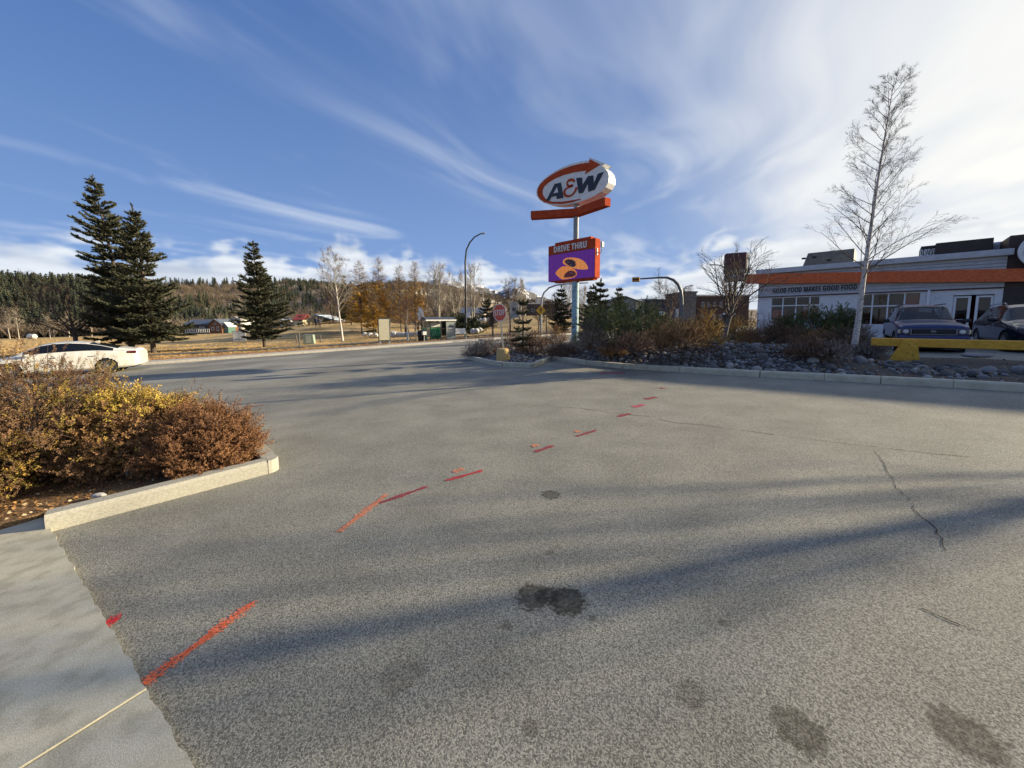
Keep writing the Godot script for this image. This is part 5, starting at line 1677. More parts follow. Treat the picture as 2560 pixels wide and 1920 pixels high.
# ---------------------------------------------------------------- stop sign in its concrete drum
func build_stop() -> void:
	var base := G(1258, 903, 0.10)
	var t := thing("stop_sign", "red octagonal stop sign on a leaning post set in a yellow concrete drum", "sign", base)
	var drum := nmat(lin(0.42, 0.27, 0.085), lin(0.58, 0.43, 0.20), 0.7, 0.85, 0.03)
	var b := Bld.new()
	b.lathe(Transform3D(Basis(Vector3(0, 0, 1), 0.03)), [Vector2(0.25, -0.1), Vector2(0.255, 0.05), Vector2(0.225, 0.44), Vector2(0.205, 0.47), Vector2(0.0, 0.475)], 24)
	part("drum", b, drum, t, true)
	var d := -base.z
	var foot := Vector3(0.0, 0.46, 0.0)
	var top := D(1249, 762, d - 0.0) - base; top.z = 0
	b = Bld.new()
	b.box(Transform3D(aim(top - foot).orthonormalized(), (foot + top) * 0.5), Vector3(0.05, (top - foot).length(), 0.05))
	part("post", b, nmat(lin(0.22, 0.215, 0.20), lin(0.34, 0.33, 0.30), 0.4, 0.5), t)
	var up := (top - foot).normalized()
	var nrm := Vector3(-0.62, 0.03, 0.785).normalized()
	nrm = (nrm - up * nrm.dot(up)).normalized()
	var bs := Basis(up.cross(nrm).normalized(), up, nrm)
	var c := top - up * 0.285 + nrm * 0.035
	var oct := func(r: float) -> PackedVector2Array:
		var o := PackedVector2Array()
		for k in 8: o.append(Vector2(cos(PI / 8 + k * PI / 4), sin(PI / 8 + k * PI / 4)) * r)
		return o
	b = Bld.new(); b.prism(Transform3D(bs, c), oct.call(0.335), 0.004)
	var plate := part("plate", b, nmat(lin(0.62, 0.60, 0.57), lin(0.72, 0.70, 0.67), 0.5, 0.5), t)
	b = Bld.new(); b.prism(Transform3D(bs, c), oct.call(0.308), 0.007)
	part("red_field", b, nmat(lin(0.58, 0.075, 0.045), lin(0.70, 0.11, 0.065), 0.6, 0.5), plate)
	mpart("lettering", letters("STOP", 0.205, 0.004), mat(lin(0.70, 0.68, 0.64), 0.5), plate, Transform3D(bs.scaled_local(Vector3(0.72, 1, 1)), c + nrm * 0.009))
	# something small and red lies beside it
	var rp := G(1237, 880, 0.2)
	b = Bld.new(); b.blob(Transform3D(Basis.from_euler(Vector3(0.2, 0.4, 0.5)), Vector3.ZERO), Vector3(0.10, 0.13, 0.05), 8, 6)
	var rg := thing("paper_cup", "crumpled red litter caught in the twigs left of the concrete drum", "litter", rp)
	part("crumpled_paper", b, mat(lin(0.45, 0.02, 0.02), 0.6), rg)

# ---------------------------------------------------------------- the restaurant
const FA := Vector3(16.55, 0, -25.06)     # left front corner, on plan
func build_restaurant() -> void:
	var gy := 0.45
	var at := FA + Vector3(0, gy, 0)
	var t := thing("restaurant", "single-storey fast-food restaurant with grey siding, an orange band and dark roof signs", "building", at, -0.794)
	var inv := t.transform.affine_inverse()
	var n := Vector3(-0.713, 0, 0.701)
	var on := func(px: float, py: float, off: float) -> Vector2:
		var p := inv * on_plane(px, py, at + n * off, n)
		return Vector2(p.x, p.y)
	var L := 23.0; var Dp := 15.0
	var siding := nmat(lin(0.38, 0.40, 0.41), lin(0.47, 0.49, 0.50), 2.0, 0.55)
	var wallm := nmat(lin(0.58, 0.59, 0.60), lin(0.68, 0.69, 0.69), 2.5, 0.8)
	var trim := nmat(lin(0.40, 0.42, 0.44), lin(0.50, 0.52, 0.54), 2.0, 0.45)
	var brown := nmat(lin(0.030, 0.019, 0.016), lin(0.046, 0.030, 0.024), 2.0, 0.6)
	var darkred := mat(lin(0.06, 0.008, 0.01), 0.5)
	var orange := nmat(lin(0.54, 0.088, 0.014), lin(0.70, 0.16, 0.04), 1.2, 0.6, 0.03)
	var black := mat(lin(0.012, 0.012, 0.014), 0.6)
	var pane := glass(0.45)
	var white := nmat(lin(0.66, 0.67, 0.68), lin(0.74, 0.75, 0.76), 1.0, 0.5)
	var b := Bld.new()
	# heights on the wall
	var y_strip: float = on.call(2200.0, 730.0, 0.0).y       # foot of the siding
	var y_cope0: float = on.call(2440.0, 645.0, 0.0).y
	var y_cope1: float = on.call(2440.0, 631.5, 0.0).y
	var wl: Array = [on.call(1929, 746, 0).x, on.call(2050, 746, 0).x]
	var wm: Array = [on.call(2150, 735, 0).x, on.call(2303, 735, 0).x]
	var dr: Array = [on.call(2384, 740, 0).x, on.call(2487, 740, 0).x]
	var tower_x: float = on.call(2512, 700, 0).x
	var sill := 1.05; var top := y_strip - 0.06
	var door_top: float = on.call(2430, 737, 0).y
	# wall with real openings: piers, sills and heads
	var th := 0.25
	var pier := func(x0: float, x1: float, y0: float, y1: float) -> void:
		var q := Bld.new()
		q.box(Transform3D(Basis(), Vector3((x0 + x1) / 2, (y0 + y1) / 2, -th / 2)), Vector3(x1 - x0, y1 - y0, th))
		part("wall", q, wallm, t)
	pier.call(0.0, wl[0], -0.2, top)
	pier.call(wl[0], wl[1], -0.2, sill)
	pier.call(wl[1], wm[0], -0.2, top)
	pier.call(wm[0], wm[1], -0.2, 0.75)
	pier.call(wm[1], dr[0], -0.2, top)
	pier.call(dr[0], dr[1], door_top, top)
	pier.call(dr[1], tower_x, -0.2, top)
	pier.call(0.0, tower_x, top, y_cope0)
	# left flank, back, right flank, floor, roof
	for s in [[Vector3(0.125, (y_cope0 - 0.2) / 2, -Dp / 2 - 0.13), Vector3(0.25, y_cope0 + 0.2, Dp - 0.26)], [Vector3(L / 2, (y_cope0 - 0.2) / 2, -Dp + 0.12), Vector3(L - 0.52, y_cope0 + 0.2, 0.24)], [Vector3(L - 0.125, (y_cope0 - 0.2) / 2, -Dp / 2 - 0.13), Vector3(0.25, y_cope0 + 0.2, Dp - 0.26)]]:
		b = Bld.new(); b.bx(s[0], s[1]); part("wall", b, wallm, t)
	b = Bld.new(); b.bx(Vector3(L / 2, -0.05, -Dp / 2), Vector3(L - 0.6, 0.1, Dp - 0.6)); part("floor", b, mat(lin(0.16, 0.10, 0.08), 0.5), t)
	b = Bld.new(); b.bx(Vector3(L / 2, y_cope0 - 0.35, -Dp / 2), Vector3(L - 0.54, 0.12, Dp - 0.54)); part("roof", b, mat(lin(0.12, 0.12, 0.12), 0.9), t)
	# inside: a counter wall with red panels and lit menu boards' bright faces
	b = Bld.new(); b.bx(Vector3(L * 0.4, 1.3, -5.2), Vector3(L * 0.75, 2.6, 0.15)); part("inner_wall", b, nmat(lin(0.28, 0.05, 0.035), lin(0.36, 0.08, 0.05), 2.0), t)
	for k in 5:
		b = Bld.new(); b.bx(Vector3(2.0 + k * 2.0, 0.40, -2.2), Vector3(0.9, 0.06, 0.7), 0.0, 0.01); b.bx(Vector3(2.0 + k * 2.0, 0.20, -2.2), Vector3(0.08, 0.36, 0.08))
		part("table", b, mat(lin(0.3, 0.25, 0.2), 0.4), t)

	# ribbed siding: one lath a course
	var y := y_strip
	var courses := int((y_cope0 - y_strip) / 0.16)
	var hgt1 := (y_cope0 - y_strip) / courses
	for k in courses:
		b = Bld.new()
		var pr := PackedVector2Array([Vector2(0, 0), Vector2(0.055, 0.006), Vector2(0.02, hgt1 - 0.02), Vector2(0, hgt1 - 0.004)])
		var tf := Transform3D(Basis(Vector3(0, 0, 1), Vector3(0, 1, 0), Vector3(-1, 0, 0)), Vector3(tower_x, y + k * hgt1, 0.003))
		b.prism(tf, pr, tower_x)
		part("siding_course", b, siding, t)
	b = Bld.new(); b.bx(Vector3(tower_x / 2, (y_cope0 + y_cope1) / 2 + 0.02, 0.0), Vector3(tower_x + 0.3, y_cope1 - y_cope0 + 0.04, 0.52), 0.0, 0.02)
	part("coping", b, trim, t)
	b = Bld.new(); b.bx(Vector3(tower_x / 2, y_strip - 0.03, 0.02), Vector3(tower_x, 0.06, 0.10)); part("red_trim", b, darkred, t)
	# orange band, sloping a little as it runs
	var oa: Vector2 = on.call(1861, 709, 0.3); var ob: Vector2 = on.call(2560, 703.5, 0.3)
	var slope := (ob.y - oa.y) / (ob.x - oa.x)
	var x1 := ob.x + 6.0
	b = Bld.new()
	var band := PackedVector2Array([Vector2(oa.x, oa.y), Vector2(x1, oa.y + slope * (x1 - oa.x)), Vector2(x1, oa.y + slope * (x1 - oa.x) + 0.58), Vector2(oa.x, oa.y + 0.62)])
	b.prism(Transform3D(Basis(), Vector3(0, 0, 0.045)), band, 0.26)
	part("orange_band", b, orange, t)
	# slogan
	var ta: Vector2 = on.call(1933, 735, 0.05); var tb: Vector2 = on.call(2128, 722, 0.05)
	var tm := letters("GOOD FOOD MAKES GOOD FOOD", 0.30, 0.03)
	mpart("lettering", tm, black, t, Transform3D(Basis().scaled(Vector3(0.62, 1, 1)), Vector3((ta.x + tb.x) / 2 + 0.1, (ta.y + tb.y) / 2 + 0.14, 0.06)))

	# windows: frame, mullions, panes
	for w in [[wl, [1958, 1991, 2025], sill, 0.62], [wm, [2182, 2221, 2262], 0.75, 0.60]]:
		var xa: float = w[0][0]; var xb: float = w[0][1]
		var win := Node3D.new(); win.name = "window"; t.add_child(win, true)
		var cuts := [xa]
		for px in w[1]: cuts.append(on.call(px, 745, 0).x)
		cuts.append(xb)
		var ymid := lerpf(w[2], top, w[3])
		for i in cuts.size() - 1:
			for rr in [[w[2], ymid], [ymid, top]]:
				b = Bld.new()
				b.quad(Vector3(cuts[i] + 0.03, rr[0] + 0.03, -0.10), Vector3(cuts[i + 1] - 0.03, rr[0] + 0.03, -0.10), Vector3(cuts[i + 1] - 0.03, rr[1] - 0.03, -0.10), Vector3(cuts[i] + 0.03, rr[1] - 0.03, -0.10))
				part("pane", b, pane, win)
		for i in cuts.size():
			b = Bld.new(); b.bx(Vector3(cuts[i], (w[2] + top) / 2, -0.08), Vector3(0.06, top - w[2], 0.10)); part("mullion", b, white, win)
		for yy in [w[2] + 0.02, ymid, top - 0.03]:
			b = Bld.new(); b.bx(Vector3((xa + xb) / 2, yy, -0.077), Vector3(xb - xa, 0.06, 0.10)); part("rail", b, white, win)
	# posters in the left window, red sheets in the middle one
	var post := mat(lin(0.50, 0.05, 0.03), 0.5)
	for q in [[1930, 1953, 0.0, 0.60], [2008, 2046, 0.05, 0.45]]:
		b = Bld.new(); var pa: float = on.call(q[0], 765, 0).x; var pb: float = on.call(q[1], 765, 0).x
		b.box(Transform3D(Basis(), Vector3((pa + pb) / 2, sill + 0.35, -0.16)), Vector3(pb - pa, 0.62, 0.006)); part("poster", b, post, t)
	b = Bld.new(); var pc: float = on.call(2028, 762, 0).x
	b.box(Transform3D(Basis(), Vector3(pc, sill + 0.80, -0.16)), Vector3(0.75, 0.26, 0.006)); part("poster", b, white, t)
	b = Bld.new()
	b.prism(Transform3D(Basis(), Vector3(pc, sill + 0.80, -0.156)), PackedVector2Array([Vector2(-0.28, -0.03), Vector2(0.12, -0.03), Vector2(0.12, -0.09), Vector2(0.30, 0.0), Vector2(0.12, 0.09), Vector2(0.12, 0.03), Vector2(-0.28, 0.03)]), 0.006)
	part("poster_arrow", b, post, t)
	var rx: float = on.call(2288, 740, 0).x
	b = Bld.new(); b.bx(Vector3(rx, (top + 1.5) / 2, -0.4), Vector3(0.6, top - 1.5, 0.02)); part("poster", b, post, t)
	# downpipe and a small drawn mark
	b = Bld.new(); var dx: float = on.call(2321, 740, 0).x
	b.bx(Vector3(dx, y_strip / 2, 0.06), Vector3(0.10, y_strip, 0.08)); part("downpipe", b, white, t)
	b = Bld.new()
	var mk: Vector2 = on.call(2345, 746, 0)
	for q in [[-0.12, -0.08, -0.09, 0.10], [-0.09, 0.10, -0.03, -0.06], [0.0, -0.04, 0.05, 0.02], [0.05, 0.02, 0.12, -0.03]]:
		b.tube([Vector3(mk.x + q[0], mk.y + q[1], 0.004), Vector3(mk.x + q[2], mk.y + q[3], 0.004)], [0.006, 0.006], 4)
	part("scrawl", b, mat(lin(0.2, 0.2, 0.22), 0.8), t)
	# double doors
	for k in 2:
		var xa: float = on.call([2385, 2441][k], 745, 0).x; var xb: float = on.call([2429, 2486][k], 745, 0).x
		var dn := Node3D.new(); dn.name = "door"; t.add_child(dn, true)
		var dt := door_top - 0.05
		for s in [[(xa + xb) / 2, dt - 0.04, xb - xa, 0.08], [(xa + xb) / 2, 0.10, xb - xa, 0.20], [xa + 0.045, dt / 2, 0.09, dt - 0.28], [xb - 0.045, dt / 2, 0.09, dt - 0.28]]:
			b = Bld.new(); b.bx(Vector3(s[0], s[1] + (0.06 if s[2] < 0.2 else 0.0), -0.10), Vector3(s[2], s[3], 0.05)); part("frame", b, white, dn)
		b = Bld.new(); b.quad(Vector3(xa + 0.09, 0.2, -0.10), Vector3(xb - 0.09, 0.2, -0.10), Vector3(xb - 0.09, dt - 0.08, -0.10), Vector3(xa + 0.09, dt - 0.08, -0.10)); part("pane", b, pane, dn)
		b = Bld.new(); b.tube([Vector3(xa + 0.12, 1.05, -0.05), Vector3(xb - 0.12, 1.05, -0.05)], [0.018, 0.018], 6); part("handle", b, trim, dn)
	# corner tower
	b = Bld.new()
	var tt: float = on.call(2535, 585, 0.4).y
	b.bx(Vector3(tower_x + 2.6, tt / 2 - 0.1, -2.62), Vector3(5.19, tt + 0.2, 5.2), 0.0, 0.02)
	part("tower", b, brown, t)
	# the taller main block beyond it, which throws the long shade over the rock bed
	b = Bld.new(); b.bx(Vector3(tower_x + 11.5, 3.4, -4.6), Vector3(12.6, 7.2, 8.0), 0.0, 0.02)
	part("main_block", b, brown, t)
	# round sign on it
	var rc: Vector2 = on.call(2622, 622, 0.55)
	var disc := Node3D.new(); disc.name = "round_sign"; t.add_child(disc, true)
	b = Bld.new(); b.lathe(Transform3D(Basis(Vector3(1, 0, 0), PI / 2), Vector3(rc.x, rc.y, 0.42)), [Vector2(0.0, 0.0), Vector2(0.82, 0.0), Vector2(0.82, 0.16), Vector2(0.0, 0.16)], 40); part("case", b, white, disc)
	b = Bld.new(); b.lathe(Transform3D(Basis(Vector3(1, 0, 0), PI / 2), Vector3(rc.x, rc.y, 0.585)), [Vector2(0.0, 0.0), Vector2(0.66, 0.0), Vector2(0.66, 0.012), Vector2(0.0, 0.012)], 40); part("red_disc", b, post, disc)
	mpart("lettering", letters("A&W", 0.42, 0.02), white, disc, Transform3D(Basis(), Vector3(rc.x, rc.y, 0.61)))
	# roof plant screen, ribbed
	var ra: Vector2 = on.call(1995, 662, -2.4); var rb: Vector2 = on.call(2135, 640, -2.4)
	var rt: float = on.call(2070, 628, -2.4).y
	var unit := Node3D.new(); unit.name = "roof_unit"; t.add_child(unit, true)
	var um := nmat(lin(0.13, 0.135, 0.125), lin(0.19, 0.195, 0.18), 1.5, 0.7)
	b = Bld.new()
	b.prism(Transform3D(Basis(), Vector3(0, 0, -4.6)), PackedVector2Array([Vector2(ra.x, y_cope0 - 0.3), Vector2(rb.x, y_cope0 - 0.3), Vector2(rb.x, rt), Vector2(ra.x + 0.5, rt)]), 2.2)
	part("casing", b, um, unit)
	for k in 9:
		b = Bld.new(); b.bx(Vector3(lerpf(ra.x + 0.6, rb.x - 0.1, k / 8.0), (y_cope0 + rt) / 2 - 0.1, -2.385), Vector3(0.05, rt - y_cope0 + 0.1, 0.03)); part("rib", b, um, unit)
	for q in [[2009, 646], [2035, 643], [2072, 650]]:
		var v: Vector2 = on.call(q[0], q[1], -2.3)
		b = Bld.new(); b.bx(Vector3(v.x, v.y, -2.37), Vector3(0.22, 0.12, 0.04)); part("vent", b, black, unit)
	# dark sign box on the roof: a lettered end and a long face
	var xb0: float = on.call(2303, 620, -1.2).x; var xb1: float = on.call(2340, 610, -1.2).x; var xb2: float = on.call(2485, 600, -1.2).x
	var yt0: float = on.call(2340, 608, -1.2).y
	var bxn := Node3D.new(); bxn.name = "roof_sign"; t.add_child(bxn, true)
	b = Bld.new()
	b.bx(Vector3((xb1 + xb2) / 2, (y_cope0 + yt0) / 2 - 0.1, -2.4), Vector3(xb2 - xb1, yt0 - y_cope0 + 0.2, 2.4), 0.0, 0.02)
	part("box", b, brown, bxn)
	b = Bld.new()
	b.bx(Vector3((xb0 + xb1) / 2, (y_cope0 + yt0) / 2 - 0.13, -2.5), Vector3(xb1 - xb0 - 0.01, yt0 - y_cope0 + 0.14, 2.0))
	part("end_box", b, nmat(lin(0.022, 0.018, 0.02), lin(0.035, 0.028, 0.03), 1.0, 0.6), bxn)
	mpart("lettering", letters("DRIVE", 0.34, 0.03), white, bxn, Transform3D(Basis().scaled(Vector3(0.42, 1, 1)), Vector3((xb0 + xb1) / 2, yt0 - 0.42, -1.48)))
	b = Bld.new()
	b.lathe(Transform3D(Basis(), Vector3(xb2 + 0.35, y_cope0, -2.6)), [Vector2(0.42, -0.3), Vector2(0.42, yt0 - y_cope0 - 0.25), Vector2(0.30, yt0 - y_cope0 - 0.1), Vector2(0, yt0 - y_cope0 - 0.08)], 20)
	part("flue", b, trim, t, true)

	# drive-thru boards seen past the left corner
	var pp := at + Vector3(-1.3, -0.2, -1.0)
	var mb := thing("menu_board", "dark drive-thru menu board standing off the restaurant's left corner", "sign", pp, 0.3)
	b = Bld.new(); b.bx(Vector3(0, 1.0, 0), Vector3(0.8, 1.3, 0.2), 0.0, 0.02); part("board", b, black, mb)
	b = Bld.new(); b.bx(Vector3(0, 1.7, 0), Vector3(0.9, 0.12, 0.26), 0.0, 0.02); part("hood", b, white, mb)
	b = Bld.new(); b.bx(Vector3(0, 0.15, 0), Vector3(0.14, 0.5, 0.1)); part("post", b, black, mb)

# ---------------------------------------------------------------- yellow timber barrier
func build_barrier() -> void:
	var leg0 := on_bed(2262, 899)
	var dir := Vector3(0.744, 0, 0.668)
	var nrm := Vector3(-0.668, 0, 0.744)
	var t := thing("timber_barrier", "low yellow-painted timber barrier on splayed feet in front of the parked vehicles", "barrier", leg0)
	var ym := nmat(lin(0.58, 0.29, 0.016), lin(0.72, 0.40, 0.04), 0.8, 0.6, 0.03)
	var bs := Basis(dir, Vector3.UP, nrm)
	var la: Vector3 = on_plane(2177, 860, leg0, nrm) - leg0
	var s0 := la.dot(dir)
	var h := 0.58
	var b := Bld.new()
	b.box(Transform3D(bs, dir * ((s0 + 7.5) / 2) + Vector3(0, h - 0.11, 0)), Vector3(7.5 - s0, 0.22, 0.20), 0.012)
	part("beam", b, ym, t)
	for k in 3:
		var o := dir * (k * 3.0)
		var foot := Bld.new()
		foot.prism(Transform3D(bs, o + nrm * 0.102 + Vector3(0, bed_h((leg0 + o).x, -(leg0 + o).z) - bed_h(leg0.x, -leg0.z) + hgt((leg0 + o).x, -(leg0 + o).z) - hgt(leg0.x, -leg0.z), 0)), PackedVector2Array([Vector2(-0.34, -0.06), Vector2(0.26, -0.06), Vector2(0.18, h - 0.04), Vector2(-0.08, h - 0.04)]), 0.16)
		part("foot", foot, ym, t)
		for q in [Vector2(0.03, 0.42), Vector2(0.02, 0.22), Vector2(0.12, 0.15)]:
			foot = Bld.new(); foot.box(Transform3D(bs, o + nrm * 0.262 + dir * q.x + Vector3(0, q.y, 0)), Vector3(0.025, 0.025, 0.012)); part("bolt", foot, mat(lin(0.08, 0.05, 0.02), 0.6), t)
	# a flat slab of stone and the big dark boulder of the bed
	var sp := on_bed(2440, 888)
	var nz := FastNoiseLite.new(); nz.seed = 3; nz.frequency = 0.02
	b = Bld.new(); b.blob(Transform3D(), Vector3(0.40, 0.07, 0.25), 12, 7, 0.3, nz)
	part("boulder_body", b, nmat(lin(0.16, 0.16, 0.165), lin(0.24, 0.24, 0.245), 0.6), thing("flat_boulder", "flat grey slab of rock lying behind the yellow barrier", "boulder", sp))
	var dp := on_bed(1985, 880)
	b = Bld.new(); b.blob(Transform3D(Basis(Vector3.UP, 0.5)), Vector3(0.5, 0.26, 0.4), 14, 9, 0.3, nz, 20.0)
	part("boulder_body", b, nmat(lin(0.075, 0.075, 0.08), lin(0.13, 0.13, 0.135), 0.6), thing("dark_boulder", "large dark boulder half hidden under the shrubs of the rock bed", "boulder", dp))

# ---------------------------------------------------------------- vehicles
# A body is lofted from sections along its length (x forwards), each running from the sill up over the roof to the middle.
func loft_body(k: Dictionary, t: Node3D, paint: Material, win: Material) -> void:
	var xs := []
	var n := 130
	for i in n + 1: xs.append(lerpf(k.x0, k.x1, i / float(n)))
	for e in k.get("extra", []): xs.append(e)
	xs.sort()
	var cols := 27
	var g := []
	for x in xs:
		var y0 := table(k.sill, x); var yb := table(k.belt, x); var yr := maxf(table(k.roof, x), yb + 0.02)
		var w: float = table(k.half, x); var wr: float = table(k.roofw, x)
		var row := PackedVector3Array()
		for j in 15:
			var f := j / 14.0
			var bulge := 1.0 - 0.10 * pow(maxf(0.0, 1.0 - f * 9.0), 2.0) - 0.03 * pow(maxf(0.0, (f - 0.75) * 4.0), 2.0)
			row.push_back(Vector3(x, lerpf(y0, yb, f), w * bulge))
		row.push_back(Vector3(x, yb + 0.012, w * 0.94))
		for j in 4:
			var f := (j + 1) / 4.0
			row.push_back(Vector3(x, lerpf(yb, yr - minf(0.045, (yr - yb) * 0.5), f), lerpf(w * 0.925, wr, pow(f, 1.15))))
		for j in 7:
			var f := (j + 1) / 7.0
			row.push_back(Vector3(x, yr - minf(0.045, (yr - yb) * 0.5) + minf(0.075, (yr - yb) * 0.9 + 0.02) * sin(f * PI / 2), wr * cos(f * PI / 2)))
		g.append(row)
	var pb := Bld.new(); var sws := [Bld.new(), Bld.new()]; var pils := {}; var fw := Bld.new(); var rw := Bld.new(); var none := Bld.new()
	for i in xs.size() - 1:
		var xm: float = (xs[i] + xs[i + 1]) * 0.5
		for j in cols - 1:
			var c: Vector3 = (g[i][j] + g[i + 1][j + 1]) * 0.5
			var cut := false
			for a in k.wheels:
				if j < 14 and Vector2(c.x - a[0], c.y - a[1]).length() < a[2]: cut = true
			if cut: continue
			var dst := pb
			var pillar := -99.0
			var hi := table(k.roof, xm) - table(k.belt, xm)
			if j >= 16 and j <= 18 and hi > 0.10 and xm > k.glass[0] and xm < k.glass[1]:
				dst = none
				for p in k.pillars:
					if absf(xm - p[0]) < p[1]: pillar = p[0]
			elif j >= 20 and xm > k.screen[0] and xm < k.screen[1]: dst = fw
			elif j >= 20 and xm > k.rear[0] and xm < k.rear[1]: dst = rw
			for s in [1.0, -1.0]:
				var q := [g[i][j], g[i + 1][j], g[i + 1][j + 1], g[i][j + 1]]
				for m in 4: q[m] = q[m] * Vector3(1, 1, s)
				var to := dst
				if dst == none:
					var key := [pillar if pillar > -90.0 else snappedf(xm - 0.0, 100.0), s]
					if pillar > -90.0:
						if not pils.has(key): pils[key] = Bld.new()
						to = pils[key]
					else:
						var bay := 0
						for p in k.pillars:
							if xm > p[0]: bay += 1
						key = ["w", bay, s]
						if not pils.has(key): pils[key] = Bld.new()
						to = pils[key]
				if s > 0: to.quad(q[0], q[1], q[2], q[3])
				else: to.quad(q[3], q[2], q[1], q[0])
	# close the two ends
	for e in [0, g.size() - 1]:
		var row: PackedVector3Array = g[e]
		for j in cols - 1:
			var p := row[j]; var q := row[j + 1]
			var p2 := p * Vector3(1, 1, -1); var q2 := q * Vector3(1, 1, -1)
			if e == 0: pb.quad(p, q, q2, p2)
			else: pb.quad(p2, q2, q, p)
	part("body", pb, paint, t, true)
	for key in pils:
		if key[0] is String: part("side_window", pils[key], win, t, true)
		else: part("door_pillar", pils[key], k.get("pillar_mat", win), t, true)
	part("windscreen", fw, k.get("screen_mat", win), t, true)
	if rw.v.size(): part("rear_window", rw, win, t, true)
	# dark underside and wheel wells
	var ub := Bld.new()
	ub.bx(Vector3((k.x0 + k.x1) / 2, 0.33, 0), Vector3((k.x1 - k.x0) * 0.9, 0.24, table(k.half, 0.0) * 1.5))
	for a in k.wheels:
		for s in [1.0, -1.0]:
			ub.lathe(Transform3D(Basis(Vector3(1, 0, 0), PI / 2 * s), Vector3(a[0], a[1], s * (table(k.half, a[0]) - 0.28))), [Vector2(0, 0.0), Vector2(a[2] + 0.02, 0.0), Vector2(a[2] + 0.02, 0.25)], 20)
	part("underbody", ub, M.tyre, t)

func wheel(t: Node3D, at: Vector3, r: float, s: float, spokes: int, rimc: Material) -> void:
	var w := Node3D.new(); w.name = "wheel"; t.add_child(w, true); w.position = at
	var bs := Basis(Vector3(1, 0, 0), PI / 2 * s)
	var b := Bld.new()
	b.lathe(Transform3D(bs, Vector3(0, 0, -0.11 * s)), [Vector2(r * 0.66, 0.0), Vector2(r * 0.94, 0.0), Vector2(r, 0.04), Vector2(r, 0.18), Vector2(r * 0.95, 0.22), Vector2(r * 0.70, 0.225), Vector2(r * 0.66, 0.20)], 28)
	part("tyre", b, M.tyre, w, true)
	b = Bld.new()
	b.lathe(Transform3D(bs, Vector3(0, 0, -0.11 * s)), [Vector2(r * 0.70, 0.225), Vector2(r * 0.63, 0.205), Vector2(r * 0.62, 0.15)], 28)
	part("rim", b, rimc, w, true)
	b = Bld.new()
	b.lathe(Transform3D(bs, Vector3(0, 0, -0.11 * s)), [Vector2(0.0, 0.13), Vector2(r * 0.64, 0.13)], 24)
	part("brake_disc", b, mat(lin(0.02, 0.02, 0.02), 0.6), w)
	b = Bld.new()
	for k in spokes:
		var a := TAU * k / spokes
		b.box(Transform3D(Basis(Vector3(0, 0, 1), a), Vector3(cos(a) * r * 0.34, sin(a) * r * 0.34, s * 0.085)), Vector3(r * 0.62, r * (0.045 if spokes > 8 else 0.13), 0.03))
	b.lathe(Transform3D(bs, Vector3(0, 0, 0)), [Vector2(r * 0.14, 0.06), Vector2(r * 0.14, 0.11), Vector2(0, 0.115)], 12)
	part("spokes", b, rimc, w)

func car_materials() -> void:
	M.tyre = mat(lin(0.016, 0.016, 0.017), 0.85)
	M.alloy = mat(lin(0.42, 0.42, 0.43), 0.35, 0.7)
	M.tint = mat(lin(0.006, 0.007, 0.008), 0.05)
	M.lamp_glass = mat(lin(0.62, 0.62, 0.60), 0.12)
	M.rubber = mat(lin(0.015, 0.015, 0.016), 0.7)

func coat(c1: Color, c2: Color, rough := 0.35) -> StandardMaterial3D:
	var m := nmat(c1, c2, 1.1, rough, 0.02)
	m.uv1_world_triplanar = false
	m.metallic_specular = 0.3
	m.clearcoat_enabled = true; m.clearcoat = 0.55; m.clearcoat_roughness = 0.03
	return m

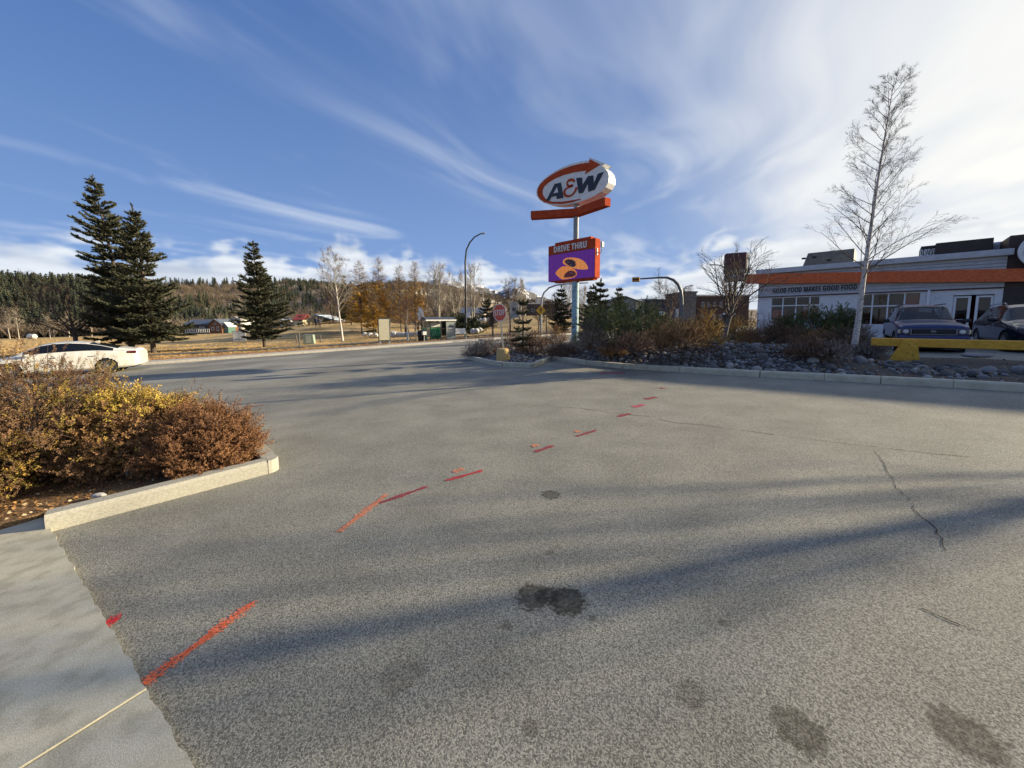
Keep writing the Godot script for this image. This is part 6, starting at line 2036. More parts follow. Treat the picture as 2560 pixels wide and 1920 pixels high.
func build_sedan() -> void:
	# parked on the far side of the street, facing left; x forwards is to the left
	var rearw := G(303, 926)
	var road := Vector3(-RU.x, 0, RU.y)      # direction of its nose
	var yaw := atan2(-road.z, road.x)
	var at := rearw + road * 1.62
	at.y = hgt(at.x, -at.z)
	var t := thing("sedan_car", "dusty white four-door sedan with dark windows parked along the far kerb", "car", at, yaw)
	t.rotation.z = -0.012
	var paint := mat(Color.WHITE, 0.35)
	paint.albedo_texture = noise_tex([[0.15, lin(0.58, 0.55, 0.45)], [0.5, lin(0.68, 0.66, 0.58)], [0.8, lin(0.73, 0.715, 0.65)]], 0.012, 512, FastNoiseLite.TYPE_SIMPLEX_SMOOTH, 6, 3)
	paint.uv1_triplanar = true; paint.uv1_scale = Vector3.ONE / 2.4
	paint.clearcoat_enabled = true; paint.clearcoat = 0.6; paint.clearcoat_roughness = 0.12
	var k := {"x0": -2.46, "x1": 2.38,
		"sill": [[-2.46, 0.34], [-2.2, 0.27], [-1.9, 0.24], [2.0, 0.20], [2.38, 0.26]],
		"belt": [[-2.46, 0.90], [-2.38, 0.98], [-2.0, 1.00], [-1.0, 0.985], [0.9, 0.90], [1.2, 0.87], [1.9, 0.76], [2.2, 0.66], [2.38, 0.50]],
		"roof": [[-2.46, 0.93], [-2.36, 1.055], [-2.1, 1.09], [-1.72, 1.15], [-1.2, 1.32], [-0.75, 1.42], [-0.3, 1.465], [0.2, 1.455], [0.55, 1.39], [0.95, 1.20], [1.35, 0.965], [1.6, 0.88], [2.0, 0.78], [2.25, 0.68], [2.38, 0.52]],
		"half": [[-2.46, 0.74], [-2.3, 0.86], [-1.8, 0.925], [1.4, 0.925], [2.0, 0.86], [2.25, 0.74], [2.38, 0.58]],
		"roofw": [[-2.46, 0.60], [-2.1, 0.66], [-1.6, 0.66], [-1.0, 0.60], [0.3, 0.60], [0.9, 0.66], [1.4, 0.74], [1.8, 0.70], [2.2, 0.55], [2.38, 0.42]],
		"wheels": [[-1.39, 0.335, 0.375], [1.415, 0.335, 0.375]], "glass": [-1.62, 1.05], "pillars": [[-0.10, 0.055]], "screen": [0.52, 1.36], "rear": [-1.75, -0.85], "extra": [-0.155, -0.045, -1.62, 1.05]}
	loft_body(k, t, paint, M.tint)
	for x in [-1.39, 1.415]:
		for s in [1.0, -1.0]: wheel(t, Vector3(x, 0.335, s * 0.80), 0.335, s, 15, M.alloy)
	for s in [1.0, -1.0]:
		var b := Bld.new()
		b.blob(Transform3D(Basis(), Vector3(0.86, 0.98, s * 0.99)), Vector3(0.12, 0.075, 0.09), 10, 8); b.bx(Vector3(0.88, 0.95, s * 0.90), Vector3(0.10, 0.04, 0.12))
		part("mirror", b, paint, t, true)
		for x in [-0.98, 0.18]:
			b = Bld.new(); b.tube([Vector3(x - 0.10, 0.83, s * 0.925), Vector3(x - 0.08, 0.83, s * 0.955), Vector3(x + 0.08, 0.83, s * 0.955), Vector3(x + 0.10, 0.83, s * 0.925)], [0.012, 0.012, 0.012, 0.012], 6); part("door_handle", b, M.alloy, t)
		for x in [-0.10, 1.02]:
			b = Bld.new(); b.bx(Vector3(x, 0.60, s * 0.921), Vector3(0.012, 0.62, 0.012)); part("door_seam", b, M.rubber, t)
		b = Bld.new(); b.bx(Vector3(-2.22, 0.93, s * 0.845), Vector3(0.34, 0.12, 0.10), 0.0, 0.03); part("tail_lamp", b, mat(lin(0.10, 0.008, 0.008), 0.12), t)
		b = Bld.new(); b.bx(Vector3(2.02, 0.66, s * 0.70), Vector3(0.34, 0.13, 0.22), 0.0, 0.04); part("headlamp", b, M.lamp_glass, t)
	var f := Bld.new(); f.prism(Transform3D(Basis(), Vector3(-0.95, 1.42, -0.02)), PackedVector2Array([Vector2(-0.10, -0.03), Vector2(0.14, -0.02), Vector2(-0.06, 0.07), Vector2(-0.10, 0.07)]), 0.04); part("roof_fin", f, paint, t)
	f = Bld.new(); f.bx(Vector3(2.36, 0.45, 0), Vector3(0.06, 0.2, 0.9), 0.0, 0.02); part("grille", f, M.rubber, t)

func build_wagon() -> void:
	# old dark blue four-wheel-drive, nose towards the camera
	var c := D(2330, 870, 12.4)
	var nose := Vector3(-0.64, 0, 0.768)
	var yaw := atan2(-nose.z, nose.x)
	var at := Vector3(c.x, 0, c.z) - nose * 2.2
	at.y = 0.33
	var t := thing("off_roader", "dark blue older four-wheel-drive wagon parked facing the yellow barrier", "car", at, yaw)
	var paint := coat(lin(0.016, 0.026, 0.10), lin(0.026, 0.04, 0.13), 0.3)
	var k := {"x0": -2.25, "x1": 2.12,
		"sill": [[-2.25, 0.55], [2.12, 0.50]],
		"belt": [[-2.25, 1.10], [0.7, 1.10], [1.0, 1.08], [1.95, 1.00], [2.08, 0.95], [2.12, 0.90]],
		"roof": [[-2.25, 1.50], [-2.1, 1.68], [-1.5, 1.72], [-0.2, 1.72], [0.15, 1.68], [0.78, 1.16], [1.0, 1.125], [1.95, 1.04], [2.07, 0.98], [2.12, 0.92]],
		"half": [[-2.25, 0.80], [-1.8, 0.845], [1.6, 0.845], [2.0, 0.82], [2.12, 0.79]],
		"roofw": [[-2.25, 0.60], [-1.0, 0.62], [0.15, 0.60], [0.78, 0.70], [1.0, 0.72], [2.12, 0.72]],
		"wheels": [[-1.35, 0.37, 0.45], [1.33, 0.37, 0.45]], "glass": [-2.05, 0.70], "pillars": [[-0.45, 0.05], [-1.35, 0.05]], "screen": [0.16, 0.80], "rear": [-2.3, -2.12], "pillar_mat": paint, "extra": [0.16, 0.80]}
	var win := glass(0.55, Color(0.02, 0.025, 0.03))
	loft_body(k, t, paint, win)
	for x in [-1.35, 1.33]:
		for s in [1.0, -1.0]: wheel(t, Vector3(x, 0.37, s * 0.72), 0.37, s, 6, M.alloy)
	var b := Bld.new()
	b.bx(Vector3(2.125, 0.80, 0), Vector3(0.05, 0.17, 0.98), 0.0, 0.015); var gr := part("grille", b, M.rubber, t)
	for y in 4:
		b = Bld.new(); b.bx(Vector3(2.152, 0.74 + y * 0.04, 0), Vector3(0.012, 0.008, 0.94)); part("bar", b, mat(lin(0.03, 0.03, 0.032), 0.4), gr)
	b = Bld.new(); b.bx(Vector3(2.14, 0.705, 0), Vector3(0.05, 0.03, 1.06), 0.0, 0.01); b.bx(Vector3(2.135, 0.80, 0.515), Vector3(0.05, 0.17, 0.03)); b.bx(Vector3(2.135, 0.80, -0.515), Vector3(0.05, 0.17, 0.03))
	part("grille_surround", b, mat(lin(0.20, 0.20, 0.21), 0.4), t)
	# three-ellipse emblem
	for e in [[0.062, 0.042, 0.0], [0.024, 0.040, 0.0], [0.042, 0.016, 0.018]]:
		b = Bld.new()
		var pts := []; var rr := []
		for i in 21:
			var a := TAU * i / 20.0
			pts.append(Vector3(2.168, 0.80 + e[2] + sin(a) * e[1], cos(a) * e[0])); rr.append(0.005)
		b.tube(pts, rr, 5, false)
		part("emblem", b, M.alloy, t)
	for s in [1.0, -1.0]:
		b = Bld.new(); b.bx(Vector3(2.12, 0.80, s * 0.645), Vector3(0.06, 0.15, 0.22), 0.0, 0.02); var hl := part("headlamp", b, mat(lin(0.10, 0.10, 0.105), 0.3), t)
		b = Bld.new(); b.lathe(Transform3D(Basis(Vector3(0, 0, 1), -PI / 2), Vector3(2.135, 0.80, s * 0.64)), [Vector2(0.068, 0.0), Vector2(0.068, 0.02), Vector2(0.0, 0.035)], 16); part("lens", b, M.lamp_glass, hl, true)
		b = Bld.new(); b.bx(Vector3(2.07, 0.80, s * 0.795), Vector3(0.14, 0.15, 0.06), 0.0, 0.02); part("corner_lamp", b, mat(lin(0.62, 0.52, 0.36), 0.15), t)
		b = Bld.new(); b.bx(Vector3(0.62, 1.16, s * 1.00), Vector3(0.10, 0.14, 0.20), 0.0, 0.03); b.bx(Vector3(0.60, 1.12, s * 0.87), Vector3(0.05, 0.04, 0.12)); part("mirror", b, M.rubber, t)
		b = Bld.new(); b.bx(Vector3(2.0, 0.34, s * 0.5), Vector3(0.03, 0.30, 0.30)); part("mud_flap", b, M.rubber, t)
	b = Bld.new(); b.bx(Vector3(2.16, 0.56, 0), Vector3(0.16, 0.20, 1.66), 0.0, 0.04); part("bumper", b, paint, t)
	b = Bld.new(); b.bx(Vector3(2.05, 0.40, 0), Vector3(0.10, 0.16, 1.2), 0.0, 0.03); part("valance", b, M.rubber, t)
	for s in [1.0, -1.0]:
		b = Bld.new(); b.tube([Vector3(0.80, 1.155, s * 0.08 + 0.1), Vector3(0.62, 1.26, s * 0.5 + 0.1)], [0.012, 0.008], 5); part("wiper", b, M.rubber, t)
		b = Bld.new(); b.bx(Vector3(-0.6, 1.77, s * 0.52), Vector3(1.7, 0.03, 0.03)); part("roof_rail", b, M.rubber, t)
		b = Bld.new(); b.bx(Vector3(-0.1, 0.95, s * 0.34), Vector3(0.12, 0.55, 0.42), 0.0, 0.05); b.bx(Vector3(-0.1, 1.31, s * 0.34), Vector3(0.10, 0.16, 0.24), 0.0, 0.04); part("seat", b, mat(lin(0.07, 0.07, 0.075), 0.9), t)
	b = Bld.new()
	var sp := []; var sr := []
	for i in 19: sp.append(Vector3(0.42 + 0.05 * sin(TAU * i / 18.0), 1.10 + 0.17 * sin(TAU * i / 18.0), -0.34 + 0.18 * cos(TAU * i / 18.0))); sr.append(0.013)
	b.tube(sp, sr, 5, false); part("steering_wheel", b, M.rubber, t)

func build_crossover() -> void:
	var nose := Vector3(-0.63, 0, 0.776).normalized()
	var yaw := atan2(-nose.z, nose.x)
	var at := D(2556, 815, 11.9) - Basis(Vector3.UP, yaw) * Vector3(2.1, 0, 0.74)
	at.y = 0.40
	var t := thing("crossover_car", "glossy black crossover with round headlamps parked right of the blue wagon", "car", at, yaw)
	var paint := coat(lin(0.008, 0.010, 0.018), lin(0.014, 0.017, 0.028), 0.25)
	var k := {"x0": -2.25, "x1": 2.3,
		"sill": [[-2.25, 0.42], [-1.8, 0.36], [1.9, 0.32], [2.3, 0.36]],
		"belt": [[-2.25, 1.02], [-1.5, 1.12], [0.6, 1.06], [1.0, 1.03], [1.7, 0.94], [2.15, 0.80], [2.3, 0.62]],
		"roof": [[-2.25, 1.12], [-2.0, 1.45], [-1.5, 1.60], [-0.6, 1.66], [0.0, 1.64], [0.35, 1.55], [1.0, 1.12], [1.25, 1.05], [1.7, 0.98], [2.15, 0.83], [2.3, 0.65]],
		"half": [[-2.25, 0.80], [-1.8, 0.92], [1.5, 0.92], [2.1, 0.84], [2.3, 0.66]],
		"roofw": [[-2.25, 0.58], [-1.4, 0.60], [0.2, 0.60], [1.0, 0.72], [1.5, 0.76], [2.1, 0.66], [2.3, 0.5]],
		"wheels": [[-1.35, 0.36, 0.42], [1.38, 0.36, 0.42]], "glass": [-1.75, 0.85], "pillars": [[-0.35, 0.05]], "screen": [0.34, 1.02], "rear": [-2.2, -1.6], "extra": [0.34, 1.02]}
	loft_body(k, t, paint, glass(0.55, Color(0.02, 0.025, 0.03)))
	for x in [-1.35, 1.38]:
		for s in [1.0, -1.0]: wheel(t, Vector3(x, 0.36, s * 0.80), 0.36, s, 7, M.alloy)
	for s in [1.0, -1.0]:
		var b := Bld.new(); b.blob(Transform3D(Basis(), Vector3(0.72, 1.13, s * 1.03)), Vector3(0.10, 0.085, 0.14), 10, 8); b.bx(Vector3(0.74, 1.09, s * 0.92), Vector3(0.06, 0.04, 0.12)); part("mirror", b, paint, t, true)
		b = Bld.new(); b.bx(Vector3(1.95, 0.80, s * 0.72), Vector3(0.36, 0.16, 0.24), 0.0, 0.05); var hl := part("headlamp", b, mat(lin(0.06, 0.06, 0.065), 0.15), t)
		b = Bld.new()
		var pts := []; var rr := []
		for i in 19: pts.append(Vector3(2.10 + 0.05 * cos(TAU * i / 18.0) * -1.0, 0.80 + 0.06 * sin(TAU * i / 18.0), s * (0.74 + 0.075 * cos(TAU * i / 18.0)))); rr.append(0.012)
		b.tube(pts, rr, 5, false); part("lamp_ring", b, M.lamp_glass, hl)
		b = Bld.new(); b.tube([Vector3(-1.6, 1.60, s * 0.60), Vector3(-1.4, 1.68, s * 0.60), Vector3(-0.1, 1.72, s * 0.60), Vector3(0.1, 1.66, s * 0.60)], [0.016, 0.016, 0.016, 0.016], 6); part("roof_rail", b, M.alloy, t)
		b = Bld.new(); b.bx(Vector3(0.0, 1.0, s * 0.36), Vector3(0.12, 0.6, 0.46), 0.0, 0.05); b.bx(Vector3(0.0, 1.36, s * 0.36), Vector3(0.10, 0.16, 0.26), 0.0, 0.04); part("seat", b, mat(lin(0.06, 0.06, 0.065), 0.9), t)
		b = Bld.new(); b.tube([Vector3(0.05, 0.90, s * 0.90), Vector3(0.0, 0.90, s * 0.94), Vector3(-0.15, 0.90, s * 0.94), Vector3(-0.2, 0.90, s * 0.90)], [0.014, 0.014, 0.014, 0.014], 6); part("door_handle", b, M.alloy, t)
	var g := Bld.new(); g.bx(Vector3(2.26, 0.58, 0), Vector3(0.06, 0.2, 0.8), 0.0, 0.03); part("grille", g, M.rubber, t)

# ---------------------------------------------------------------- street furniture
func ground_at(px: float, py: float, d: float) -> Vector3:
	var p := D(px, py, d); p.y = hgt(p.x, d); return p

func build_street() -> void:
	var black := mat(lin(0.018, 0.018, 0.02), 0.5)
	var dark := nmat(lin(0.025, 0.028, 0.03), lin(0.045, 0.05, 0.052), 1.0, 0.45)
	var steel := nmat(lin(0.24, 0.25, 0.25), lin(0.34, 0.35, 0.35), 1.0, 0.45)
	var white := nmat(lin(0.62, 0.61, 0.57), lin(0.74, 0.73, 0.69), 1.0, 0.6)
	var cream := nmat(lin(0.50, 0.47, 0.33), lin(0.62, 0.58, 0.42), 1.2, 0.35)
	var yaw := atan2(RU.y, RU.x)        # along the street
	var b := Bld.new()
	# --- tall lamp
	var lp := G(1165, 844)
	var d := -lp.z
	var t := thing("street_lamp", "tall dark street lamp with a curved arm beside the bus shelter", "street lamp", lp)
	var pts := []; var rad := []
	for q in [[1165, 844, 0.13], [1164, 720, 0.11], [1163, 655, 0.095], [1166, 625, 0.085], [1174, 607, 0.08], [1186, 593, 0.07], [1200, 585, 0.06]]:
		pts.append(D(q[0], q[1], d) - lp); rad.append(q[2])
	b.tube(pts, rad, 10); part("pole", b, black, t, true)
	b = Bld.new(); var hd: Vector3 = D(1206, 584, d) - lp
	b.box(Transform3D(Basis(Vector3(0, 0, 1), 0.12), hd), Vector3(0.62, 0.13, 0.28), 0.05); part("lamp_head", b, steel, t)
	b = Bld.new(); b.lathe(Transform3D(Basis(), Vector3.ZERO), [Vector2(0.26, 0), Vector2(0.26, 0.12), Vector2(0.14, 0.2)], 12); part("base", b, dark, t)
	b = Bld.new(); b.bx(D(1170, 788, d - 0.3) - lp, Vector3(0.42, 0.55, 0.03)); part("notice", b, white, t)

	# --- bus shelter
	var sp := G(1067, 853); var sq := G(1137, 846)
	var along := Vector3(RU.x, 0, -RU.y)
	var into := Vector3(RW.x, 0, -RW.y)
	var sd := -sp.z
	var sc := 1.0
	var wlen := 4.3; var dep := 1.5; var hh := 2.25
	t = thing("bus_shelter", "dark-framed glass bus shelter with green murals and an arched roof", "bus shelter", sp, yaw)
	t.scale = Vector3(0.70, 0.88, 0.85)
	# local x along the street, local -z away from it
	var green := mat(Color.WHITE, 0.25)
	green.albedo_texture = noise_tex([[0.2, lin(0.012, 0.10, 0.055)], [0.5, lin(0.03, 0.24, 0.12)], [0.75, lin(0.16, 0.42, 0.27)], [0.9, lin(0.5, 0.6, 0.5)]], 0.03, 256, FastNoiseLite.TYPE_SIMPLEX_SMOOTH, 4, 44)
	green.uv1_triplanar = true; green.uv1_scale = Vector3.ONE / 1.6
	var post_col := [dark, white]
	for q in [[0.0, 0.0], [0.0, -dep], [wlen, 0.0], [wlen, -dep], [1.25, -dep], [2.9, -dep], [2.95, 0.0]]:
		b = Bld.new(); b.bx(Vector3(q[0], hh / 2, q[1]), Vector3(0.07, hh, 0.07)); part("post", b, dark if q[0] < 2.0 else steel, t)
	b = Bld.new()
	var arch := PackedVector2Array()
	for k in 9: arch.append(Vector2(0.12 - (dep + 0.24) * k / 8.0, 0.02 + 0.30 * sin(PI * k / 8.0)))
	arch.append(Vector2(-dep - 0.12, -0.06)); arch.append(Vector2(0.12, -0.06))
	b.prism(Transform3D(Basis(Vector3(0, 0, 1), Vector3(0, 1, 0), Vector3(-1, 0, 0)), Vector3(wlen + 0.12, hh + 0.06, 0)), arch, wlen + 0.24)
	part("roof", b, nmat(lin(0.05, 0.055, 0.065), lin(0.085, 0.09, 0.10), 1.0, 0.4), t)
	b = Bld.new(); b.bx(Vector3(wlen / 2, hh + 0.02, 0.135), Vector3(wlen + 0.26, 0.14, 0.03)); part("fascia", b, white, t)
	# panels: left end, back left, back middle, right front screen, right end
	for q in [[Vector3(0, 0.85, -dep / 2), Vector3(0.02, 1.25, dep - 0.1), green, "mural_panel"], [Vector3(0, 1.85, -dep / 2), Vector3(0.015, 0.7, dep - 0.1), glass(0.3), "pane"], [Vector3(2.07, 0.80, -dep), Vector3(1.55, 1.3, 0.02), green, "mural_panel"], [Vector3(2.07, 1.75, -dep), Vector3(1.55, 0.5, 0.02), white, "notice"], [Vector3(0.62, 1.25, -dep), Vector3(1.15, 1.7, 0.02), nmat(lin(0.30, 0.22, 0.18), lin(0.62, 0.58, 0.5), 0.7, 0.4), "poster_panel"], [Vector3(3.6, 1.05, 0.0), Vector3(1.28, 2.1, 0.02), nmat(lin(0.16, 0.19, 0.17), lin(0.36, 0.38, 0.34), 0.5, 0.3), "printed_screen"], [Vector3(wlen, 1.15, -dep / 2), Vector3(0.015, 1.9, dep - 0.1), glass(0.3), "pane"], [Vector3(3.6, 1.15, -dep), Vector3(1.2, 1.9, 0.015), glass(0.3), "pane"]]:
		b = Bld.new(); b.bx(q[0], q[1]); part(q[3], b, q[2], t)
	# the round-headed motif on the screen
	b = Bld.new()
	var half := PackedVector2Array()
	for k in 13: half.append(Vector2(cos(PI * k / 12.0), sin(PI * k / 12.0)) * 0.36)
	b.prism(Transform3D(Basis(), Vector3(3.6, 1.45, 0.012)), half, 0.008); part("arch_motif", b, mat(lin(0.04, 0.06, 0.09), 0.4), t)
	b = Bld.new(); b.bx(Vector3(3.6, 1.36, 0.016), Vector3(0.5, 0.16, 0.008)); part("white_band", b, white, t)
	b = Bld.new(); b.bx(Vector3(1.3, 0.46, -dep + 0.35), Vector3(2.2, 0.05, 0.35), 0.0, 0.01); b.bx(Vector3(0.4, 0.22, -dep + 0.35), Vector3(0.05, 0.44, 0.3)); b.bx(Vector3(2.2, 0.22, -dep + 0.35), Vector3(0.05, 0.44, 0.3)); part("seat", b, mat(lin(0.02, 0.08, 0.05), 0.5), t)

	# --- bin and newspaper box beside it
	var bp := ground_at(1053, 853, sd + 0.6)
	t = thing("waste_bin", "black ribbed waste bin left of the bus shelter", "bin", bp)
	b = Bld.new(); b.lathe(Transform3D(), [Vector2(0.26, 0.0), Vector2(0.30, 0.9), Vector2(0.32, 0.92), Vector2(0.32, 0.98), Vector2(0.24, 1.05), Vector2(0.0, 1.07)], 18); part("drum", b, black, t, true)
	for k in 10:
		b = Bld.new(); var a := TAU * k / 10.0; b.tube([Vector3(cos(a) * 0.275, 0.05, sin(a) * 0.275), Vector3(cos(a) * 0.312, 0.88, sin(a) * 0.312)], [0.014, 0.014], 4); part("slat", b, black, t)
	bp = ground_at(1061, 854, sd - 0.2)
	t = thing("newspaper_box", "small pale newspaper box on a leg between the bin and the shelter", "box", bp, yaw)
	b = Bld.new(); b.bx(Vector3(0, 0.78, 0), Vector3(0.36, 0.34, 0.3), 0.0, 0.02); part("case", b, white, t)
	b = Bld.new(); b.bx(Vector3(0, 0.3, 0), Vector3(0.08, 0.62, 0.08)); b.bx(Vector3(0, 0.02, 0), Vector3(0.3, 0.04, 0.3)); part("leg", b, steel, t)
	# --- bench with white back board
	bp = ground_at(1147, 847, sd + 2.6)
	t = thing("bench", "white-boarded advertising bench right of the bus shelter", "bench", bp, yaw)
	b = Bld.new(); b.box(Transform3D(Basis(Vector3(1, 0, 0), -0.15), Vector3(0, 0.78, -0.2)), Vector3(1.75, 0.55, 0.04), 0.01); part("backrest", b, white, t)
	b = Bld.new(); b.bx(Vector3(0.1, 0.46, 0.08), Vector3(1.9, 0.05, 0.42), 0.0, 0.01); part("seat", b, cream, t)
	for x in [-0.7, 0.75]:
		b = Bld.new(); b.bx(Vector3(x, 0.22, 0.05), Vector3(0.14, 0.44, 0.4)); part("leg", b, cream, t)
	# --- advertising panel
	bp = G(962, 861)
	t = thing("advertising_panel", "freestanding cream advertising panel in a dark frame on the far pavement", "sign", bp, yaw - 0.15)
	b = Bld.new(); b.bx(Vector3(0, 1.30, 0), Vector3(1.02, 2.05, 0.22), 0.0, 0.05); part("frame", b, dark, t)
	b = Bld.new(); b.bx(Vector3(-0.02, 1.30, 0.113), Vector3(0.86, 1.84, 0.012)); part("poster", b, cream, t)
	for x in [-0.36, 0.40]:
		b = Bld.new(); b.bx(Vector3(x, 0.14, 0), Vector3(0.16, 0.34, 0.14)); part("foot", b, steel, t)
	# --- white leaf sculpture on posts
	bp = ground_at(1053, 846, sd + 4.0)
	t = thing("leaf_sculpture", "white leaf-shaped metal sculpture on dark posts behind the bus shelter", "sculpture", bp)
	for x in [-0.25, 0.05, 0.32]:
		b = Bld.new(); b.tube([Vector3(x, 0, 0), Vector3(x * 0.9, 2.05, 0)], [0.035, 0.035], 6); part("post", b, dark, t)
	var lr := RandomNumberGenerator.new(); lr.seed = 4
	for k in 9:
		var c := Vector3(lr.randf_range(-0.32, 0.38) * (1.1 - k * 0.09), 2.15 + k * 0.135, lr.randf_range(-0.05, 0.05))
		b = Bld.new()
		var leaf := PackedVector2Array()
		for m in 12:
			var a := TAU * m / 12.0
			leaf.append(Vector2(cos(a) * 0.13, sin(a) * 0.24) * (1.0 + 0.15 * cos(a * 3)))
		b.prism(Transform3D(Basis(Vector3(0, 0, 1), lr.randf_range(-0.6, 0.6)), c + Vector3(0, 0, k * 0.008)), leaf, 0.03); part("leaf", b, white, t)
	# --- white boulders lining the park path
	var nz := FastNoiseLite.new(); nz.seed = 8; nz.frequency = 0.02
	var bm := nmat(lin(0.42, 0.40, 0.36), lin(0.64, 0.62, 0.57), 0.8, 0.9)
	var n := 0
	for q in [[912, 836, 44], [925, 837, 44], [940, 838, 44], [985, 836, 43, 1.5], [993, 836, 43], [1000, 836, 43], [1008, 836, 43], [1020, 835, 43], [1030, 835, 43], [1042, 834, 43], [1143, 826, 46], [1151, 826, 46], [1159, 826, 46], [1182, 828, 46, 1.3], [1192, 827, 46, 1.2], [1200, 824, 47], [1190, 803, 60, 1.6], [1202, 802, 60, 1.5], [1212, 801, 60, 1.6], [1222, 800, 60, 1.3], [1171, 800, 60, 2.4]]:
		var p := ground_at(q[0], q[1], q[2])
		p.y = D(q[0], q[1], q[2]).y
		b = Bld.new(); b.blob(Transform3D(Basis.from_euler(Vector3(0.2 * n, n * 1.3, 0.1))), Vector3(0.32, 0.26, 0.3) * (q[3] if q.size() > 3 else 1.0), 9, 6, 0.35, nz, n * 11.0)
		part("rock", b, bm, thing("white_boulder", ["pale boulder in the row between the advertising panel and the bus shelter", "pale boulder beside the bench at the foot of the dark juniper", "pale boulder along the raised bed beyond the street lamp"][0 if n < 10 else (1 if n < 16 else 2)], "boulder", p, 0.0, "pale boulders lining the park beds")); n += 1

	# --- pedestrian crossing pole with curved arm
	var pp := ground_at(1352, 838, 33.0)
	t = thing("crossing_pole", "galvanised pole with a curved arm and a yellow pedestrian warning sign", "pole", pp)
	pts = []; rad = []
	for q in [[1352, 838, 0.10], [1353, 770, 0.09], [1354, 748, 0.085], [1360, 732, 0.08], [1372, 720, 0.075], [1390, 713, 0.07], [1425, 709, 0.06], [1470, 707, 0.05]]:
		pts.append(D(q[0], q[1], 33.0) - pp); rad.append(q[2])
	b = Bld.new(); b.tube(pts, rad, 10); part("pole", b, steel, t, true)
	var sg: Vector3 = D(1352, 776, 32.8) - pp
	var bs := Basis(Vector3.UP, -0.25)
	b = Bld.new(); b.prism(Transform3D(bs, sg), PackedVector2Array([Vector2(0, -0.44), Vector2(0.44, 0), Vector2(0, 0.44), Vector2(-0.44, 0)]), 0.01)
	var plate := part("warning_plate", b, mat(lin(0.72, 0.36, 0.012), 0.45), t)
	b = Bld.new()
	var wt := Transform3D(bs, sg + bs.z * 0.012)
	var fig := func(a: Vector2, c: Vector2, w0: float, w1: float) -> void: ribbon(b, wt, [a, c], [w0, w1], 0.006)
	fig.call(Vector2(0.0, 0.02), Vector2(0.0, 0.15), 0.10, 0.09); fig.call(Vector2(-0.01, 0.01), Vector2(-0.09, -0.24), 0.06, 0.04); fig.call(Vector2(0.02, 0.01), Vector2(0.09, -0.22), 0.06, 0.04); fig.call(Vector2(-0.05, 0.13), Vector2(-0.13, -0.0), 0.04, 0.03); fig.call(Vector2(0.05, 0.13), Vector2(0.14, 0.02), 0.04, 0.03)
	var hd2 := PackedVector2Array()
	for k in 10: hd2.append(Vector2(0.01 + cos(TAU * k / 10) * 0.05, 0.225 + sin(TAU * k / 10) * 0.05))
	b.prism(wt, hd2, 0.006)
	part("walking_figure", b, black, plate)

	# --- traffic signal with curved arm
	var tp := ground_at(1703, 835, 26.0)
	t = thing("traffic_signal", "curved grey signal mast with a yellow sideways traffic light at its end", "traffic light", tp)
	pts = []; rad = []
	for q in [[1704, 838, 0.13], [1704, 745, 0.12], [1702, 727, 0.11], [1695, 711, 0.10], [1684, 700, 0.095], [1668, 694, 0.085], [1650, 694, 0.07], [1600, 697, 0.05]]:
		pts.append(D(q[0], q[1], 26.0) - tp); rad.append(q[2])
	b = Bld.new(); b.tube(pts, rad, 10); part("mast", b, nmat(lin(0.09, 0.10, 0.11), lin(0.15, 0.16, 0.17), 1.0, 0.45), t, true)
	var hc: Vector3 = D(1590, 699, 26.0) - tp
	b = Bld.new(); b.box(Transform3D(Basis(Vector3.UP, -0.35), hc), Vector3(0.50, 0.30, 0.36), 0.03); var hs := part("signal_head", b, mat(lin(0.52, 0.25, 0.015), 0.5), t)
	for k in 3:
		b = Bld.new(); b.lathe(Transform3D(Basis(Vector3.UP, -0.35) * Basis(Vector3(1, 0, 0), PI / 2), hc + Basis(Vector3.UP, -0.35) * Vector3((k - 1) * 0.15, 0, 0.18)), [Vector2(0.062, 0), Vector2(0.062, 0.08), Vector2(0.05, 0.08), Vector2(0.05, 0.02), Vector2(0, 0.02)], 10); part("hood", b, black, hs)

	# --- two further lamps
	for q in [[[[1826, 800], [1822, 690], [1814, 672], [1800, 663], [1786, 662]], 42.0, "slim street lamp whose arm shows beside the red roadside sign"], [[[1706, 800], [1705, 735], [1709, 722], [1717, 716], [1726, 714]], 60.0, "small far street lamp behind the traffic signal mast"]]:
		var g := ground_at(q[0][0][0], q[0][0][1], q[1])
		t = thing("street_lamp", q[2], "street lamp", g)
		pts = []; rad = []
		for m in q[0]: pts.append(D(m[0], m[1], q[1]) - g); rad.append(0.07)
		pts[0] = Vector3.ZERO
		b = Bld.new(); b.tube(pts, rad, 7); part("pole", b, steel, t, true)
		b = Bld.new(); b.bx(pts[-1] + Vector3(-0.2 if q[1] < 50 else 0.2, 0, 0), Vector3(0.6, 0.12, 0.25), 0.0, 0.03); part("lamp_head", b, steel, t)

	# --- red roadside sign with script
	var rp := ground_at(1838, 800, 30.0)
	t = thing("roadside_sign", "dark red square roadside sign with white script above a small delivery board", "sign", rp)
	var rx := func(px: float, py: float) -> Vector3: return D(px, py, 30.0) - rp
	b = Bld.new(); b.tube([Vector3.ZERO, rx.call(1838, 690)], [0.10, 0.09], 8); part("post", b, dark, t)
	var c0: Vector3 = rx.call(1839, 658)
	b = Bld.new(); b.box(Transform3D(Basis(Vector3.UP, -0.45), c0), Vector3(1.62, 1.62, 0.34), 0.12); part("red_case", b, nmat(lin(0.055, 0.006, 0.008), lin(0.085, 0.009, 0.011), 1.0, 0.4), t)
	b = Bld.new(); b.box(Transform3D(Basis(Vector3.UP, -0.45), c0 + Vector3(0, -0.66, 0)), Vector3(1.60, 0.36, 0.36), 0.05); part("dark_strip", b, black, t)
	var b45 := Basis(Vector3.UP, -0.45)
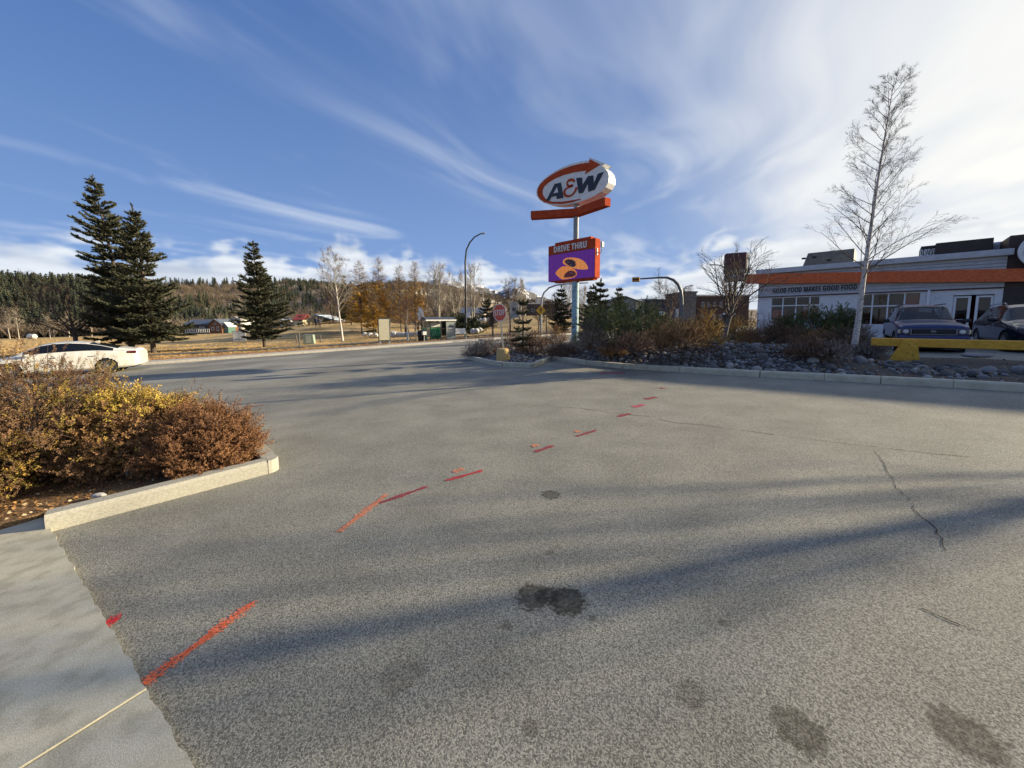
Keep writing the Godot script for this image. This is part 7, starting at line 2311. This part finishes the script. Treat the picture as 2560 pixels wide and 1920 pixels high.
	mpart("lettering", letters("Pizza Hut", 0.22, 0.02, true, true), cream, t, Transform3D((b45 * Basis(Vector3(1, 0, 0), Vector3(0.25, 1, 0), Vector3(0, 0, 1))).scaled_local(Vector3(0.95, 1, 1)), c0 + Vector3(0, -0.64, 0) + b45.z * 0.19))
	var c1: Vector3 = rx.call(1836, 695)
	b = Bld.new(); b.box(Transform3D(b45, c1), Vector3(1.40, 0.60, 0.22), 0.08); part("delivery_board", b, mat(lin(0.05, 0.05, 0.065), 0.5), t)
	for k in 2: mpart("lettering", letters(["DELIVERY", "TAKE OUT"][k], 0.17, 0.01), white, t, Transform3D(b45, c1 + Vector3(0, 0.13 - 0.26 * k, 0) + b45.z * 0.118))

	# --- utility boxes and posts on the verge
	var ub := G(600, 853)
	t = thing("utility_cabinet", "large white utility cabinet on the grass partly behind the lone spruce", "cabinet", ub, 0.45)
	b = Bld.new(); b.bx(Vector3(0, 0.66, 0), Vector3(1.35, 1.3, 0.7), 0.0, 0.03); part("case", b, white, t)
	b = Bld.new(); b.bx(Vector3(0, 1.33, 0), Vector3(1.42, 0.06, 0.78), 0.0, 0.02); part("lid", b, steel, t)
	b = Bld.new(); b.bx(Vector3(0, 0.66, 0.353), Vector3(0.015, 1.2, 0.006)); part("door_seam", b, dark, t)
	for k in 6:
		b = Bld.new(); b.bx(Vector3(-0.4 + k * 0.16, 0.26, 0.355), Vector3(0.09, 0.09, 0.008)); part("vent", b, dark, t)
	var tb := G(774, 859)
	t = thing("transformer_box", "pale green transformer box between short wooden posts on the verge", "cabinet", tb, 0.25)
	b = Bld.new(); b.prism(Transform3D(Basis(), Vector3(0, 0, -0.4)), PackedVector2Array([Vector2(-0.55, 0), Vector2(0.55, 0), Vector2(0.45, 0.98), Vector2(-0.45, 1.0)]), 0.8); part("case", b, nmat(lin(0.20, 0.26, 0.20), lin(0.34, 0.40, 0.32), 0.7, 0.6), t)
	b = Bld.new(); b.bx(Vector3(-0.02, 0.5, 0.404), Vector3(0.5, 0.8, 0.008)); part("door", b, nmat(lin(0.34, 0.38, 0.32), lin(0.50, 0.52, 0.46), 0.4, 0.6), t)
	n = 0
	for q in [[749, 866, 1.35, 0.0, "tall weathered wooden post left of the green transformer box"], [744, 858, 1.0, -0.12, "shorter leaning wooden post left of the green transformer box"], [762, 858, 0.85, 0.0, "short dark post touching the green transformer box"], [801, 857, 0.9, 0.05, "short wooden post between the transformer box and the white birch"]]:
		t = thing("wooden_post", q[4], "post", G(q[0], q[1]))
		b = Bld.new(); b.tube([Vector3.ZERO, Vector3(q[3] * q[2], q[2] * 0.6, 0), Vector3(q[3] * q[2] * 1.3, q[2], 0)], [0.075, 0.07, 0.06], 8); part("timber", b, M.grey_bark, t)
	# leaning stakes near the shelter and thin posts
	for q in [[1027, 846, 1015, 805, 40.0, "leaning wooden stake beside the paper-wrapped sapling"], [1041, 838, 1034, 808, 42.0, "leaning wooden stake left of the waste bin"]]:
		var f := ground_at(q[0], q[1], q[4])
		t = thing("wooden_stake", q[5], "post", f)
		b = Bld.new(); b.tube([Vector3.ZERO, D(q[2], q[3], q[4]) - f], [0.06, 0.045], 6); part("timber", b, M.grey_bark, t)
	var ws := ground_at(1019, 852, 37.5)
	t = thing("wrapped_sapling", "thin sapling with its foot wrapped in white paper left of the shelter", "sapling", ws)
	b = Bld.new(); b.tube([Vector3.ZERO, Vector3(0.03, 0.6, 0), Vector3(0.0, 1.0, 0)], [0.10, 0.11, 0.08], 8); part("wrapping", b, white, t, true)
	b = Bld.new(); b.tube([Vector3(0, 0.9, 0), Vector3(-0.05, 2.0, 0), Vector3(0.1, 3.2, 0)], [0.035, 0.03, 0.012], 6); b.tube([Vector3(-0.04, 1.8, 0), Vector3(-0.4, 2.9, 0.1)], [0.02, 0.008], 5); b.tube([Vector3(-0.03, 2.1, 0), Vector3(0.4, 3.0, 0.1)], [0.02, 0.008], 5); part("stem", b, M.pale_bark, t, true)
	# two blue-grey notice posts beyond the stop sign
	var np := ground_at(1233, 822, 44.0)
	t = thing("notice_post", "dark post with a small blue notice just left of the stop sign", "sign", np)
	b = Bld.new(); b.tube([Vector3.ZERO, Vector3(0, 1.9, 0)], [0.05, 0.05], 6); part("post", b, dark, t)
	b = Bld.new(); b.bx(Vector3(-0.02, 1.75, 0.06), Vector3(0.45, 0.6, 0.03)); part("plate", b, mat(lin(0.22, 0.32, 0.48), 0.5), t)
	# white fuel tank in the field
	var tk := ground_at(80, 843, 140.0)
	t = thing("storage_tank", "small white storage tank at the far edge of the field", "tank", tk)
	b = Bld.new(); b.lathe(Transform3D(Basis(Vector3(0, 0, 1), PI / 2), Vector3(1.4, 0.9, 0)), [Vector2(0, 0), Vector2(0.7, 0.1), Vector2(0.9, 0.4), Vector2(0.9, 2.4), Vector2(0.7, 2.7), Vector2(0, 2.8)], 14); part("shell", b, white, t, true)
	b = Bld.new(); b.bx(Vector3(-0.8, 0.1, 0), Vector3(0.2, 0.5, 1.2)); b.bx(Vector3(0.8, 0.1, 0), Vector3(0.2, 0.5, 1.2)); part("cradle", b, steel, t)
	# dog waste dispenser / irrigation pipe in the planter
	var ip := G(323, 1188, 0.11)
	t = thing("irrigation_riser", "short grey irrigation riser standing in the planter mulch", "pipe", ip)
	b = Bld.new(); b.tube([Vector3(-0.02, 0, 0), Vector3(-0.02, 0.09, 0)], [0.012, 0.012], 8); b.tube([Vector3(0.025, 0, 0), Vector3(0.02, 0.06, 0)], [0.009, 0.009], 8); b.bx(Vector3(0, 0.085, 0), Vector3(0.06, 0.015, 0.02)); part("pipe", b, steel, t)
	var st := G(248, 1238, 0.11)
	b = Bld.new(); b.blob(Transform3D(), Vector3(0.065, 0.022, 0.035), 9, 6, 0.3, nz, 3.0); part("rock", b, bm, thing("pale_stone", "single pale stone lying on the leaf mulch of the planter", "stone", st))

# ---------------------------------------------------------------- walkers on the rise
func build_people() -> void:
	for q in [[791, 818, 21.5, "person in dark clothes standing on the grassy rise, the taller of two", lin(0.018, 0.025, 0.06), 0.0], [799, 819, 20.0, "person in dark coat beside the taller walker on the grassy rise", lin(0.05, 0.05, 0.06), 0.6]]:
		var p := G(q[0], q[1])
		var s: float = 1.0
		s = 1.74 if q[5] == 0.0 else 1.62
		var t := thing("person", q[3], "person", p, 0.4 + q[5], "walkers on the rise")
		# joints with radii; distances to tapered bones joined smoothly and meshed as surface nets
		var k := s / 1.75
		var J := {"pelvis": Vector3(0, 0.95, 0), "chest": Vector3(0, 1.28, 0.01), "neck": Vector3(0, 1.47, 0), "head": Vector3(0, 1.62, 0.02), "sl": Vector3(-0.18, 1.42, 0), "sr": Vector3(0.18, 1.42, 0), "el": Vector3(-0.25, 1.15, -0.02), "er": Vector3(0.25, 1.15, -0.02), "hl": Vector3(-0.24, 0.90, 0.06), "hr": Vector3(0.24, 0.90, 0.06), "pl": Vector3(-0.09, 0.92, 0), "pr": Vector3(0.09, 0.92, 0), "kl": Vector3(-0.10, 0.50, 0.03), "kr": Vector3(0.11, 0.50, 0.05), "al": Vector3(-0.10, 0.08, -0.03), "ar": Vector3(0.12, 0.08, 0.02), "tl": Vector3(-0.11, 0.04, 0.14), "tr": Vector3(0.13, 0.04, 0.19)}
		var bones := [["pelvis", "chest", 0.155, 0.175], ["chest", "neck", 0.16, 0.06], ["neck", "head", 0.055, 0.075], ["head", "head", 0.105, 0.105], ["sl", "sr", 0.09, 0.09], ["sl", "el", 0.065, 0.052], ["sr", "er", 0.065, 0.052], ["el", "hl", 0.052, 0.038], ["er", "hr", 0.052, 0.038], ["pl", "kl", 0.095, 0.07], ["pr", "kr", 0.095, 0.07], ["kl", "al", 0.068, 0.045], ["kr", "ar", 0.068, 0.045], ["al", "tl", 0.045, 0.04], ["ar", "tr", 0.045, 0.04]]
		var cell := 0.04
		var o := Vector3(-0.42, 0.0, -0.32)
		var nx := 22; var ny := 46; var nzc := 18
		var f := PackedFloat32Array(); f.resize(nx * ny * nzc)
		for iz in nzc:
			for iy in ny:
				for ix in nx:
					var c := o + Vector3(ix, iy, iz) * cell
					var v := 1.0
					for bn in bones:
						var a: Vector3 = J[bn[0]]; var e: Vector3 = J[bn[1]]
						var ab := e - a
						var h := clampf((c - a).dot(ab) / maxf(ab.length_squared(), 1e-6), 0.0, 1.0)
						var dd := (c - a - ab * h).length() - lerpf(bn[2], bn[3], h)
						var m := clampf(0.5 + 0.5 * (v - dd) / 0.04, 0.0, 1.0)
						v = lerpf(v, dd, m) - 0.04 * m * (1.0 - m)
					f[(iz * ny + iy) * nx + ix] = v
		var vert := {}
		var at := func(ix: int, iy: int, iz: int) -> float: return f[(iz * ny + iy) * nx + ix]
		for iz in nzc - 1:
			for iy in ny - 1:
				for ix in nx - 1:
					var sum := Vector3.ZERO; var cnt := 0
					for e in [[0, 0, 0, 1, 0, 0], [0, 1, 0, 1, 1, 0], [0, 0, 1, 1, 0, 1], [0, 1, 1, 1, 1, 1], [0, 0, 0, 0, 1, 0], [1, 0, 0, 1, 1, 0], [0, 0, 1, 0, 1, 1], [1, 0, 1, 1, 1, 1], [0, 0, 0, 0, 0, 1], [1, 0, 0, 1, 0, 1], [0, 1, 0, 0, 1, 1], [1, 1, 0, 1, 1, 1]]:
						var va: float = at.call(ix + e[0], iy + e[1], iz + e[2]); var vb: float = at.call(ix + e[3], iy + e[4], iz + e[5])
						if (va < 0) != (vb < 0):
							var w := va / (va - vb)
							sum += Vector3(e[0], e[1], e[2]).lerp(Vector3(e[3], e[4], e[5]), w); cnt += 1
					if cnt: vert[Vector3i(ix, iy, iz)] = (o + (Vector3(ix, iy, iz) + sum / cnt) * cell) * k
		var b := Bld.new(); b.colored = true
		for iz in range(1, nzc - 1):
			for iy in range(1, ny - 1):
				for ix in range(1, nx - 1):
					var v0: float = at.call(ix, iy, iz)
					for ax in 3:
						var st := Vector3i.ZERO; st[ax] = 1
						var v1: float = at.call(ix + st.x, iy + st.y, iz + st.z)
						if (v0 < 0) == (v1 < 0): continue
						var u := Vector3i.ZERO; u[(ax + 1) % 3] = -1
						var w := Vector3i.ZERO; w[(ax + 2) % 3] = -1
						var p0 := Vector3i(ix, iy, iz)
						var qd := [p0, p0 + u, p0 + u + w, p0 + w]
						if not (vert.has(qd[0]) and vert.has(qd[1]) and vert.has(qd[2]) and vert.has(qd[3])): continue
						var y: float = (vert[p0] as Vector3).y / k
						b.tint = Color(0.35, 0.22, 0.16) if y > 1.53 else (Color(q[4].srgb_to_linear()) if y > 0.9 else Color(0.02, 0.022, 0.03))
						if v0 < 0: b.quad(vert[qd[0]], vert[qd[1]], vert[qd[2]], vert[qd[3]])
						else: b.quad(vert[qd[3]], vert[qd[2]], vert[qd[1]], vert[qd[0]])
		part("body", b, vmat(0.85), t, true)
		b = Bld.new(); b.blob(Transform3D(Basis(), Vector3(0, 1.665, -0.01) * k), Vector3(0.112, 0.10, 0.118) * k, 10, 8); part("hair", b, mat(lin(0.02, 0.015, 0.012), 0.8), t, true)

# ---------------------------------------------------------------- houses and blocks in the distance
func house(called: String, label: String, px0: float, px1: float, py_base: float, py_eave: float, py_ridge: float, d: float, deep: float, wall: Material, roof: Material, ridge_along: bool, wins: Array, winm: Material, group := "") -> Node3D:
	# a gabled or flat house between two photograph columns at that depth; windows as [u, v, w, h] shares of the front
	var a := D(px0, py_base, d); var c := D(px1, py_base, d)
	var base := minf(a.y, hgt(a.x, d))
	var t := thing(called, label, "building", Vector3((a.x + c.x) / 2, base, -d), 0.0, group)
	var w := c.x - a.x
	var he := D((px0 + px1) / 2, py_eave, d).y - base
	var hr := D((px0 + px1) / 2, py_ridge, d).y - base
	var b := Bld.new()
	b.bx(Vector3(0, he / 2 - 0.5, -deep / 2), Vector3(w, he + 1.0, deep)); part("wall", b, wall, t)
	b = Bld.new()
	if hr > he + 0.05:
		if ridge_along:
			b.prism(Transform3D(Basis(Vector3(0, 0, 1), Vector3(0, 1, 0), Vector3(-1, 0, 0)), Vector3(w / 2 + 0.3, he, 0)), PackedVector2Array([Vector2(0.4, -0.1), Vector2(0.4, 0.05), Vector2(-deep / 2, hr - he + 0.1), Vector2(-deep - 0.4, 0.05), Vector2(-deep - 0.4, -0.1), Vector2(-deep / 2, hr - he - 0.1)]), w + 0.6)
		else:
			b.prism(Transform3D(Basis(), Vector3(0, he, -deep - 0.3)), PackedVector2Array([Vector2(-w / 2 - 0.4, -0.15), Vector2(0, hr - he - 0.12), Vector2(w / 2 + 0.4, -0.15), Vector2(w / 2 + 0.4, 0.02), Vector2(0, hr - he + 0.1), Vector2(-w / 2 - 0.4, 0.02)]), deep + 0.8)
			var g := Bld.new(); g.prism(Transform3D(Basis(), Vector3(0, he, -deep + 0.02)), PackedVector2Array([Vector2(-w / 2, 0), Vector2(w / 2, 0), Vector2(0, hr - he - 0.12)]), deep - 0.04); part("gable", g, wall, t)
	else:
		b.bx(Vector3(0, he + 0.15, -deep / 2), Vector3(w + 0.3, 0.3, deep + 0.3))
	part("roof", b, roof, t)
	for q in wins:
		var wn := Bld.new()
		wn.bx(Vector3((q[0] - 0.5) * w, he * q[1], 0.03), Vector3(w * q[2], he * q[3], 0.06)); var o := part("window", wn, winm, t)
		wn = Bld.new(); wn.bx(Vector3((q[0] - 0.5) * w, he * q[1], 0.065), Vector3(w * q[2] * 0.78, he * q[3] * 0.78, 0.02)); part("pane", wn, M.far_glass, o)
	return t

func build_far() -> void:
	M.far_glass = mat(lin(0.05, 0.06, 0.075), 0.08)
	var white := nmat(lin(0.55, 0.54, 0.50), lin(0.68, 0.67, 0.63), 3.0, 0.8)
	var log := nmat(lin(0.13, 0.055, 0.028), lin(0.21, 0.095, 0.05), 2.0, 0.85)
	var slate := nmat(lin(0.075, 0.095, 0.125), lin(0.12, 0.145, 0.18), 3.0, 0.6)
	var greyw := nmat(lin(0.20, 0.225, 0.25), lin(0.28, 0.305, 0.33), 3.0, 0.8)
	var dkgrey := nmat(lin(0.075, 0.08, 0.09), lin(0.12, 0.125, 0.135), 3.0, 0.8)
	var brick := nmat(lin(0.036, 0.022, 0.02), lin(0.065, 0.038, 0.034), 2.0, 0.85)
	var cream := nmat(lin(0.50, 0.43, 0.27), lin(0.62, 0.55, 0.38), 3.0, 0.8)
	var brown := nmat(lin(0.045, 0.034, 0.028), lin(0.08, 0.06, 0.05), 2.0, 0.8)
	var redroof := nmat(lin(0.34, 0.045, 0.035), lin(0.44, 0.075, 0.055), 2.0, 0.6)
	var green := nmat(lin(0.06, 0.14, 0.11), lin(0.10, 0.20, 0.16), 2.0, 0.7)
	# park village
	house("log_house", "long log house with a blue-grey roof at the far side of the field", 462, 524, 829, 811, 799, 150.0, 9.0, brown, slate, true, [[0.3, 0.55, 0.2, 0.4], [0.7, 0.55, 0.2, 0.4]], white, "houses beyond the field")
	house("log_house", "red-brown gable end of the log house with white windows", 523, 555, 829, 812, 798, 149.0, 9.0, log, slate, false, [[0.3, 0.55, 0.22, 0.35], [0.7, 0.55, 0.18, 0.5], [0.5, 1.12, 0.18, 0.22]], white, "houses beyond the field")
	var dk := thing("deck_railing", "white deck railing along the front of the log house", "railing", ground_at(493, 830, 147.0))
	for k in 14:
		var b := Bld.new(); b.bx(Vector3(-4.6 + k * 0.72, 1.3, 0), Vector3(0.16, 1.5, 0.1)); part("baluster", b, white, dk)
	for y in [0.6, 2.0]:
		var b := Bld.new(); b.bx(Vector3(0, y, 0.06), Vector3(9.8, 0.2, 0.1)); part("rail", b, white, dk)
	house("garden_shed", "small green gabled shed with white trim beside the log house", 556, 571, 829, 817, 806, 150.0, 4.0, green, white, false, [[0.5, 0.9, 0.4, 0.4]], white, "houses beyond the field")
	house("white_house", "white two-storey house with a low gable beyond the field", 573, 606, 828, 799, 792, 165.0, 8.0, white, nmat(lin(0.35, 0.33, 0.30), lin(0.45, 0.43, 0.40), 2.0), false, [[0.3, 0.72, 0.26, 0.3], [0.72, 0.72, 0.26, 0.3]], brown, "houses beyond the field")
	house("red_roofed_house", "small pale house with a bright red roof among dark conifers", 735, 758, 820, 800, 786, 140.0, 6.0, cream, redroof, true, [[0.5, 0.5, 0.3, 0.4]], white, "houses beyond the field")
	house("white_shed", "white shed half hidden behind the lone spruce", 702, 720, 822, 800, 797, 140.0, 5.0, white, white, true, [], white, "houses beyond the field")
	# open pavilion with ribbed metal roof
	var pd := 92.0
	var pa := ground_at(805, 815, pd)
	var gy := D(805, 819, pd).y
	pa.y = gy
	var t := thing("pavilion", "open picnic pavilion with a ribbed blue metal roof behind the grassy rise", "pavilion", pa, 0.0)
	var metal := nmat(lin(0.10, 0.16, 0.26), lin(0.16, 0.23, 0.33), 2.0, 0.45)
	var eave := D(805, 805, pd).y - gy; var ridge := D(805, 786, pd).y - gy
	var x0 := D(765, 810, pd).x - pa.x; var x1 := D(845, 810, pd).x - pa.x; var xr := D(787, 790, pd).x - pa.x
	var b := Bld.new()
	b.prism(Transform3D(Basis(), Vector3(0, 0, -7.0)), PackedVector2Array([Vector2(x0, eave), Vector2(xr, ridge - 0.25), Vector2(x1, eave + 0.15), Vector2(x1, eave + 0.3), Vector2(xr, ridge), Vector2(x0, eave + 0.15)]), 7.0)
	part("roof", b, metal, t)
	for k in 9:
		var f := (k + 0.5) / 9.0
		b = Bld.new()
		var q := Vector3(lerpf(xr, x1, f), lerpf(ridge, eave + 0.3, f), 0)
		b.box(Transform3D(Basis(Vector3(0, 0, 1), atan2(eave + 0.3 - ridge, x1 - xr)), q + Vector3(0, 0.05, -3.5)), Vector3(0.10, 0.08, 7.0)); part("roof_rib", b, white if k % 2 else metal, t)
	b = Bld.new(); b.prism(Transform3D(Basis(), Vector3(0, 0, -6.0)), PackedVector2Array([Vector2(x0 + 0.6, eave - 0.5), Vector2(xr + 1.2, eave - 0.5), Vector2(xr + 0.5, ridge - 0.5), Vector2(xr - 0.4, ridge - 0.5)]), 0.2); part("gable_board", b, slate, t)
	for k in 5:
		for z in [-0.4, -6.6]:
			b = Bld.new(); b.bx(Vector3(lerpf(x0 + 0.5, x1 - 0.5, k / 4.0), (eave - 1.5) / 2, z), Vector3(0.22, eave + 1.5, 0.22)); part("post", b, brown, t)
	# beyond the street, right of the shelter
	house("blue_roofed_house", "low house with a blue-grey roof beyond the park", 1152, 1210, 800, 783, 768, 110.0, 9.0, nmat(lin(0.30, 0.26, 0.22), lin(0.42, 0.37, 0.31), 2.0), slate, true, [[0.3, 0.5, 0.15, 0.4], [0.7, 0.5, 0.15, 0.4]], white, "buildings beyond the street")
	house("flat_building", "pale flat-roofed block with a dark ground floor right of the stop sign", 1276, 1306, 790, 756, 756, 150.0, 10.0, nmat(lin(0.42, 0.39, 0.34), lin(0.56, 0.53, 0.47), 2.0), white, true, [[0.3, 0.6, 0.3, 0.2], [0.7, 0.6, 0.3, 0.2]], brown, "buildings beyond the street")
	house("flat_building", "dark brown flat-roofed block behind the pedestrian crossing pole", 1318, 1392, 800, 760, 760, 140.0, 12.0, brown, white, true, [[0.2, 0.6, 0.12, 0.2], [0.45, 0.6, 0.12, 0.2], [0.7, 0.6, 0.12, 0.2]], greyw, "buildings beyond the street")
	house("flat_building", "pale square block rising behind the dark brown one", 1342, 1362, 800, 744, 744, 160.0, 8.0, nmat(lin(0.45, 0.41, 0.38), lin(0.55, 0.51, 0.48), 2.0), white, true, [], white, "buildings beyond the street")
	house("flat_building", "white-eaved low block partly behind the sign pole", 1404, 1462, 806, 764, 764, 120.0, 10.0, nmat(lin(0.34, 0.27, 0.23), lin(0.46, 0.38, 0.33), 2.0), white, true, [[0.15, 0.7, 0.14, 0.2], [0.4, 0.7, 0.14, 0.2], [0.8, 0.7, 0.14, 0.2]], M.far_glass, "buildings beyond the street")
	# apartment house, dark brick block
	house("apartment_house", "grey gabled apartment house with pale trim behind the mountain pines", 1532, 1588, 845, 752, 741, 85.0, 14.0, greyw, dkgrey, false, [[0.25, 0.72, 0.14, 0.14], [0.75, 0.72, 0.14, 0.14], [0.25, 0.42, 0.14, 0.14], [0.75, 0.42, 0.14, 0.14]], white, "buildings beyond the street")
	house("apartment_house", "cream sunlit wing of the grey apartment house", 1583, 1608, 845, 754, 746, 88.0, 12.0, cream, dkgrey, true, [[0.3, 0.7, 0.2, 0.16], [0.75, 0.7, 0.2, 0.16], [0.3, 0.4, 0.2, 0.16]], white, "buildings beyond the street")
	house("flat_building", "reddish brick block with a pale parapet right of the apartment house", 1612, 1636, 845, 749, 749, 95.0, 10.0, brick, white, true, [[0.3, 0.8, 0.3, 0.12]], white, "buildings beyond the street")
	house("flat_building", "long low dark block behind the round bare tree", 1634, 1692, 845, 751, 751, 90.0, 10.0, dkgrey, brown, true, [[0.15, 0.7, 0.1, 0.15], [0.4, 0.7, 0.1, 0.15], [0.65, 0.7, 0.1, 0.15], [0.9, 0.7, 0.1, 0.15]], greyw, "buildings beyond the street")
	house("flat_building", "tall plain grey block right of the traffic signal mast", 1706, 1737, 845, 732, 732, 75.0, 9.0, dkgrey, dkgrey, true, [[0.68, 0.80, 0.10, 0.12], [0.68, 0.55, 0.10, 0.12]], greyw, "buildings beyond the street")
	house("brick_building", "dark red brick block with a white parapet behind the crab apple", 1738, 1868, 845, 740, 740, 78.0, 12.0, brick, white, true, [[0.12, 0.80, 0.05, 0.12], [0.22, 0.80, 0.05, 0.12], [0.34, 0.80, 0.05, 0.12], [0.46, 0.80, 0.05, 0.12], [0.12, 0.5, 0.05, 0.12], [0.22, 0.5, 0.05, 0.12], [0.34, 0.5, 0.05, 0.12], [0.46, 0.5, 0.05, 0.12], [0.6, 0.8, 0.05, 0.12], [0.6, 0.5, 0.05, 0.12]], greyw, "buildings beyond the street")
	# round bare tree among them, a red pump sign, a white post
	var rt := ground_at(1675, 815, 34.0)
	bare_tree("bare_tree", "round-headed leafless tree beside the traffic signal mast", rt, {"h": 2.0, "r": 0.11, "top": 0.06, "boughs": 10, "start": 0.55, "levels": 3, "kids": [0, 8, 5], "angle": [0.6, 0.6, 0.6], "ratio": [0.5, 0.5, 0.45], "spread": 0.7, "shape0": 1.15, "shape1": 1.5, "taper": 0.25, "thin0": 0.5, "lift": 0.8, "bark": M.grey_bark, "twig_mat": M.twig, "spray": 2, "spray_size": 0.4, "tip": 0.008, "twig_a": Color(0.12, 0.09, 0.07), "twig_b": Color(0.20, 0.15, 0.12)}, 771)
	var rs := ground_at(1653, 815, 30.0)
	t = thing("price_sign", "small red and white roadside board seen over the mountain pines", "sign", rs, -0.3)
	b = Bld.new(); b.bx(Vector3(0, 1.2, 0), Vector3(0.36, 0.75, 0.14), 0.0, 0.03); part("red_board", b, mat(lin(0.42, 0.045, 0.02), 0.5), t)
	b = Bld.new(); b.bx(Vector3(0, 1.75, 0), Vector3(0.40, 0.34, 0.16), 0.0, 0.03); part("white_board", b, white, t)
	b = Bld.new(); b.bx(Vector3(0, 0.4, 0), Vector3(0.12, 1.0, 0.10)); part("post", b, greyw, t)
	var wp := ground_at(1691, 815, 32.0)
	t = thing("white_banner", "narrow white upright banner beside the traffic signal mast", "banner", wp)
	b = Bld.new(); b.bx(Vector3(0, 1.25, 0), Vector3(0.22, 1.7, 0.05), 0.0, 0.02); part("cloth", b, white, t)
	b = Bld.new(); b.tube([Vector3(-0.12, 0, 0), Vector3(-0.12, 2.1, 0)], [0.02, 0.02], 6); part("pole", b, greyw, t)
